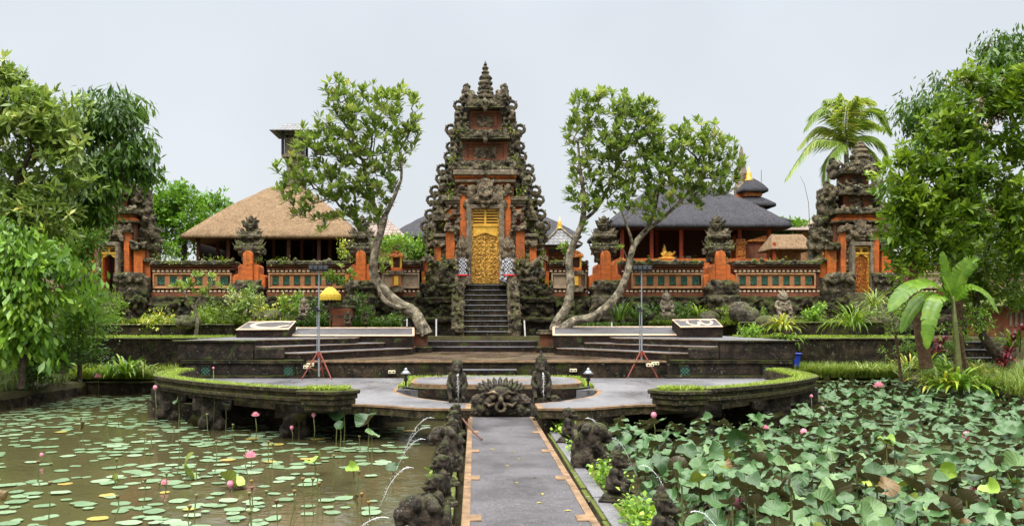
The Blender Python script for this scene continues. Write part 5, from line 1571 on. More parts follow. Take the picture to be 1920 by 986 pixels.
# ------------------------------------------------------------------ things on and round the stage
def lamp_stand(px, py, label, lean=0):
    d = D(DZ, py); x = X(px, d); top = Z(505, d)
    t = empty('lamp_stand', (x, d, DZ), label, 'lamp stand', 'stage lamp stands')
    mb = MB(); mb.tube([(x, d, DZ + .1), (x, d, DZ + 1.9)], .035, 8); mb.tube([(x - .07, d + .02, DZ + .9), (x - .07, d + .02, DZ + 2.6)], .018, 6); mb.build('mast', M['steel'], t)
    mb = MB(); mb.tube([(x, d, DZ + 1.9), (x, d, top)], .025, 8); mb.build('upper_mast', M['steel'], t)
    mb = MB(); mb.tube([(x, d, DZ + .78), (x, d, DZ + .98)], .06, 8); mb.build('collar', M['red_metal'], t)
    for k in range(3):
        a = R(-35 + 120 * k); e = (x + .62 * math.cos(a), d + .62 * math.sin(a), DZ + .02)
        mb = MB(); mb.tube([(x + .05 * math.cos(a), d + .05 * math.sin(a), DZ + .95), e], .026, 7)
        mb.tube([(x, d, DZ + .3), (x + .36 * math.cos(a), d + .36 * math.sin(a), DZ + .42)], .012, 5); mb.build('leg', M['red_metal'], t)
    mb = MB(); mb.tube([(x - .32, d, top - .05), (x + .32, d, top - .05)], .02, 6); mb.build('cross_bar', M['black_metal'], t)
    for s in (-.26, -.09, .09, .26):
        mb = MB(); mb.box(x + s - .075, x + s + .075, d - .14, d + .06, top - .02, top + .12); mb.box(x + s - .085, x + s + .085, d - .17, d - .14, top - .03, top + .13); l = mb.build('lamp', M['black_metal'], t, bevel=.01)
        mb = MB(); mb.box(x + s - .06, x + s + .06, d - .178, d - .171, top, top + .1); mb.build('lens', M['lamp_glass'], l)
    zz = Z(580, d)
    mb = MB(); mb.box(x - .16, x - .03, d - .1, d + .08, zz - .07, zz + .07); mb.tube([(x - .02, d, zz - .05), (x + .14, d - .06, zz)], .03, 6); mb.build('lower_lamp', M['black_metal'], t)
lamp_stand(598, 711, 'tall grey lamp stand with red tripod legs at left of the stage')
lamp_stand(1203, 708, 'tall grey lamp stand with red tripod legs at right of the stage')
def garden_lamp(px, py, label):
    d = 25.5; x = X(px, d); z0 = .56; z1 = Z(690, d)
    t = empty('garden_lamp', (x, d, z0), label, 'garden lamp', 'garden lamps on the fountain slab')
    mb = MB(); mb.lathe((x, d, z0), [(.07, 0), (.07, .03), (.03, .06), (.03, (z1 - z0) * .35), (.07, (z1 - z0) * .4), (.05, (z1 - z0) * .55), (.02, (z1 - z0) * .6), (.02, (z1 - z0) * .78)], 10); mb.build('lamp_post', M['black_metal'], t, smooth=True)
    mb = MB(); h = (z1 - z0); mb.lathe((x, d, z0), [(.15, h * .72), (.16, h * .74), (.08, h * .86), (.05, h * .9), (.06, h * .93), (.015, h * 1.02)], 12); mb.build('lamp_hood', M['steel'], t, smooth=True)
garden_lamp(761, 735, 'small black garden lamp with pointed hood at the left end of the fountain slab')
garden_lamp(1103, 735, 'small black garden lamp with pointed hood at the right end of the fountain slab')
def socket(px, py, n, label, d=30.9, grp='socket boxes on the stage wall'):
    x, z = X(px, d), Z(py, d)
    t = empty('socket_box', (x, d, z), label, 'socket box', grp)
    for k in range(n):
        mb = MB(); a = x + (k - n / 2) * .13; mb.box(a, a + .12, d - .06, d + .1, z - .055, z + .055); b = mb.build('box', M['cream'], t, bevel=.008)
        mb = MB(); mb.box(a + .035, a + .085, d - .066, d - .061, z - .025, z + .025); mb.build('outlet', M['black_metal'], b)
socket(735, 697, 2, 'pair of cream socket boxes left of the centre steps')
socket(1075, 694, 2, 'pair of cream socket boxes right of the centre steps')
socket(576, 688, 2, 'cream socket boxes lower, beside the left lamp stand', 30.62)
socket(582, 683.5, 2, 'cream socket boxes upper, beside the left lamp stand', 30.66)
socket(1219, 684, 2, 'cream socket boxes lower, beside the right lamp stand', 30.62)
socket(1229, 681, 2, 'cream socket boxes upper, beside the right lamp stand', 30.66)
# pedestals at the inner ends of the grey slabs
for px, lab in ((788, 'low square pedestal at the foot of the left frangipani beside the wide steps'), (1026, 'low square pedestal right of the wide steps at the right tree foot')):
    d = 39.3; x = X(px, d)
    t = empty('pedestal', (x, d, 1.1), lab, 'pedestal', 'low pedestals beside the wide steps')
    mb = MB(); mb.box(x - .52, x + .52, d - .5, d + .5, 1.1, 1.38); mb.build('base', M['riser'], t, bevel=.02)
    mb = MB(); mb.box(x - .33, x + .33, d - .33, d + .33, 1.38, 1.95); mb.build('shaft', M['brick_old'], t, bevel=.02)
    mb = MB(); mb.box(x - .48, x + .48, d - .48, d + .48, 1.95, 2.05); mb.box(x - .4, x + .4, d - .4, d + .4, 2.05, 2.15); mb.build('cap', M['stone'], t, bevel=.02)
for px, y0, y1, lab in ((818, 636, 598, 'thin white post standing left of the temple stairs'), (983, 636, 600, 'thin white post standing right of the temple stairs'), (763, 612, 597, 'short white post behind the left grey slab'), (1147, 612, 604, 'short white post behind the right grey slab')):
    d = 40.7; mb = MB(); mb.tube([P(px + (2 if px == 983 else 0), y0, d), P(px, y1, d)], .035, 8)
    tag(mb.build('white_post', M['white']), lab, 'post', 'white posts')
# yellow umbrella on a shrine pillar
d = 40.6; x = X(619, d)
t = empty('ceremonial_umbrella', (x, d, 2.3), 'yellow fringed ceremonial umbrella standing before the left temple wall', 'umbrella')
mb = MB(); mb.tube([(x, d, 2.3), (x, d, Z(536, d))], .03, 8); mb.ell((x, d, Z(534, d)), (.05, .05, .12)); mb.build('pole', M['wood'], t)
mb = MB(); n = 20; o = []
for r, py in ((.02, 537), (.2, 540), (.36, 546), (.48, 552)):
    for k in range(n): a = 2 * math.pi * k / n; o.append((x + math.cos(a) * r, d + math.sin(a) * r, Z(py, d)))
mb.add(o, [(i * n + k, i * n + (k + 1) % n, (i + 1) * n + (k + 1) % n, (i + 1) * n + k) for i in range(3) for k in range(n)]); c = mb.build('canopy', M['yellow_cloth'], t)
mb = MB(); o = []
for r, py in ((.48, 552), (.5, 556), (.49, 561.5)):
    for k in range(2 * n): a = math.pi * k / n; rr = r + (.02 if k % 2 else -.01); o.append((x + math.cos(a) * rr, d + math.sin(a) * rr, Z(py + (1.5 if k % 2 else 0) * (py > 556), d)))
n2 = 2 * n
mb.add(o, [(i * n2 + k, i * n2 + (k + 1) % n2, (i + 1) * n2 + (k + 1) % n2, (i + 1) * n2 + k) for i in range(2) for k in range(n2)]); mb.build('fringe', M['yellow_cloth'], c)
# small shrine table below the umbrella
t = empty('stone_offering_table', (X(640, 41), 41, 1.9), 'brick and stone offering table under the yellow umbrella', 'table')
for a, b, yt, yb, m, nm in ((618, 664, 573, 578, 'stone_ledge', 'top'), (622, 660, 578, 592, 'brick_old', 'upper_body'), (618, 662, 592, 596, 'stone', 'band'), (624, 658, 596, 612, 'brick_old', 'lower_body')):
    mb = MB(); mb.box(X(a, 41), X(b, 41), 40.8, 41.6, Z(yb, 41), Z(yt, 41)); mb.build(nm, M[m], t, bevel=.02)
# small garden statues
for px, py0, py1, d, lab in ((570, 592, 556, 40.8, 'small pale stone statue among shrubs left of the yellow umbrella'), (652, 606, 582, 40.6, 'small squat stone lantern figure between the offering table and the frangipani'),
                             (1250, 592, 545, 41.0, 'weathered pale stone statue against the wall base right of the right lamp stand'), (1468, 598, 542, 41.0, 'weathered narrow stone statue below the rightmost tile panel'),
                             (684, 608, 580, 41.2, 'dark little stone figure with white lichen below the frangipani trunk'), (240, 612, 578, 41, 'stone figure beside the steps of the left side gate')):
    guardian('garden_statue', (X(px, d), d, Z(py0, d)), (Z(py1, d) - Z(py0, d)) / 1.0, lab, 'statue', 'stone_grey' if px in (570, 1250, 1468) else 'stone', None, .15, int(px))
# garden rocks
for k, (px, py, w, h, d) in enumerate(((1396, 607, 54, 44, 40.3), (1448, 622, 60, 36, 37.8), (1330, 608, 40, 34, 41), (500, 610, 50, 34, 40.6), (350, 616, 46, 30, 39), (1200, 600, 46, 26, 41.5))):
    q = random.Random(k); mb = MB(); s = d / FPX
    for _ in range(5): mb.ell((X(px + q.uniform(-.25, .25) * w, d), d + q.uniform(-.2, .2), Z(py - h * q.uniform(.2, .5), d)), (w * s * q.uniform(.25, .42), w * s * .3, h * s * q.uniform(.3, .5)))
    o = mb.build('garden_rock', M['rock'], None, remesh=.05, noise=[(.09, 1.6), (.03, 6)])
    tag(o, ['rounded grey garden rock right of the W slab', 'low mossy rock at the right end of the stage under the strap plant', 'small pale rock behind the W slab', 'low rock behind the C slab among shrubs', 'mossy rock at the left end of the stage', 'flat pale rock at the wall base near the right lamp stand'][k], 'rock')
# blue bin
d = 35.2; x = X(1478, d)
t = empty('blue_bin', (x, d, .35), 'blue plastic bin by the retaining wall at the right end of the stage', 'bin')
mb = MB(); mb.box(x - .36, x + .36, d - .3, d + .3, Z(688, d), Z(664, d), 1.12); mb.build('bin_body', M['blue'], t, bevel=.04)
mb = MB(); mb.box(x - .44, x + .44, d - .38, d + .38, Z(664, d), Z(661, d)); mb.build('rim', M['blue'], t, bevel=.02)
# low building at the far right edge
d = 38; t = empty('red_garden_shed', (X(1908, d), d, 1.8), 'red garden building with a mossy low roof at the right edge of the picture', 'shed')
mb = MB(); mb.box(X(1886, d), X(1990, d), d, d + 3, 1.8, Z(572, d)); mb.build('wall', M['brick_old'], t)
hip_roof('roof', M['stone_ledge'], t, X(1940, d), d + 1.5, 1.7, 2.0, .3, Z(572, d), Z(552, d), .15, 0)
for k in range(8):
    mb = MB(); xx = X(1892 + 10 * k, d); mb.box(xx, xx + .1, d - .05, d - .01, Z(612, d), Z(586, d)); mb.build('slat', M['stone_grey'], t)
# steps at the right bank
t = empty('garden_steps', (X(1845, 33), 33, .3), 'dark garden steps with pale edges climbing behind the trees at right', 'steps')
for k in range(5):
    mb = MB(); d = 32.4 + .35 * k; z = .25 + .30 * (k + 1); mb.box(X(1822, 33), X(1872, 33), d, 36, z - .3, z - .03); s = mb.build('step', M['stone_moss'], t)
    mb = MB(); mb.box(X(1820, 33), X(1874, 33), d - .04, d + .3, z - .029, z); mb.build('step_edge', M['deck'], s)
mb = MB(); mb.box(X(1874, 33), X(1884, 33), 32.3, 36, .2, 1.7); mb.build('side_wall', M['stone_ledge'], t)

# ------------------------------------------------------------------ face fountain and the statues along the path
t = empty('face_fountain', (.70, 23.2, 0), 'carved stone demon face fountain with a crown of petals at the end of the path', 'fountain')
mb = MB(); cx, cy = .70, 23.3
E = lambda x, y, z, r: mb.ell((cx + x, cy + y, z), r, 10, 8)
E(0, 0, .38, (.40, .3, .42)); E(0, -.1, .62, (.33, .26, .2)); E(0, .05, .15, (.8, .3, .25))
for s in (-1, 1):
    E(s * .17, -.3, .52, (.1, .08, .09)); E(s * .17, -.28, .62, (.15, .07, .05)); E(s * .3, -.18, .36, (.16, .14, .14)); E(s * .44, 0, .45, (.16, .14, .2)); E(s * .62, .05, .36, (.2, .16, .24)); E(s * .74, .08, .2, (.18, .16, .22))
    E(s * .5, -.1, .16, (.2, .16, .14))
    for k in range(5): E(s * (.40 + .09 * k), -.08 + .03 * k, .62 - .09 * k, .075); E(s * (.36 + .1 * k), -.14, .08 + .04 * math.sin(k * 2), .09)
E(0, -.38, .47, (.085, .1, .12)); mb.arc((cx, cy - .3, .26), .11, .055, 0, 2 * math.pi, 14, 7); E(0, -.36, .36, (.13, .07, .04))
blobs(mb, cx - .8, cx + .8, .02, .45, cy - .10, 26, .07, 3, .08)
mb.build('face', M['statue'], t, remesh=.018, noise=[(.012, 6), ('w', .016, 10), (.008, 22)])
mb = MB(); mb.arc((cx, cy - .42, .27), .12, .045, 0, 2 * math.pi, 16, 8)
for q in (-1, 1):
    mb.ell((cx + q * .2, cy - .36, .53), (.085, .07, .075), 10, 8); mb.tube([(cx + q * .06, cy - .42, .6), (cx + q * .2, cy - .4, .68), (cx + q * .36, cy - .3, .62)], [.035, .045, .03], 7)
    mb.tube([(cx + q * .15, cy - .4, .36), (cx + q * .3, cy - .34, .3), (cx + q * .42, cy - .24, .38)], [.04, .05, .03], 7)
mb.ell((cx, cy - .44, .46), (.075, .08, .1), 10, 8)
mb.build('mouth_and_brow', M['stone_carved'], t, smooth=True, noise=[(.008, 12)])
for row, (n, r0, z0, l, yy) in enumerate(((9, .32, .60, .20, -.05), (11, .41, .58, .22, .06), (11, .47, .63, .22, .16))):
    for k in range(n):
        a = R(16 + 148 * k / (n - 1)); b = (cx + r0 * math.cos(a) * 1.1, cy + yy, z0 + r0 * .42 * math.sin(a)); dv = (math.cos(a) * .85, 0, .35 + .65 * math.sin(a))
        mb = MB(); mb.tube([b, (b[0] + dv[0] * l * .5, b[1] - .03, b[2] + dv[2] * l * .5), (b[0] + dv[0] * l * .95, b[1] + .02, b[2] + dv[2] * l * .95)], [.055, .068, .02], 6); mb.build('petal', M['statue'], t, smooth=True)

def water_jet(p0, vx, vy, t_end, label, name='water_jet', r=.0055, grp='water jets'):
    pts = []; q = random.Random(int(p0[1] * 100)); n = 16
    for k in range(n + 1):
        tt = t_end * k / n; j = .008 * k / n
        pts.append((p0[0] + vx * tt + q.uniform(-j, j), p0[1] + vy * tt + q.uniform(-j, j), p0[2] - 4.9 * tt * tt + .5 * tt))
    mb = MB(); mb.tube(pts, [r * q.uniform(.5, 1.3) * (1 - .6 * i / n) for i in range(n + 1)], 6)
    for k in range(70):
        f = q.uniform(.15, 1); i = int(f * n); p = pts[i]; w = .012 + .04 * f; mb.ell((p[0] + q.uniform(-w, w), p[1] + q.uniform(-w, w), p[2] + q.uniform(-w, w)), r * q.uniform(.35, 1.0), 5, 4)
    o = mb.build(name, M['jet'], None, smooth=True); tag(o, label, 'water jet', grp); return o
LEFT = [(9.45, 'stooped animal', False), (12.65, 'frog mouthed', False), (14.1, 'horned', True), (15.7, 'maned', True), (17.4, 'broad headed', True), (19.1, 'tall eared', True)]
def path_statue(x, d, side, k, label):
    """crouching stone creature on a block facing the pond, mouth as a spout"""
    f = R(-90) if side < 0 else R(90)      # -y turned towards the pond
    h = (.86, .92, .84, .9, .86, .88)[k % 6]
    if k % 3 == 2 or (side < 0 and k == 0):
        # crouching beast
        t = empty('path_statue', (x, d, -.12), label, 'statue', 'fountain statues along the path')
        mb = MB(); s = side
        def E(px, py, pz, r): mb.ell((x + s * px, d + py, -.12 + pz), r, 10, 8)
        mb.box(x - .3, x + .3, d - .27, d + .27, -.14, .06)
        E(-.06, 0, .34, (.27, .24, .3)); E(.04, 0, .56, (.24, .22, .22)); E(.18, 0, .66, (.2, .19, .18)); E(.33, 0, .6, (.12, .13, .1)); E(.34, 0, .5, (.09, .1, .05))
        for q in (-1, 1):
            E(.26, .1 * q, .70, .05); E(.12, .2 * q, .74, (.06, .05, .09)); mb.tube([(x + s * .1, d + .2 * q, .35), (x + s * .24, d + .2 * q, .15), (x + s * .3, d + .16 * q, -.05)], [.1, .08, .07], 7); E(-.12, .2 * q, .2, (.2, .11, .16)); E(.05, .24 * q, .06, (.13, .07, .06))
        for j in range(9):
            a = -1.2 + 2.4 * j / 8; E(.0 - .1 * abs(math.sin(a)), .22 * math.sin(a), .66 + .12 * math.cos(a), (.09, .05, .06)); E(-.24 + .0 * j, .2 * math.sin(a), .48 + .14 * math.cos(a), (.06, .05, .09))
        mb.build('body', M['statue'], t, remesh=.013, noise=[(.010, 6), ('w', .009, 12), (.006, 24)])
        return t
    t = guardian('path_statue', (x, d, -.12), h, label, 'statue', 'statue', 'fountain statues along the path', .14, 20 + k, crown=(k % 2 == 0), kneel=True, face=f * .8, snout=.05)
    return t
labsL = ['crouching round backed animal statue, nearest on the left of the path', 'small squat statue wedged between the two nearest left beasts', 'kneeling stone statue, third on the left of the path', 'small hunched statue, fourth along the left of the path', 'broad stone beast, fifth along the left of the path', 'mossy crowned statue, sixth along the left of the path', 'dark seated statue, seventh along the left of the path', 'small dark statue at the left deck arm, last in the left row']
for k, d in enumerate((9.5, 11.1, 12.6, 14.1, 15.6, 17.3, 19.0, 20.3)):
    path_statue(-.52 + .01 * k, d, -1, (0, 3, 1, 4, 2, 4, 3, 1)[k], labsL[k]).scale = (.88, .9, .94)
labsR = ['stone statue at the bottom edge, nearest on the right of the path', 'tall dark seated statue, second nearest on the right of the path', 'rounded hooded statue, third along the right of the path', 'dark shaggy statue, fourth along the right of the path', 'small capped statue at the deck corner, farthest on the right of the path']
for k, d in enumerate((9.7, 12.75, 15.75, 18.9, 22.1)):
    path_statue(2.12 - .01 * k, d, 1, (4, 0, 3, 1, 1)[k] if k != 2 else 5, labsR[k])
for side, x, d, lab in ((-1, -.45, 21.9, 'tall fountain guardian with a water spout left of the face fountain'), (1, 1.74, 22.3, 'tall crowned fountain guardian with a water spout right of the face fountain')):
    gq = guardian('fountain_guardian', (x, d, .1), 1.42 if side < 0 else 1.42, lab, 'statue', 'statue', 'tall fountain guardians', .34, 50 + side, crown=side > 0, kneel=True, snout=.06); gq.scale = (.66, .8, 1)
    water_jet((x + .02, d - .33, 1.42 * .86 + .1 - .1), 0.03, -.12, .42, 'thin straight water stream from the %s fountain guardian' % ('left' if side < 0 else 'right'), r=.009)
for k, (d, lab) in enumerate(((12.6, 'third'), (15.6, 'fifth'), (17.3, 'sixth'), (19.0, 'seventh'))):
    water_jet((-.9, d, .42), -1.25 - .1 * k, -.25, .40, 'arching water jet from the %s statue on the left of the path' % lab, r=.0055)
water_jet((-.95, 9.5, .40), -1.6, -.2, .41, 'arching water jet from the nearest statue on the left of the path')
for k, (d, lab) in enumerate(((9.7, 'nearest'), (12.75, 'second'), (15.75, 'third'), (18.9, 'fourth'))):
    water_jet((2.45, d, .42), 1.2, -.1, .40, 'arching water jet from the %s statue on the right of the path' % lab)
# foam where the jets land
# dark stick lying on the path edge
mb = MB(); mb.tube([(-.28, 19.9, .30), (-.02, 19.0, .10), (.16, 18.4, .03)], [.022, .02, .016], 6); tag(mb.build('stick', M['wood']), 'dark bent stick lying across the left edge of the path', 'stick')
# ------------------------------------------------------------------ trees and plants
def grow(trunks, attr, step=.3, infl=2.2, kill=.45, iters=90, seed=0, side=.0):
    """limbs grown from the trunk lines into a cloud of leaf points; returns nodes and parents"""
    pos = []; par = []
    for line in trunks:
        start = line.get('from', -1)
        for k, p in enumerate(line['pts']):
            pos.append(np.array(p, float)); par.append((len(pos) - 2) if k else start)
    pos = np.array(pos); par = list(par)
    r = np.random.RandomState(seed)
    A = np.array(attr); alive = np.ones(len(A), bool)
    nd = np.full(len(A), 1e9); ni = np.zeros(len(A), int)
    new0 = 0
    for it in range(iters):
        for j in range(new0, len(pos)):
            dd = np.linalg.norm(A - pos[j], axis=1); m = dd < nd; nd[m] = dd[m]; ni[m] = j
        alive &= nd > kill
        new0 = len(pos)
        idx = np.where(alive & (nd < infl * (1 + 2.5 * (it < 12))))[0]
        if len(idx) == 0: break
        add = []
        for j in np.unique(ni[idx]):
            a = A[idx[ni[idx] == j]] - pos[j]
            v = (a / np.linalg.norm(a, axis=1)[:, None]).mean(0) + r.normal(0, .22, 3)
            n = np.linalg.norm(v)
            if n < 1e-3: continue
            p = pos[j] + v / n * step
            add.append((p, j))
        if not add: break
        pos = np.concatenate([pos, np.array([p for p, _ in add])]); par += [j for _, j in add]
    return pos, np.array(par)
def radii(pos, par, tip=.012, ex=2.3):
    n = len(pos); acc = np.zeros(n); ch = np.zeros(n, int)
    for i in range(n - 1, -1, -1):
        if ch[i] == 0: acc[i] = tip ** ex
        if par[i] >= 0: acc[par[i]] += acc[i]; ch[par[i]] += 1
    return acc ** (1 / ex), ch
def limb_mesh(pos, par, rad, n=6, rmax=None):
    kids = {}
    for i, p in enumerate(par): kids.setdefault(p, []).append(i)
    mb = MB(); stack = [(i, None) for i in kids.get(-1, [])]
    while stack:
        i, pr = stack.pop()
        pts = []; rr = []
        if pr is not None: pts.append(pos[pr]); rr.append(min(rad[pr], rad[i] * 1.35))
        cur = i
        while True:
            pts.append(pos[cur]); rr.append(rad[cur])
            k = kids.get(cur, [])
            if not k: break
            k = sorted(k, key=lambda q: -rad[q])
            for q in k[1:]: stack.append((q, cur))
            cur = k[0]
        if len(pts) > 1: mb.tube([tuple(p) for p in pts], rr, n if rr[0] > .05 else 4, cap=False)
    return mb
def leaf_mesh(name, base, dirs, L, Wd, tone, up=None, fold=.18, wide=.58, droop=0.0):
    """one pointed leaf (two faces each side of the midrib) per row"""
    n = len(base)
    d = dirs / np.linalg.norm(dirs, axis=1)[:, None]
    if up is None: up = np.tile([0., 0., 1.], (n, 1))
    s = np.cross(d, up); ln = np.linalg.norm(s, axis=1); bad = ln < 1e-3
    s[bad] = [1, 0, 0]; ln[bad] = 1; s = s / ln[:, None]
    nn = np.cross(s, d)
    L = np.asarray(L)[:, None]; Wd = np.asarray(Wd)[:, None]
    mid = base + d * L * wide
    tip = base + d * L; tip[:, 2] -= droop * L[:, 0]
    l = mid + s * Wd * .5 + nn * Wd * fold; r = mid - s * Wd * .5 + nn * Wd * fold
    V = np.stack([base, r, tip, l], 1).reshape(-1, 3)
    st = (np.arange(n) * 4)[:, None]
    F = np.concatenate([st + [[0, 1, 2]], st + [[0, 2, 3]]], 1).reshape(-1, 3)
    return np_mesh(name, V, F, False, np.repeat(tone, 2))
def ell_points(ells, n, rng, shell=.55):
    """points in a union of ellipsoids (cx,cy,cz,rx,ry,rz), denser to the outside"""
    vol = np.array([e[3] * e[4] * e[5] for e in ells]) ** .8; c = rng.choice(len(ells), n, p=vol / vol.sum())
    E = np.array(ells)[c]
    v = rng.normal(size=(n, 3)); v /= np.linalg.norm(v, axis=1)[:, None]
    r = (shell ** 3 + (1 - shell ** 3) * rng.rand(n)) ** (1 / 3)
    return E[:, :3] + v * r[:, None] * E[:, 3:], v
def px_ells(lst, d, depth=.9):
    out = []
    for e in lst:
        px, py, rx, rz = e[:4]; dd = d + (e[4] if len(e) > 4 else 0); k = dd / FPX
        out.append((X(px, dd), dd, Z(py, dd), rx * k, (rx + rz) * .5 * k * depth, rz * k))
    return out
def rosettes(tips, tdir, nl, L, w, rng, spread=(10, 75), droop=.12, tw=.25):
    """leaf whorls at branch ends"""
    B = []; Dr = []; T = []; LL = []
    for p, d in zip(tips, tdir):
        d = d / max(1e-6, np.linalg.norm(d)); d = d * .6 + np.array([0, 0, .7]); d /= np.linalg.norm(d)
        a = np.cross(d, [1, 0, .1]); a /= np.linalg.norm(a); b = np.cross(d, a)
        n = nl + rng.randint(-2, 3); ph = rng.rand() * 6.28; t0 = rng.rand()
        for k in range(n):
            w_ = ph + 2.4 * k; el = R(rng.uniform(*spread))
            v = d * math.cos(el) + (a * math.cos(w_) + b * math.sin(w_)) * math.sin(el)
            B.append(p + v * .02); Dr.append(v); T.append(np.clip(.55 * t0 + .45 * rng.rand(), 0, 1)); LL.append(L * rng.uniform(.65, 1.15))
    LL = np.array(LL)
    return np.array(B), np.array(Dr), LL, LL * w, np.array(T)

def frangipani(name, label, trunks, crown, d, ntips, nl=10, L=.30, tip=.014, seed=1, bark='bark', leaf='l_frangi', loc=None, cat='tree', step=.24, kill=.3, w=.38, flowers=0, minr=None, infl=2.2, depth=.9, group=None, shell=.35):
    rng = np.random.RandomState(seed)
    ells = px_ells(crown, d, depth)
    attr, _ = ell_points(ells, ntips, rng, shell)
    pos, par = grow(trunks, attr, step, infl, kill, 80, seed)
    rad, ch = radii(pos, par, tip)
    if minr is not None:
        i = 0
        for line, (ra, rb) in zip(trunks, minr):
            m = len(line['pts'])
            for k in range(m): rad[i + k] = max(rad[i + k] * .8, ra + (rb - ra) * k / (m - 1))
            i += m
    base = Vector(trunks[0]['pts'][0])
    t = empty(name, base, label, cat, group)
    limb_mesh(pos, par, rad, 8).build('trunk', M[bark], t, smooth=True)
    ends = np.where((ch == 0))[0]
    extra = rng.permutation(np.where((ch >= 1) & (rad < tip * 3.0))[0])[:int(len(ends) * 1.5)]
    sel = np.concatenate([ends, extra])
    sel = sel[par[sel] >= 0]
    td = pos[sel] - pos[par[sel]]
    B, Dr, LL, WW, T = rosettes(pos[sel], td, nl, L, w, rng)
    me = leaf_mesh('crown', B - np.array(base), Dr, LL, WW, T, fold=.12, wide=.6)
    link_mesh('crown', me, M[leaf], t)
    if flowers:
        f = pos[rng.choice(ends, flowers)]; fb = []; fd = []
        for p in f:
            for q in range(4):
                c = p + rng.normal(0, .07, 3) + [0, -.05, .14]; ph = rng.rand() * 6
                for k in range(5): a = ph + k * 1.2566; fb.append(c); fd.append((math.cos(a), -.4, math.sin(a)))
        fb = np.array(fb); fd = np.array(fd, float); n = len(fb)
        tag(link_mesh('flowers', leaf_mesh('flowers', fb - np.array(base), fd, np.full(n, .055), np.full(n, .045), rng.rand(n)), M[flowers and ('petal_pink' if 'pink' in label else 'petal_white')], t), kind='stuff')
    return t
def pts_px(lst, d0):
    return [tuple(P(p[0], p[1], d0 + (p[2] if len(p) > 2 else 0))) for p in lst]
def dense(lst, sub=4): return [tuple(v) for v in smooth_path(lst, sub)]

def smooth3(pts, sub=4):
    out = []; P_ = [Vector(p) for p in pts]
    for i in range(len(P_) - 1):
        a, b, c, d = P_[max(i - 1, 0)], P_[i], P_[i + 1], P_[min(i + 2, len(P_) - 1)]
        for s in range(sub):
            t = s / sub; out.append(.5 * ((2 * b) + (c - a) * t + (2 * a - 5 * b + 4 * c - d) * t * t + (3 * b - a - 3 * c + d) * t ** 3))
    out.append(P_[-1]); return [tuple(v) for v in out]

# left frangipani
d = 39.0
tr = smooth3(pts_px([(800, 628), (788, 606, .1), (775, 584, .2), (748, 570, .3), (716, 540, .2), (700, 510, 0), (704, 470, -.2), (714, 435, -.3), (722, 405, -.2)], d), 4)
br1 = smooth3(pts_px([(722, 405, -.2), (738, 372, -.5), (752, 338, -.6)], d), 4)
br2 = smooth3(pts_px([(704, 470, -.2), (690, 440, .3), (668, 415, .8), (645, 398, 1)], d), 4)
br3 = smooth3(pts_px([(714, 435, -.3), (706, 395, .6), (690, 352, 1), (680, 300, 1)], d), 4)
n0 = len(tr)
frangipani('frangipani_tree', 'tall frangipani with a crooked lichen covered trunk left of the great gate',
           [dict(pts=tr), {'pts': br1, 'from': n0 - 1}, {'pts': br2, 'from': 24}, {'pts': br3, 'from': 28}],
           [(690, 200, 62, 48), (640, 182, 40, 38), (752, 212, 44, 46), (765, 262, 30, 40), (722, 290, 52, 50), (640, 260, 66, 60), (575, 282, 46, 46), (548, 330, 36, 38), (600, 350, 62, 46), (660, 345, 52, 46), (708, 352, 40, 46), (640, 402, 42, 30), (612, 420, 22, 26), (560, 392, 34, 30), (540, 355, 26, 26), (700, 415, 34, 24)],
           d - .2, 900, nl=10, L=.42, seed=3, minr=[(.31, .15), (.12, .06), (.11, .06), (.12, .06)], flowers=26)
# a second fork of the trunk near the ground and a low tuft
t = bpy.data.objects['frangipani_tree']
mb = MB(); mb.tube(smooth3(pts_px([(762, 578, .05), (735, 572, -.1), (716, 556, -.2), (708, 534, -.1)], d), 4), [.06 + .05 * math.sin(math.pi * k / 12) for k in range(13)], 7); mb.build('side_root', M['bark'], t, smooth=True)
# right frangipanis
d = 39.2
tr = smooth3(pts_px([(1038, 620), (1046, 602, .0), (1064, 572, .1), (1070, 530, .2), (1067, 485, .2), (1078, 450, .1), (1092, 415, 0), (1096, 370, -.1)], d), 4)
b1 = smooth3(pts_px([(1092, 415, 0), (1118, 392, .3), (1142, 350, .5), (1160, 300, .6)], d), 4)
b2 = smooth3(pts_px([(1096, 370, -.1), (1088, 320, -.2), (1084, 270, -.3)], d), 4)
frangipani('frangipani_tree', 'upright frangipani right of the gate with a pale straight trunk and tall crown',
           [dict(pts=tr), {'pts': b1, 'from': 24}, {'pts': b2, 'from': len(tr) - 1}],
           [(1098, 208, 36, 40), (1150, 200, 46, 38), (1196, 222, 46, 42), (1082, 262, 28, 40), (1130, 258, 48, 48), (1180, 280, 50, 48), (1215, 262, 36, 46), (1084, 318, 26, 34), (1120, 330, 34, 38), (1165, 345, 40, 36), (1072, 375, 20, 26), (1106, 385, 34, 28), (1090, 425, 22, 18)],
           d, 700, nl=10, L=.41, seed=7, minr=[(.24, .12), (.10, .05), (.10, .05)], flowers=10)
tr = smooth3(pts_px([(1052, 618, -.2), (1075, 602, -.3), (1108, 595, -.4), (1138, 574, -.3), (1162, 545, -.2), (1178, 505, 0), (1188, 462, .1), (1212, 432, .2)], d - .3), 4)
b1 = smooth3(pts_px([(1212, 432, .2), (1250, 402, .1), (1285, 368, 0), (1312, 335, 0)], d - .3), 4)
b2 = smooth3(pts_px([(1188, 462, .1), (1178, 430, -.3), (1166, 398, -.5)], d - .3), 4)
b3 = smooth3(pts_px([(1212, 432, .2), (1228, 395, .5), (1236, 350, .8)], d - .3), 4)
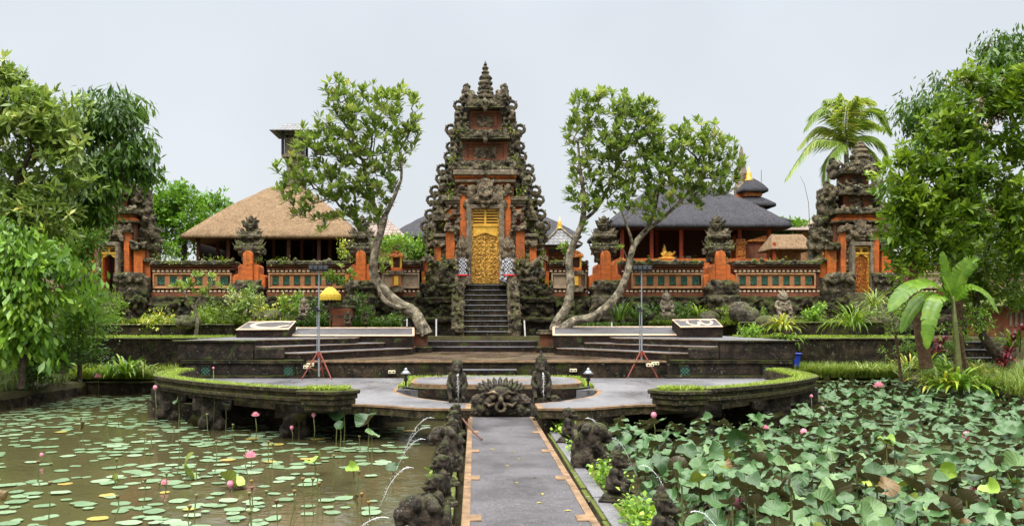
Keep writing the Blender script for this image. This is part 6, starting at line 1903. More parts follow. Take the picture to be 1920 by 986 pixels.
frangipani('frangipani_tree', 'leaning frangipani with a bent lichen trunk spreading before the black thatched hall',
           [dict(pts=tr), {'pts': b1, 'from': len(tr) - 1}, {'pts': b2, 'from': 24}, {'pts': b3, 'from': len(tr) - 1}],
           [(1300, 258, 46, 34), (1340, 285, 46, 42), (1268, 280, 40, 40), (1232, 318, 40, 42), (1290, 318, 56, 44), (1345, 330, 46, 40), (1370, 310, 24, 34), (1262, 362, 48, 34), (1310, 365, 40, 26), (1196, 372, 34, 28), (1226, 398, 30, 22), (1160, 395, 26, 22), (1355, 365, 30, 20)],
           d - .4, 760, nl=10, L=.41, seed=9, minr=[(.22, .13), (.10, .05), (.07, .035), (.09, .045)], flowers=8)

# leafy crowns made of many hanging or rising leaves
def leaf_cloud(name, m, ells, n, L, w, parent, rng, mode='up', per=6, shell=.5, sp=None, tone_by='clump', fold=.15, wide=.55):
    K = max(4, n // (13 if mode == 'rosette' else 24 if n > 700 else 14))
    cc0, v0 = ell_points(ells, K, rng, shell)
    sc_ = np.mean([e[3] for e in ells])
    ci = rng.randint(0, K, n); g_ = rng.normal(0, 1, (n, 3)) * (sc_ * .19 + L * .4) * rng.uniform(.55, 1.25, (K, 1))[ci]
    c = cc0[ci] + g_ * [1, 1, .75]; v = v0[ci] * .6 + g_ / (np.linalg.norm(g_, axis=1)[:, None] + 1e-6) * .5
    N = n * per
    cc = np.repeat(c, per, 0); vv = np.repeat(v, per, 0)
    sp = L * (.10 if mode == 'rosette' else .8) if sp is None else sp
    base = cc + rng.normal(0, 1, (N, 3)) * sp * .5
    d = rng.normal(0, 1, (N, 3))
    if mode == 'rosette': d = d * .85 + np.repeat(v, per, 0) * .45 + [0, 0, .25]
    elif mode == 'up': d = d * .7 + vv * .7 + [0, 0, .35]
    elif mode == 'hang': d = d * .45 + vv * [.5, .5, .1] + [0, 0, -1.0]
    else: d = d * .8 + vv * .6 + [0, 0, -.15]
    tone = np.clip(np.repeat(rng.rand(K)[ci] * .4 + rng.rand(n) * .2, per) + rng.rand(N) * .42, 0, 1)
    LL = L * rng.uniform(.4, 1.2, N) * np.repeat(rng.uniform(.7, 1.15, K)[ci], per)
    off = np.array(org(parent)) if parent is not None else 0
    up = rng.normal(0, .5, (N, 3)) + [0, -.35, .8]
    me = leaf_mesh(name, base - off, d, LL, LL * w, tone, up=up, fold=fold, wide=wide)
    return link_mesh(name, me, M[m], parent)
def tree(name, label, base, trunk, crown, d, n, L, w, leaf, bark='bark_dark', mode='up', per=6, seed=1, r0=.2, depth=.9, shell=.5, group=None, limbs=26, cat='tree', rtop=.06, flowers=0, sp=None):
    rng = np.random.RandomState(seed)
    t = empty(name, base, label, cat, group)
    ells = px_ells(crown, d, depth)
    attr, _ = ell_points(ells, limbs * 4, rng, .2)
    tr = smooth3(trunk, 4)
    pos, par = grow([dict(pts=tr)], attr, .45, 4, .6, 60, seed)
    rad, ch = radii(pos, par, .014)
    m = len(tr)
    for k in range(m): rad[k] = r0 + (rtop - r0) * k / (m - 1)
    rad[m:] = np.minimum(rad[m:], rtop * 1.1)
    limb_mesh(pos, par, rad, 7).build('trunk', M[bark], t, smooth=True)
    leaf_cloud('crown', leaf, ells, n, L, w, t, rng, mode, per, shell, sp)
    if flowers:
        c, v = ell_points(ells, flowers, rng, .92)
        fb = np.repeat(c, 9, 0) + rng.normal(0, .07, (flowers * 9, 3)); fd = rng.normal(0, 1, (flowers * 9, 3)); k = len(fb)
        tag(link_mesh('flowers', leaf_mesh('flowers', fb - np.array(base), fd, np.full(k, .08), np.full(k, .06), rng.rand(k)), M['petal_pink'], t), kind='stuff')
    return t
B_ = lambda px, py, d: P(px, py, d)
# ---- left bank
d = 29.5
tree('broad_leaved_tree', 'big olive green tree filling the upper left corner of the picture', P(-40, 720, d), [P(-40, 720, d), P(-30, 600, d), P(-10, 480, d), P(30, 350, d), P(60, 280, d)],
     [(-5, 160, 40, 44), (30, 200, 50, 40), (85, 222, 46, 40), (130, 255, 42, 46), (40, 260, 72, 60), (110, 310, 60, 54), (20, 340, 70, 60), (70, 390, 66, 50), (0, 430, 60, 60), (130, 270, 36, 60), (10, 240, 60, 60), (70, 450, 50, 40)],
     d, 1500, .40, .34, 'l_frangi', mode='rosette', seed=21, r0=.28, per=9, shell=.4, limbs=60)
d = 33
tree('drooping_tree', 'dark green tree with drooping leaves hanging over the left side gate', P(120, 700, d), [P(120, 700, d), P(125, 560, d), P(140, 420, d), P(170, 300, d), P(200, 230, d)],
     [(205, 215, 46, 36), (240, 240, 34, 44), (190, 270, 50, 50), (238, 300, 38, 44), (200, 340, 44, 50), (155, 230, 30, 46), (258, 335, 22, 30), (170, 385, 44, 46), (150, 330, 36, 60), (215, 370, 26, 26), (130, 420, 40, 50), (90, 440, 50, 50), (150, 455, 26, 30), (265, 300, 16, 26), (60, 420, 50, 50)],
     d, 1900, .46, .28, 'l_dark', mode='hang', seed=22, per=6, r0=.2, sp=.3)
d = 28
tree('large_leaved_tree', 'leafy tree with big light green hanging leaves at the left edge beside the pond', P(40, 728, d), [P(40, 728, d), P(45, 660, d), P(52, 580, d), P(62, 500, d)],
     [(0, 480, 60, 50), (60, 500, 50, 40), (20, 560, 60, 40), (85, 560, 50, 40), (140, 500, 24, 30), (60, 610, 62, 34), (-10, 630, 46, 40), (135, 595, 34, 20), (100, 520, 30, 50), (165, 540, 18, 18), (30, 665, 40, 16), (160, 480, 22, 18), (20, 440, 50, 24), (100, 655, 26, 14)],
     d, 1150, .38, .42, 'l_lime', mode='hang', seed=23, per=6, r0=.12, sp=.32)
d = 31
tree('feathery_shrub_tree', 'fine leaved green shrub tree between the left edge trees and the left side gate', P(150, 715, d), [P(150, 715, d), P(150, 650, d), P(155, 590, d), P(160, 540, d)],
     [(160, 470, 30, 46), (175, 520, 26, 50), (150, 560, 40, 50), (170, 610, 34, 44), (120, 620, 40, 40), (90, 660, 50, 40)],
     d, 1500, .22, .24, 'l_lime', mode='out', seed=24, per=6, r0=.09)
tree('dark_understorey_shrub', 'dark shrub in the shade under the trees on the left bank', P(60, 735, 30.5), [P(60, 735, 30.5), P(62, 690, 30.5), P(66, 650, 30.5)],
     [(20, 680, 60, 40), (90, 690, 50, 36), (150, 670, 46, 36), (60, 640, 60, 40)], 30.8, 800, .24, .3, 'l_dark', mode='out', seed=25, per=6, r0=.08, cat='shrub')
# ---- right bank
d = 30
tree('drooping_tree', 'tall dark drooping tree topping the upper right corner', P(1800, 700, d), [P(1800, 700, d), P(1796, 560, d), P(1800, 420, d), P(1826, 260, d), P(1850, 150, d)],
     [(1890, 90, 44, 40), (1850, 120, 34, 34), (1740, 175, 40, 34), (1800, 160, 44, 30), (1720, 215, 24, 30), (1700, 300, 30, 36), (1900, 150, 50, 46), (1920, 80, 30, 30), (1760, 230, 40, 40), (1715, 250, 28, 36), (1690, 340, 20, 30)],
     d + .8, 1250, .34, .3, 'l_dark', mode='hang', seed=31, per=6, r0=.2, sp=.3, bark='bark_red')
d = 28.5
tree('flowering_tree', 'broad bright green tree with scattered pink flowers on the right bank', P(1730, 690, d), [P(1738, 690, d), P(1722, 600, d), P(1712, 520, d), P(1730, 440, d), P(1780, 340, d)],
     [(1830, 165, 52, 30), (1900, 190, 40, 50), (1765, 235, 46, 34), (1850, 250, 66, 40), (1735, 295, 36, 34), (1800, 330, 60, 36), (1715, 365, 34, 40), (1900, 330, 46, 46), (1760, 405, 56, 30), (1705, 440, 28, 34), (1850, 400, 60, 30), (1698, 500, 22, 24), (1785, 470, 40, 22), (1905, 440, 36, 36), (1690, 390, 22, 20), (1680, 330, 16, 22)],
     d, 1700, .38, .36, 'l_mid', mode='rosette', seed=32, per=9, limbs=70, r0=.22, bark='bark_red', flowers=34, shell=.5)
d = 30.5
tree('branching_tree', 'tree with bare dark forking branches at the right edge behind the banana plant', P(1880, 690, d), [P(1890, 690, d), P(1850, 640, d), P(1830, 590, d), P(1840, 500, d), P(1870, 420, d)],
     [(1880, 470, 50, 46), (1830, 500, 36, 36), (1910, 530, 36, 50), (1860, 560, 40, 26), (1780, 520, 30, 30)],
     d, 750, .3, .34, 'l_mid', seed=33, per=6, r0=.2, bark='bark_dark', mode='out')
tree('slim_tree', 'slim leaning sapling with feathery leaves beside the right lawn', P(1690, 716, 31), [P(1690, 716, 31), P(1684, 660, 31), P(1676, 610, 31), P(1672, 580, 31)],
     [(1680, 580, 34, 22), (1670, 610, 30, 18), (1700, 640, 26, 16), (1672, 650, 20, 14)], 31, 200, .17, .3, 'l_lime', seed=34, per=6, r0=.06, bark='bark_red', rtop=.03, mode='out')
tree('slim_tree', 'slim brown trunked sapling right of the banana plant', P(1812, 712, 29), [P(1818, 712, 29), P(1806, 660, 29), P(1800, 615, 29)],
     [(1790, 620, 34, 20), (1780, 645, 26, 14), (1830, 600, 30, 20)], 29.5, 170, .15, .3, 'l_lime', seed=35, per=6, r0=.09, bark='bark_red', rtop=.04, mode='out')
# ---- trees far behind the temple
tree('round_tree', 'round bright green tree between the left side gate and the straw thatch', P(345, 500, 62), [P(345, 500, 62), P(346, 460, 62), P(348, 420, 62)],
     [(345, 385, 52, 36), (310, 400, 34, 40), (385, 400, 32, 34), (350, 420, 60, 34), (335, 362, 30, 18), (300, 430, 30, 30), (330, 450, 50, 24), (380, 440, 30, 24), (295, 460, 24, 20)], 62, 1500, .42, .5, 'l_round', seed=41, per=6, r0=.3, shell=.6)
tree('distant_tree', 'low green tree crown beyond the wall between the meru shrine and the right gate', P(1475, 480, 68), [P(1475, 480, 68), P(1476, 450, 68)],
     [(1470, 436, 26, 16), (1495, 432, 18, 14), (1450, 445, 14, 10), (1520, 445, 20, 14)], 68, 420, .4, .5, 'l_round', seed=42, per=6, r0=.2)
tree('garden_shrub', 'bright green bush on the wall between the left frangipani and the great gate', P(775, 486, 46.5), [P(775, 486, 46.5), P(776, 470, 46.5)],
     [(770, 466, 30, 16), (735, 462, 22, 12), (790, 476, 18, 14), (750, 480, 26, 10)], 46.5, 340, .3, .4, 'l_lime', seed=43, per=6, r0=.06, cat='shrub', rtop=.03)
tree('garden_shrub', 'small yellowish bush inside the open pavilion at its right end', P(652, 486, 50), [P(652, 486, 50), P(652, 470, 50)], [(650, 466, 12, 12)], 50, 60, .24, .4, 'l_yellow', seed=44, per=6, r0=.04, cat='shrub', rtop=.03)
for k, (px, py, w_, h_, d, leaf, lab) in enumerate((
    (320, 466, 18, 14, 46.5, 'l_lime', 'small bright shrub on the wall right of the left side gate'),
    (215, 585, 18, 26, 40.2, 'l_mid', 'rounded pale green bush by the open left side gate'),
    (290, 600, 40, 12, 40.2, 'l_yellow', 'low yellow green bush on the bed in front of the left wall'),
    (395, 590, 30, 26, 40.6, 'l_mid', 'leafy bush behind the slim frangipani left of the C slab'),
    (466, 560, 30, 26, 41.0, 'l_frangi', 'light green bush at the base of the first orange pillar'),
    (430, 600, 34, 20, 40.5, 'l_olive', 'low dark green bush left of the C slab'),
    (520, 576, 26, 20, 41.2, 'l_yellow', 'yellow green bush right of the first orange pillar'),
    (548, 570, 20, 22, 41.3, 'l_lime', 'small bush with fresh leaves below the long tile panel'),
    (495, 592, 18, 14, 40.4, 'l_yellow', 'small yellow flowered bush just behind the C slab'),
    (592, 590, 18, 26, 41.2, 'l_dark', 'narrow dark bush beside the yellow umbrella'),
    (680, 580, 24, 30, 41.6, 'l_dark', 'dark leafy bush under the second orange pillar'),
    (722, 600, 30, 14, 41.3, 'l_dark', 'low dark fern bush under the left frangipani trunk'),
    (1215, 590, 22, 18, 41.2, 'l_dark', 'dark low bush right of the right lamp stand'),
    (1380, 590, 16, 16, 41.0, 'l_mid', 'small bush behind the grey rock right of the W slab'),
    (1415, 586, 20, 14, 41.0, 'l_mid', 'feathery little bush under the rightmost tile panel'),
    (1527, 584, 14, 20, 40.6, 'l_lime', 'small upright bush on the wall left of the spiky plant'),
    (1398, 622, 22, 8, 36.2, 'l_lime', 'low lime green plant on the stage end right of the W slab'),
    (1280, 585, 14, 12, 41.4, 'l_dark', 'little dark bush beside the pale stone statue'),
    (632, 515, 16, 20, 43.0, 'l_mid', 'small leafy bush in front of the wall left of the second pillar'))):
    tree('garden_shrub', lab, P(px, py + h_ * .9, d), [P(px, py + h_ * .9, d), P(px, py + h_ * .3, d), P(px, py, d)],
         [(px, py, w_, h_), (px - w_ * .5, py + h_ * .3, w_ * .6, h_ * .6), (px + w_ * .5, py + h_ * .2, w_ * .6, h_ * .7)], d, int(26 + w_ * h_ * .16), .22, .4, leaf, seed=60 + k, per=6, r0=.03, rtop=.015, cat='shrub', limbs=6, mode='out' if k % 2 else 'up')
# slim young frangipani in front of the first panel
d = 38.3
frangipani('frangipani_tree', 'slim young frangipani growing at the left end of the stage', [dict(pts=smooth3(pts_px([(366, 632), (370, 605), (366, 580), (372, 562)], d), 3)), {'pts': smooth3(pts_px([(370, 590), (352, 560), (340, 540)], d), 3), 'from': 4}],
           [(375, 520, 32, 16), (340, 540, 26, 16), (405, 540, 26, 16), (380, 550, 30, 14), (430, 545, 14, 10)], d, 60, nl=9, L=.34, seed=51, tip=.02, step=.2, kill=.3, minr=[(.09, .06), (.05, .04)])
for k, (px, py, w_, h_, d, lab) in enumerate(((655, 508, 24, 16, 42.6, 'left tuft of frangipani leaves on the wall beside the second pillar'), (715, 492, 22, 14, 42.6, 'frangipani leaf tuft beside the gilt wall shrine'), (1056, 463, 14, 8, 42.8, 'frangipani leaf tuft above the wall right of the great gate'), (1172, 470, 14, 8, 42.8, 'frangipani leaf tuft at the third orange pillar'))):
    frangipani('frangipani_shoot', lab, [dict(pts=smooth3(pts_px([(px, py + 34), (px + 3, py + 15), (px, py + 4)], d), 3))], [(px, py, w_, h_)], d, 9, nl=10, L=.34, seed=70 + k, tip=.02, step=.2, kill=.25, minr=[(.04, .03)], cat='plant')

# strap leaved plants
def strap(name, label, base, n, L, w, m, seed=0, rise=(35, 85), cat='plant', group=None, bend=1.0, r=.05, parent=None):
    rng = np.random.RandomState(seed); rows = []; tone = []; seg = 5
    base = Vector(base)
    V = []; F = []
    for k in range(n):
        a = rng.rand() * 6.283; el = R(rng.uniform(*rise)); l = L * rng.uniform(.6, 1.15); p = np.array([math.cos(a) * r * rng.rand() * 2, math.sin(a) * r * rng.rand() * 2, 0.]); t0 = rng.rand()
        sd = np.array([-math.sin(a), math.cos(a), 0]); o = len(V)
        for s in range(seg + 1):
            f = s / seg; ww = w * (.35 + 1.3 * f) * (1 - f) ** .55 * .62 if s < seg else 0.002
            V += [p + sd * ww, p - sd * ww + [0, 0, .0]]
            p = p + np.array([math.cos(a) * math.cos(el), math.sin(a) * math.cos(el), math.sin(el)]) * l / seg
            el -= bend * R(26) * (.5 + f) * rng.uniform(.8, 1.2)
        for s in range(seg): F.append((o + 2 * s, o + 2 * s + 1, o + 2 * s + 3, o + 2 * s + 2)); tone.append(np.clip(t0 + rng.uniform(-.1, .1), 0, 1))
    o = link_mesh(name, np_mesh(name, np.array(V), np.array(F), True, tone), M[m], None, base)
    return tag(o, label, cat if label else None, group)
strap('spiky_plant', 'big clump of long dark strap leaves left of the right side gate steps', P(1600, 612, 37.5), 150, 1.55, .05, 'l_mid', 1, (20, 88), r=.2)
strap('spiky_plant', 'upper clump of arching strap leaves at the foot of the right side gate', P(1640, 575, 39), 110, 1.2, .05, 'l_frangi', 2, (20, 88), r=.15)
strap('strap_leaf_plant', 'lush yellow green strap leaved plant on the right end of the stage', P(1466, 618, 36.0), 90, .95, .085, 'l_yellow', 3, (15, 88), r=.12)
strap('strap_leaf_plant', 'strap leaves spilling down over the stage end wall', P(1478, 634, 35.6), 40, .75, .08, 'l_lime', 4, (-20, 50), r=.08)
strap('spiky_plant', 'green spiky plant at the wall base behind the W slab', P(1308, 594, 41.2), 60, .95, .06, 'l_mid', 5, (30, 88), r=.1)
strap('spiky_plant', 'tall dark blade plant behind the right grey slab', P(1160, 600, 41.2), 44, 1.25, .06, 'l_dark', 6, (55, 90), bend=.6, r=.2)
strap('spiky_plant', 'second dark blade plant right of the right lamp stand', P(1196, 602, 41.3), 30, 1.0, .06, 'l_dark', 7, (55, 90), bend=.6, r=.2)
for k, (px, py, d, n, L, w, m, lab) in enumerate(((1740, 694, 31.5, 70, 1.0, .09, 'l_lime', 'lime green broad strap plant below the banana plant'), (1786, 700, 30.5, 70, .95, .09, 'l_lime', 'lime green strap plant right of the banana plant'), (1832, 706, 30.0, 60, .9, .09, 'l_yellow', 'yellow green strap plant at the foot of the garden steps'),
                                             (1705, 690, 33, 50, .9, .07, 'l_yellow', 'yellow green strap plant beside the slim leaning sapling'), (238, 700, 34, 70, 1.0, .09, 'l_lime', 'bright fern like clump on the far left bank'), (205, 704, 33.6, 50, .8, .07, 'l_lime', 'smaller bright clump left of the fern like clump'), (270, 700, 34.2, 50, .8, .06, 'l_grass', 'grassy clump next to the left planter end'),
                                             (1796, 730, 27.2, 80, 1.25, .11, 'l_lime', 'tall lime strap leaves around the banana stem'), (1850, 735, 27.6, 60, .9, .08, 'l_mid', 'green strap plant in the grass right of the banana stem'), (1760, 728, 27.4, 60, 1.0, .09, 'l_yellow', 'yellow green strap plant left of the banana stem'), (1900, 650, 31, 40, .9, .08, 'l_mid', 'dark green strap plant by the red garden shed'), (285, 606, 41, 50, .6, .06, 'l_yellow', 'yellow striped strap plant on the left bed'), (1620, 694, 34.3, 50, .5, .05, 'l_grass', 'short yellow grass clump below the right retaining wall'))):
    strap('strap_leaf_plant', lab, P(px, py, d), n, L, w, m, 20 + k, (25, 88), r=.2)
for k, (px, py, d, lab) in enumerate(((1888, 706, 30, 'red leaved cordyline right of the garden steps'), (1768, 676, 32, 'small red leaved cordyline beside the banana stem'), (1912, 660, 31, 'red leaved cordyline at the right edge'))):
    t = empty('red_cordyline', P(px, py, d), lab, 'plant', 'red cordylines')
    mb = MB(); b = P(px, py, d); mb.tube([b, b + Vector((.03, 0, .5)), b + Vector((0, 0, .85))], [.03, .025, .015], 6); mb.build('stem', M['bark_red'], t)
    for q in range(3):
        o = strap('leaves', None, b + Vector((.12 * (q - 1), .05, .35 + .22 * q)), 18, .5, .09, 'l_red', 40 + k + q, (10, 80), r=.02); del_keys = [kk for kk in () if kk in o]; o.parent = t; o.location = o.location - t.location
# banana plant
d = 27.6; bb = Vector((X(1800, d), d, .12))
t = empty('banana_plant', bb, 'banana plant with huge arching torn leaves on the right bank', 'plant')
mb = MB(); mb.tube([bb, P(1797, 680, d), P(1792, 620, d), P(1786, 555, d)], [.10, .095, .08, .05], 9); mb.build('pseudostem', M['stem'], t, smooth=True)
def banana_leaf(pts, wmax, seed, tw=0):
    rng = np.random.RandomState(seed); pts = smooth3(pts, 6); n = len(pts); V = []; F = []; tone = []
    for i in range(n - 1):
        f0, f1 = i / (n - 1), (i + 1) / (n - 1)
        p0, p1 = Vector(pts[i]), Vector(pts[i + 1]); tt = (p1 - p0).normalized()
        s = tt.cross(Vector((0, -.75, .65))); s = s.normalized() if s.length > .05 else Vector((1, 0, 0)); s = (Matrix.Rotation(tw, 3, tt) @ s)
        up = s.cross(tt)
        wf = lambda f: 1.7 * wmax * (min(1, f * 5 + .05)) * (1 - f ** 4) ** .8
        for q in (-1, 1):
            w0, w1 = wf(f0) * rng.uniform(.86, 1.08), wf(f1) * rng.uniform(.86, 1.08); gap = .04 if rng.rand() < .35 else 0
            a = p0 + tt * (p1 - p0).length * gap
            dr = -.28 + rng.uniform(-.1, .1)
            o = len(V); V += [p0, p1, p1 + s * q * w1 * .55 + up * w1 * .14, a + s * q * w0 * .55 + up * w0 * .14, p1 + s * q * w1 + up * w1 * dr * .2 + tt * .05, a + s * q * w0 + up * w0 * dr * .2 + tt * .05]
            F += [(o, o + 1, o + 2, o + 3), (o + 3, o + 2, o + 4, o + 5)]; tv = rng.rand() * .5 + .25; tone += [tv, tv]
    off = org(t)
    V = np.array([tuple(v - off) for v in V])
    return link_mesh('leaf', np_mesh('leaf', V, np.array(F), False, tone), M['l_banana'], t)
banana_leaf([P(1786, 560, d), P(1772, 500, d - .2), P(1766, 474, d - .3)], .13, 1)
banana_leaf([P(1787, 560, d), P(1800, 515, d - .1), P(1822, 490, d - .3), P(1830, 488, d - .4)], .17, 2)
banana_leaf([P(1784, 566, d), P(1745, 530, d - .3), P(1700, 542, d - .5), P(1668, 582, d - .6)], .24, 3, .5)
banana_leaf([P(1788, 566, d), P(1815, 538, d - .4), P(1848, 550, d - .6), P(1872, 586, d - .7)], .2, 4, -.5)
banana_leaf([P(1784, 568, d), P(1758, 556, d - .8), P(1742, 600, d - 1.1), P(1738, 652, d - 1.2)], .16, 5, .3)
banana_leaf([P(1782, 570, d), P(1740, 550, d + .3), P(1710, 580, d + .2), P(1690, 622, d + .1)], .16, 6, .4)
banana_leaf([P(1788, 568, d), P(1778, 540, d - .5), P(1770, 520, d - .9)], .12, 7)

# palm behind the right side gate
d = 60; base = Vector((X(1590, d), d, GZ)); top = P(1586, 268, d)
t = empty('coconut_palm', base, 'coconut palm with drooping fronds rising behind the right side gate', 'palm')
mb = MB(); mb.tube([base, base.lerp(top, .5) + Vector((.15, 0, 0)), top], [.24, .2, .16], 9); mb.build('trunk', M['bark'], t, smooth=True)
def frond(a_px, seed):
    rng = np.random.RandomState(seed)
    pts = smooth3([top] + [P(x, y, d + dz) for x, y, dz in a_px], 8); n = len(pts)
    B = []; Dr = []; L = []; T = []; U = []
    m = 70
    for i in range(4, m):
        f = i / m; j = f * (n - 1); k = int(j); p = Vector(pts[k]).lerp(Vector(pts[min(k + 1, n - 1)]), j - k); tt = (Vector(pts[min(k + 1, n - 1)]) - Vector(pts[max(0, k - 1)])).normalized()
        s = tt.cross(Vector((0, 0, 1))); s = s.normalized() if s.length > .1 else Vector((0, 1, 0))
        for q in (-1, 1):
            dv = tt * .75 + s * q * .62 + Vector((0, 0, -.42 - .4 * rng.rand()))
            B.append(tuple(p)); Dr.append(tuple(dv)); L.append(1.35 * math.sin(math.pi * (.18 + .74 * f)) * rng.uniform(.85, 1.1)); T.append(np.clip(.15 + .55 * rng.rand() + .3 * (seed % 3) / 2, 0, 1))
    B = np.array(B); Dr = np.array(Dr); L = np.array(L)
    off = np.array(org(t))
    o = link_mesh('frond', leaf_mesh('frond', B - off, Dr, L, np.full(len(L), .085), np.array(T), fold=.3, wide=.35, droop=.18), M['l_palm'], t)
    mb = MB(); mb.tube(pts, [.055 - .045 * i / (n - 1) for i in range(n)], 5); mb.build('rachis', M['stem'], o)
for k, a in enumerate(([(1560, 215, 0), (1535, 205, -.3), (1510, 240, -.4)], [(1576, 215, .2), (1570, 190, .2), (1548, 186, 0)], [(1596, 210, -.2), (1612, 185, -.3), (1640, 190, -.6)], [(1610, 215, .2), (1645, 205, .4), (1672, 250, .5)],
                       [(1555, 262, -.6), (1520, 268, -1), (1474, 335, -1.3)], [(1560, 245, .3), (1530, 240, .4), (1498, 275, .5)], [(1620, 255, -.3), (1655, 270, -.6), (1680, 340, -.9)], [(1615, 270, .4), (1640, 300, .8), (1650, 370, 1)],
                       [(1586, 225, -.8), (1590, 200, -1.2), (1604, 180, -1.6)], [(1570, 275, -.8), (1552, 300, -1.2), (1548, 350, -1.4)], [(1600, 235, .8), (1625, 225, 1.4), (1655, 240, 2)], [(1582, 222, .6), (1584, 196, 1), (1578, 176, 1.2)])):
    frond(a, k)
# bare twig by the palm
mb = MB(); mb.tube([P(1518, 420, 52), P(1516, 380, 52), P(1508, 345, 52), P(1500, 330, 52)], [.02, .016, .012, .006], 5); tag(mb.build('bare_cane', M['bark_red']), 'thin bare cane curving up left of the right side gate', 'cane')

# grass and ground cover on the banks
def area_pts(n, x0, x1, y0, y1, z, seed):
    r = np.random.RandomState(seed); return np.stack([r.uniform(x0, x1, n), r.uniform(y0, y1, n), np.full(n, z) if not callable(z) else np.zeros(n)], 1)
def bank(name, label, n, x0, x1, y0, y1, z, h, w, m, seed, lean=.9):
    p = area_pts(4000, x0, x1, y0, y1, z, seed)
    keep = fbm(p * [.9, .9, 0] + seed, 2) > -.16; p = p[keep]
    return tag(grass(name, n, p, h, w, M[m], None, lean, seed, 3), label, 'grass', None, 'stuff')
bank('bank_grass', 'long arching grass on the right pond bank', 13000, 16.6, 24, 22, 34.5, .25, .75, .035, 'l_grass', 81)
bank('bank_grass', 'pale grass growing along the right pond edge wall', 8000, 11.8, 17.3, 34.7, 36, .25, .55, .04, 'l_grass', 82)
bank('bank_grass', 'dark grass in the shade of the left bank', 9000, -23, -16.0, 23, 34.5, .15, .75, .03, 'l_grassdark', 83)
bank('bank_grass', 'bright grass on the far left pond corner', 7000, -16.5, -10.8, 34.5, 36, .22, .5, .04, 'l_hedge', 84)
bank('bed_ground_cover', 'low mixed ground cover on the bed before the left wall', 5000, -20, -9, 40, 42.6, 2.4, .3, .06, 'l_olive', 85)
bank('bed_ground_cover', 'low mixed ground cover on the bed before the right wall', 4500, 8.5, 18, 40.2, 42.6, 2.38, .25, .06, 'l_olive', 86)
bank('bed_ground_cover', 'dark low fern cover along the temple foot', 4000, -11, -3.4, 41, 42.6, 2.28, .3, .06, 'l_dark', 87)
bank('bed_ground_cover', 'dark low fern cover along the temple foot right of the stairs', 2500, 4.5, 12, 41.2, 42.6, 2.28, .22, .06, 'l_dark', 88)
# weeds on the gate and coping
def weeds(label, spots, seed):
    rng = np.random.RandomState(seed); c = np.array(spots); n = len(c)
    per = 20; N = n * per
    b = np.repeat(c, per, 0) + rng.normal(0, .13, (N, 3)); dv = rng.normal(0, 1, (N, 3)) + [0, -.3, .6]; L = rng.uniform(.08, .2, N)
    return tag(link_mesh('weeds', leaf_mesh('weeds', b, dv, L, L * .45, rng.rand(N)), M['l_olive']), label, 'weeds', None, 'stuff')
q = random.Random(5); sp = []
for s in (-1, 1):
    for dx, py, dd in ((50, 243, 44.6), (55, 292, 44.4), (62, 300, 44.4), (70, 345, 44.7), (60, 366, 43.9), (66, 368, 43.9), (90, 378, 44.8), (98, 440, 44.1), (44, 236, 44.7), (80, 420, 44.4), (104, 478, 44), (76, 486, 43.5), (60, 500, 43.2), (95, 500, 43.2), (110, 530, 42.8), (52, 540, 42.6)):
        for _ in range(1): sp.append((fx(CX + s * (dx + q.uniform(-5, 5))), dd - .1, fz(py + q.uniform(-3, 3))))
weeds('small weeds and ferns rooted on the ledges of the great gate', sp, 3)
sp = [(fx(q.uniform(284, 1560)), 43.85, fz(q.uniform(485, 492))) for _ in range(34)]
sp = [s_ for s_ in sp if not fx(790) < s_[0] < fx(1030)]
weeds('little weeds along the mossy coping of the temple wall', sp, 4)
# plants on the ledge between the path statues
for k, (x, d, lab) in enumerate(((2.2, 11.3, 'nearest'), (2.2, 14.2, 'second'), (2.2, 17.2, 'third'), (2.15, 20.4, 'farthest'))):
    rng = np.random.RandomState(90 + k); n = 360
    c = np.stack([rng.normal(x, .13, n), rng.normal(d, .42, n), np.abs(rng.normal(-.02, .10, n)) - .06], 1)
    dv = rng.normal(0, 1, (n, 3)) + [0, 0, .7]; L = rng.uniform(.05, .12, n)
    t = link_mesh('ledge_plant', leaf_mesh('ledge_plant', c - [x, d, -.1], dv, L, L * .7, rng.rand(n)), M['l_lime'], None, (x, d, -.1)); tag(t, '%s low bright leafy plant between the statues right of the path' % lab, 'plant', 'plants between the path statues', 'stuff')
for k, (x, d) in enumerate(((-.62, 11.0), (-.6, 14.2), (-.62, 18.3))):
    rng = np.random.RandomState(95 + k); n = 120
    c = np.stack([rng.normal(x, .09, n), rng.normal(d, .2, n), np.abs(rng.normal(0, .08, n)) - .06], 1)
    dv = rng.normal(0, 1, (n, 3)) + [0, 0, .7]; L = rng.uniform(.05, .1, n)
    t = link_mesh('ledge_plant', leaf_mesh('ledge_plant', c - [x, d, -.1], dv, L, L * .7, rng.rand(n)), M['l_lime'], None, (x, d, -.1)); tag(t, '%s small leafy plant between the statues left of the path' % ('nearest', 'middle', 'farthest')[k], 'plant', 'small plants between the path statues', 'stuff')

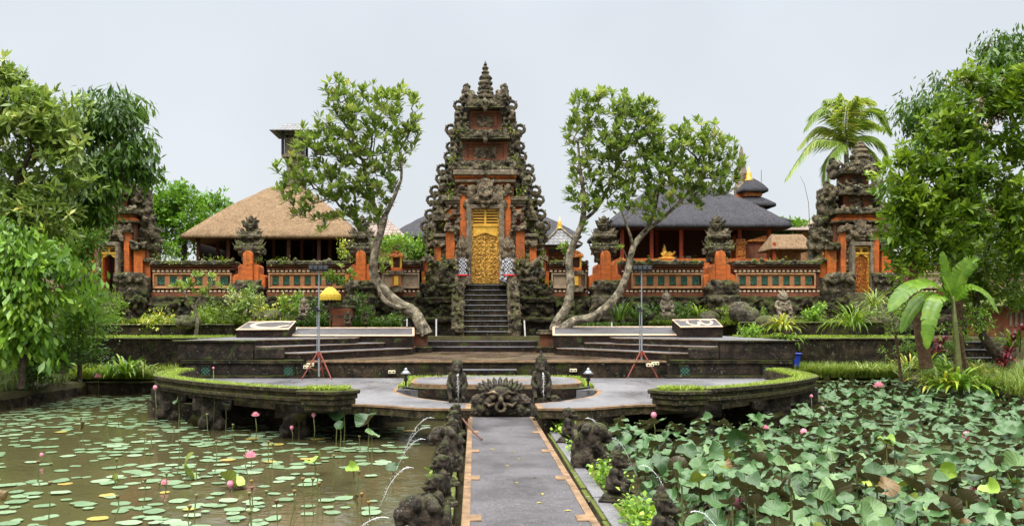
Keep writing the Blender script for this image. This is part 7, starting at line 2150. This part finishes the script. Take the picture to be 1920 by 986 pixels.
# fallen leaves on the paving
rng = np.random.RandomState(123)
lf = leaf_mesh('fallen_leaf', np.zeros((1, 3)), np.array([[1., .1, .03]]), np.array([.11]), np.array([.05]), np.array([.9])); lf.materials.append(M['l_yellow'])
lf2 = leaf_mesh('fallen_leaf', np.zeros((1, 3)), np.array([[1., .1, .05]]), np.array([.12]), np.array([.05]), np.array([.4])); lf2.materials.append(M['lotus_brown'])
for k in range(46):
    if k < 14: x, y, z = rng.uniform(0, 1.4), rng.uniform(8, 22.5), .006
    elif k < 30: x, y, z = rng.uniform(-5, 6.5), rng.uniform(26, 30.5), DZ + .012
    else: x, y, z = rng.uniform(-2.5, 3.4), rng.uniform(31.5, 39.5), SZ + .006
    if 14 <= k < 30 and -2.3 < x < 3.7: z = .70 if -1.9 < x < 3.2 and 25.7 < y < 29 else None
    if z is None: continue
    y_ = bool(rng.rand() < .5)
    o = link_mesh('fallen_leaf', lf if y_ else lf2, None); o.location = (x, y, z); o.rotation_euler = (0, 0, rng.uniform(0, 6.28)); o.scale = (1, 1, 1)
    tag(o, 'small %s fallen leaf lying on the wet paving' % ('yellow' if y_ else 'brown'), 'leaf', '%s fallen leaves on the paving' % ('yellow' if y_ else 'brown'))

# trees closing the garden at both sides
for k, (px, d, w_, h_, leaf, lab) in enumerate(((1850, 56, 120, 70, 'l_mid', 'leafy tree standing well behind the right bank trees'), (1980, 47, 110, 90, 'l_olive', 'bushy tree beyond the right edge behind the red garden shed'), (2080, 40, 120, 110, 'l_mid', 'tree beyond the right pond bank'),
                                              (40, 56, 120, 80, 'l_mid', 'leafy tree standing well behind the left bank trees'), (-120, 46, 120, 110, 'l_olive', 'tree beyond the left edge behind the bank trees'), (-200, 38, 130, 130, 'l_mid', 'tree beyond the left pond bank'))):
    q = random.Random(k); z0 = 1.0 if d < 42 else 2.5
    base = Vector((X(px, d), d, z0)); cy = 440
    tree('garden_tree', lab, base, [base, P(px, 560, d), P(px + 6, 480, d), P(px, 430, d)],
         [(px, cy, w_, h_), (px - w_ * .5, cy + 40, w_ * .6, h_ * .6), (px + w_ * .5, cy + 50, w_ * .6, h_ * .6), (px + w_ * .1, cy - 50, w_ * .6, h_ * .5), (px - w_ * .2, cy + 90, w_ * .7, h_ * .5)], d, 900, .5, .4, leaf, seed=200 + k, per=8, mode='rosette', r0=.25, limbs=30)
# ------------------------------------------------------------------ the pond: floating pads, lotus leaves and flowers
def disc_mesh(name, seed, rings=3, n=28, wave=.05, cup=.0, notch=True, flop=0.0, curl=0.0):
    rng = np.random.RandomState(seed); V = [(0, 0, 0)]; F3 = []; F4 = []
    ph = rng.rand(5) * 6.28
    for r in range(1, rings + 1):
        f = r / rings
        for k in range(n):
            a = 2 * math.pi * (k + .5) / n
            rr = f * (1 + .05 * math.sin(2 * a + ph[0]) + .035 * math.sin(5 * a + ph[1]) + .02 * math.sin(9 * a + ph[4]))
            if notch: rr *= 1 - .38 * f * math.exp(-((a - math.pi) / .13) ** 2)
            z = cup * f * f + wave * f ** 2 * (math.sin(3 * a + ph[2]) + .6 * math.sin(5 * a + ph[3]) + .35 * math.sin(11 * a + ph[1])) + flop * (f ** 2) * math.cos(a - ph[0]) - abs(flop) * .5 * f ** 3 * max(0, math.cos(a - ph[0]))
            if curl: z += curl * f ** 3 * max(0, math.cos(2 * a + ph[2]))
            V.append((rr * math.cos(a), rr * math.sin(a), z))
    me = bpy.data.meshes.new(name)
    F = [(0, 1 + k, 1 + (k + 1) % n) for k in range(n)]
    for r in range(rings - 1):
        for k in range(n): F.append((1 + r * n + k, 1 + (r + 1) * n + k, 1 + (r + 1) * n + (k + 1) % n, 1 + r * n + (k + 1) % n))
    me.from_pydata(V, [], F); me.polygons.foreach_set('use_smooth', np.ones(len(F), bool)); me.update()
    return me
pad_me = []
for k in range(6):
    me = disc_mesh('lily_pad', k, 2, 24, .012, .015, True); me.materials.append(M['pad_yellow'] if k == 5 else M['pad']); pad_me.append(me)
def in_poly(x, y, poly):
    c = False; n = len(poly)
    for i in range(n):
        a, b = poly[i], poly[i - 1]
        if (a[1] > y) != (b[1] > y) and x < (b[0] - a[0]) * (y - a[1]) / (b[1] - a[1]) + a[0]: c = not c
    return c
def front_edge(x):
    """nearest dry line (the footing under the deck) at x"""
    if x < -10.3: return 34.3
    if x < -8: return 25.4
    return 24.2
rr = random.Random(77)
def seen(x, y, margin=60):
    px, py = VX + FPX * x / y, HY + FPX * (CAMZ - WZ) / y
    return -margin < px < 1920 + margin and py < 1040
cand = []
clusters = [(rr.uniform(-15, -1.6), rr.uniform(10.5, 33), rr.uniform(.5, 1.5)) for _ in range(85)]
tries = 0
while len(cand) < 780 and tries < 40000:
    tries += 1
    c = rr.choice(clusters)
    x, y = (rr.gauss(c[0], c[2] * 1.15), rr.gauss(c[1], c[2] * 1.1)) if rr.random() < .8 else (rr.uniform(-15, -1.6), rr.uniform(10.5, 33))
    if not (-15.2 < x < -1.35 and 10 < y < front_edge(x)): continue
    if not seen(x, y): continue
    px = VX + FPX * x / y
    if y < 14 and px > 700 and rr.random() < .7: continue
    r = rr.uniform(.08, .205) * (.9 if y < 15 else 1.0)
    if any((x - a) ** 2 + (y - b) ** 2 < ((r + q) * .62) ** 2 for a, b, q in cand): continue
    cand.append((x, y, r))
cand.sort(key=lambda c: -c[2] / c[1] ** 1.3)
pads = cand[:290]; rest = cand[290:]
def pad_obj(x, y, r, i, label, grp):
    o = link_mesh('lily_pad', pad_me[i], None); o.location = (x, y, WZ + .006 + .004 * rr.random() * 6); o.rotation_euler = (R(rr.uniform(-1.5, 1.5)), R(rr.uniform(-1.5, 1.5)), rr.uniform(0, 6.28)); o.scale = (r, r * rr.uniform(.88, 1), r)
    return tag(o, label, 'lily pad', grp)
for k, (x, y, r) in enumerate(pads):
    i = 5 if rr.random() < .05 else rr.randrange(5)
    pad_obj(x, y, r, i, 'yellowed lily pad floating on the brown water left of the path' if i == 5 else 'flat pale green lily pad floating on the brown water left of the path', 'yellowed floating lily pads' if i == 5 else 'lily pads floating left of the path')
def merged(name, mes, items, m):
    V = []; F3 = []; off = 0
    out_v = []; out_f = []
    for (M4, i) in items:
        me = mes[i]; n = len(me.vertices); co = np.empty(n * 3, np.float32); me.vertices.foreach_get('co', co); co = co.reshape(-1, 3)
        A = np.array(M4); co = co @ A[:3, :3].T + A[:3, 3]
        me.calc_loop_triangles(); t = np.empty(len(me.loop_triangles) * 3, np.int32); me.loop_triangles.foreach_get('vertices', t)
        out_v.append(co); out_f.append(t.reshape(-1, 3) + off); off += n
    return link_mesh(name, np_mesh(name, np.concatenate(out_v), np.concatenate(out_f), True), m)
items = []
for x, y, r in rest: items.append((Matrix.Translation((x, y, WZ + .006 + .02 * rr.random())) @ Matrix.Rotation(rr.uniform(0, 6.28), 4, 'Z') @ Matrix.Diagonal((r, r, r, 1)), rr.randrange(5)))
n = 0
while n < 230:
    x, y = rr.uniform(2.9, 16.6), rr.uniform(8.5, 33)
    if y > (24 if x < 9 else 33.8) or not seen(x, y): continue
    r = rr.uniform(.14, .3); n += 1
    items.append((Matrix.Translation((x, y, WZ + .006 + .03 * rr.random())) @ Matrix.Rotation(rr.uniform(0, 6.28), 4, 'Z') @ Matrix.Diagonal((r, r, r, 1)), rr.randrange(5)))
tag(merged('far_lily_pads', pad_me, items, M['pad']), 'floating lily pads far off and under the raised lotus leaves', 'lily pads', None, 'stuff')

# raised lotus leaves
lot = []
for k in range(10):
    me = disc_mesh('blade', 40 + k, 4, 32, (.07, .12, .16, .10, .2)[k % 5], (.2, .32, -.1, .4, -.3)[k % 5], False, (.0, .25, .45, -.3, .6)[k % 5], (.2, .45, .15, .55, .35)[k % 5])
    me.materials.append(M['lotus'] if k < 8 else (M['lotus_lime'] if k == 8 else M['lotus_brown'])); lot.append(me)
stem_me = MB().tube([(0, 0, 0), (.015, .01, -.5), (0, 0, -1)], .012, 5).mesh('stem'); stem_me.materials.append(M['stem'])
LC = []
def lot_ok(x, y):
    if x < 2.75: return False
    pl = [mir2(p) for p in outL]
    edge = 24.0
    if x > 3.6:
        best = min(pl, key=lambda p: abs(p[0] - x)); 
        edge = best[1] - .5 if x < 11 else 33.6
    else: edge = 20.0
    return y < edge and x < 16.6
tries = 0
while len(LC) < 2100 and tries < 60000:
    tries += 1
    y = 8.2 + 25.5 * rr.random() ** .72; x = rr.uniform(2.75, min(16.6, 1080 * y / FPX))
    if not lot_ok(x, y): continue
    r = rr.uniform(.085, .215) * rr.uniform(.85, 1.05) * (.85 if y < 11 else 1); z = WZ + .12 + .62 * rr.random() ** 1.2
    px = VX + FPX * x / y
    # an open lane of water at the right
    py = HY + FPX * (CAMZ - WZ) / y
    if 1640 < px < 1860 and 820 < py < 930 and rr.random() < .6: continue
    if any((x - a) ** 2 + (y - b) ** 2 + ((z - zz) * 1.3) ** 2 < ((r + q) * .46) ** 2 for a, b, q, zz in LC): continue
    LC.append((x, y, r, z))
LC.sort(key=lambda c: -c[2] / c[1])
def lotus_leaf(x, y, r, z, i, label, grp, tilt=None):
    t = empty('lotus_leaf', (x, y, WZ), label, 'lotus leaf', grp)
    b = link_mesh('blade', lot[i], None, t); b.location = (0, 0, z - WZ); b.scale = (r, r, r)
    tl = (R(rr.gauss(9, 26)), R(rr.gauss(-5, 25))) if tilt is None else tilt
    b.rotation_euler = (tl[0], tl[1], rr.uniform(0, 6.28))
    s = link_mesh('stem', stem_me, None, t); s.location = (0, 0, z - WZ); s.scale = (1, 1, z - WZ + .03); 
    return t
KL = ('grey green lotus leaf raised above the pond right of the path', 'lime yellow young lotus leaf among the grey green leaves', 'brown withered lotus leaf drooping among the grey green leaves')
for k, (x, y, r, z) in enumerate(LC[:300]):
    u = rr.random(); i = 8 if u < .07 else 9 if u < .12 else rr.randrange(8)
    lotus_leaf(x, y, r * (.8 if i > 7 else 1), z, i, KL[0 if i < 8 else i - 7], ('raised lotus leaves right of the path', 'lime yellow lotus leaves', 'withered lotus leaves')[0 if i < 8 else i - 7])
items = []
for x, y, r, z in LC[300:]:
    items.append((Matrix.Translation((x, y, z)) @ Matrix.Rotation(rr.uniform(0, 6.28), 4, 'Z') @ Matrix.Rotation(R(rr.gauss(10, 14)), 4, 'X') @ Matrix.Rotation(R(rr.gauss(0, 14)), 4, 'Y') @ Matrix.Diagonal((r, r, r, 1)), rr.randrange(8)))
for x, y, r, z in LC[300:]:
    pass
tag(merged('far_lotus_leaves', lot, items, M['lotus']), 'far lotus leaves crowding the back of the right pond', 'lotus leaves', None, 'stuff')

# raised leaves in the left pond, each where the photograph shows it
LL_ = [(375, 790, 34, 'sea green drooping lotus leaf in front of the left planter', 2, 24.2), (335, 751, 20, 'small folded lotus leaf at the left end of the planter wall', 1, 23.8), (388, 745, 18, 'pale curled lotus leaf below the left planter rim', 3, 23.4), (423, 757, 14, 'narrow upright lotus leaf before the left planter', 4, 23.0),
       (560, 788, 28, 'tall folded blue green lotus leaf near the second planter support', 2, 21.6), (630, 780, 22, 'round bright lotus leaf under the planter end block', 0, 20.6), (645, 775, 22, 'dark blue green lotus leaf behind the bright round one', 1, 20.8), (690, 790, 34, 'long bright green lotus leaf left of the deck arm', 3, 19.4), (697, 815, 26, 'round green lotus leaf hanging below the long bright one', 0, 19.0),
       (638, 798, 18, 'small pale lotus leaf under the round bright leaf', 1, 20.2), (348, 882, 46, 'dark lime heart shaped lotus leaf in the left pond foreground', 8, 16.2), (430, 910, 46, 'wide lime lotus leaf behind the large pink bud', 8, 15.2), (590, 866, 30, 'folded lime lotus leaf in the middle of the left pond', 8, 16.5), (662, 880, 20, 'small mustard lotus leaf above the near pads', 8, 15.8),
       (736, 876, 22, 'flat green lotus leaf on a short stem near the left statues', 0, 15.8), (668, 930, 16, 'orange brown dried lotus pod leaf in the near left pond', 9, 13.2), (155, 795, 16, 'small yellow curled leaf at the far left of the pond', 9, 21), (215, 900, 16, 'small olive leaf rising from the left pond', 8, 15.5), (5, 925, 18, 'brown curled leaf at the left edge of the pond', 9, 14.2)]
for px, py, rp, lab, i, d in LL_:
    p = P(px, py, d)
    lotus_leaf(p.x, p.y, rp * .58 * d / FPX, max(p.z, WZ + .1), i, lab + ' by its own stem' if False else lab, None, (R(rr.uniform(25, 60)), R(rr.uniform(-25, 25))))

# flowers
def petals(mb, c, n, l, w, el, ph, cup=.35):
    for k in range(n):
        a = ph + 2 * math.pi * k / n
        d = Vector((math.cos(a) * math.cos(el), math.sin(a) * math.cos(el), math.sin(el))); s = Vector((-math.sin(a), math.cos(a), 0)); u = s.cross(d) * -1
        rows = []
        for f, ww in ((0, .25), (.3, .8), (.6, 1), (.85, .65), (1, .06)):
            m = Vector(c) + d * l * f - u * l * cup * math.sin(f * math.pi * .9) * .6
            rows.append((m - s * w * ww * .5 - u * -.0, m - u * w * .22 * ww, m + s * w * ww * .5))
        o = len(mb.v)
        for r in rows: mb.v += [tuple(v) for v in r]
        for i in range(4):
            for j in range(2): mb.f.append((o + i * 3 + j, o + i * 3 + j + 1, o + i * 3 + j + 4, o + i * 3 + j + 3))
def flower(px, py, d, size, open_, label, dark=False):
    p = P(px, py, d); k = d / FPX; s = size * k * .85
    t = empty('lotus_flower', (p.x, p.y, WZ), label, 'lotus flower', 'lotus flowers and buds')
    mb = MB()
    if open_:
        petals(mb, p - Vector((0, 0, s * .3)), 8, s * .8, s * .42, R(28), .2); petals(mb, p - Vector((0, 0, s * .32)), 7, s * .75, s * .4, R(55), .6); petals(mb, p - Vector((0, 0, s * .3)), 5, s * .75, s * .4, R(75), 0)
    else:
        petals(mb, p - Vector((0, 0, s * .55)), 5, s * 1.15, s * .62, R(83), .2, .42); petals(mb, p - Vector((0, 0, s * .55)), 4, s * 1.2, s * .6, R(86), .9, .36)
        mb.ell(p - Vector((0, 0, s * .1)), (s * .26, s * .26, s * .5), 10, 8)
    fl = mb.build('petals', M['petal_pink'], t, smooth=True)
    mb = MB(); mb.tube([(p.x, p.y, WZ - .1), (p.x + .03, p.y, WZ + (p.z - WZ) * .5), (p.x, p.y, p.z - s * .5)], .010, 6); mb.build('stem', M['stem'], t, smooth=True)
FL = [(432, 908, 15.0, 16, 0, 'large pink lotus bud in the left pond foreground'), (308, 903, 15.2, 15, 1, 'pink white lotus bloom left of the large pink bud'), (469, 851, 17.0, 20, 1, 'open pink lotus in the middle of the left pond'), (479, 776, 21, 13, 1, 'pale pink lotus before the left planter wall'), (80, 973, 13.2, 14, 0, 'dull pink bud low at the left corner of the pond'),
      (263, 972, 13.2, 14, 0, 'faded pink bud at the bottom edge of the left pond'), (547, 802, 21, 9, 0, 'tiny pink white bud near the planter support'), (588, 778, 20.6, 10, 0, 'slim pale bud in front of the dark planter shade'), (184, 704, 33.5, 12, 1, 'pink bloom on the far left bank'), (78, 853, 18, 9, 0, 'small brown pink bud at far left of the pond'), (291, 727, 24.5, 10, 0, 'white pink bud at the left planter tip'),
      (613, 962, 13.4, 11, 0, 'withered pink bud near the nearest left statue'), (400, 690, 23, 5, 0, 'tiny pale bud on a tall stem above the planter rim'),
      (1386, 944, 13.4, 24, 0, 'bright pink lotus bud in the right pond foreground'), (1540, 769, 21.5, 15, 0, 'pink bud toward the back of the right pond'), (1507, 811, 19, 16, 0, 'pink bud in the middle of the right pond'), (1648, 721, 29, 18, 1, 'open pink lotus at the far right pond wall'), (1812, 818, 18.5, 19, 0, 'upright pink bud near the right edge of the pond'), (1826, 916, 14.4, 17, 1, 'magenta lotus near the right edge foreground'),
      (1226, 779, 20.5, 14, 0, 'pink bud near the right deck arm'), (1174, 800, 19.6, 11, 0, 'slim pale pink bud behind the second right statue'), (1374, 930, 13.8, 24, 0, 'dark red brown closed bud behind the bright pink one'), (1435, 800, 19.5, 11, 1, 'faded pink bloom left of the middle of the right pond'), (1783, 905, 14.6, 14, 0, 'pale dry bud at right of the open water'), (1521, 743, 24, 8, 0, 'tiny pink bud at the back of the right pond')]
for f in FL: flower(*f)
# thin stems with seed pods
for k in range(46):
    px, py = rr.uniform(60, 780), rr.uniform(770, 960); d = (CAMZ - WZ - rr.uniform(.3, .7)) * FPX / (py - HY)
    p = P(px, py, d)
    if not (-15 < p.x < -1.4 and d < front_edge(p.x)): continue
    t = empty('bare_lotus_plant', (p.x, p.y, WZ), 'thin bare lotus stem with a small seed head in the left pond', 'lotus plant', 'bare lotus stems')
    mb = MB(); mb.tube([(p.x + rr.uniform(-.1, .1), p.y, WZ - .1), (p.x + rr.uniform(-.03, .03), p.y, (p.z + WZ) / 2), tuple(p)], .009, 5); mb.build('stalk', M['stem'], t)
    mb = MB(); mb.lathe(tuple(p), [(.008, -.05), (.035, .0), (.03, .012), (.004, .018)], 8); mb.build('seed_head', M['lotus_brown'] if rr.random() < .5 else M['stem'], t, smooth=True)
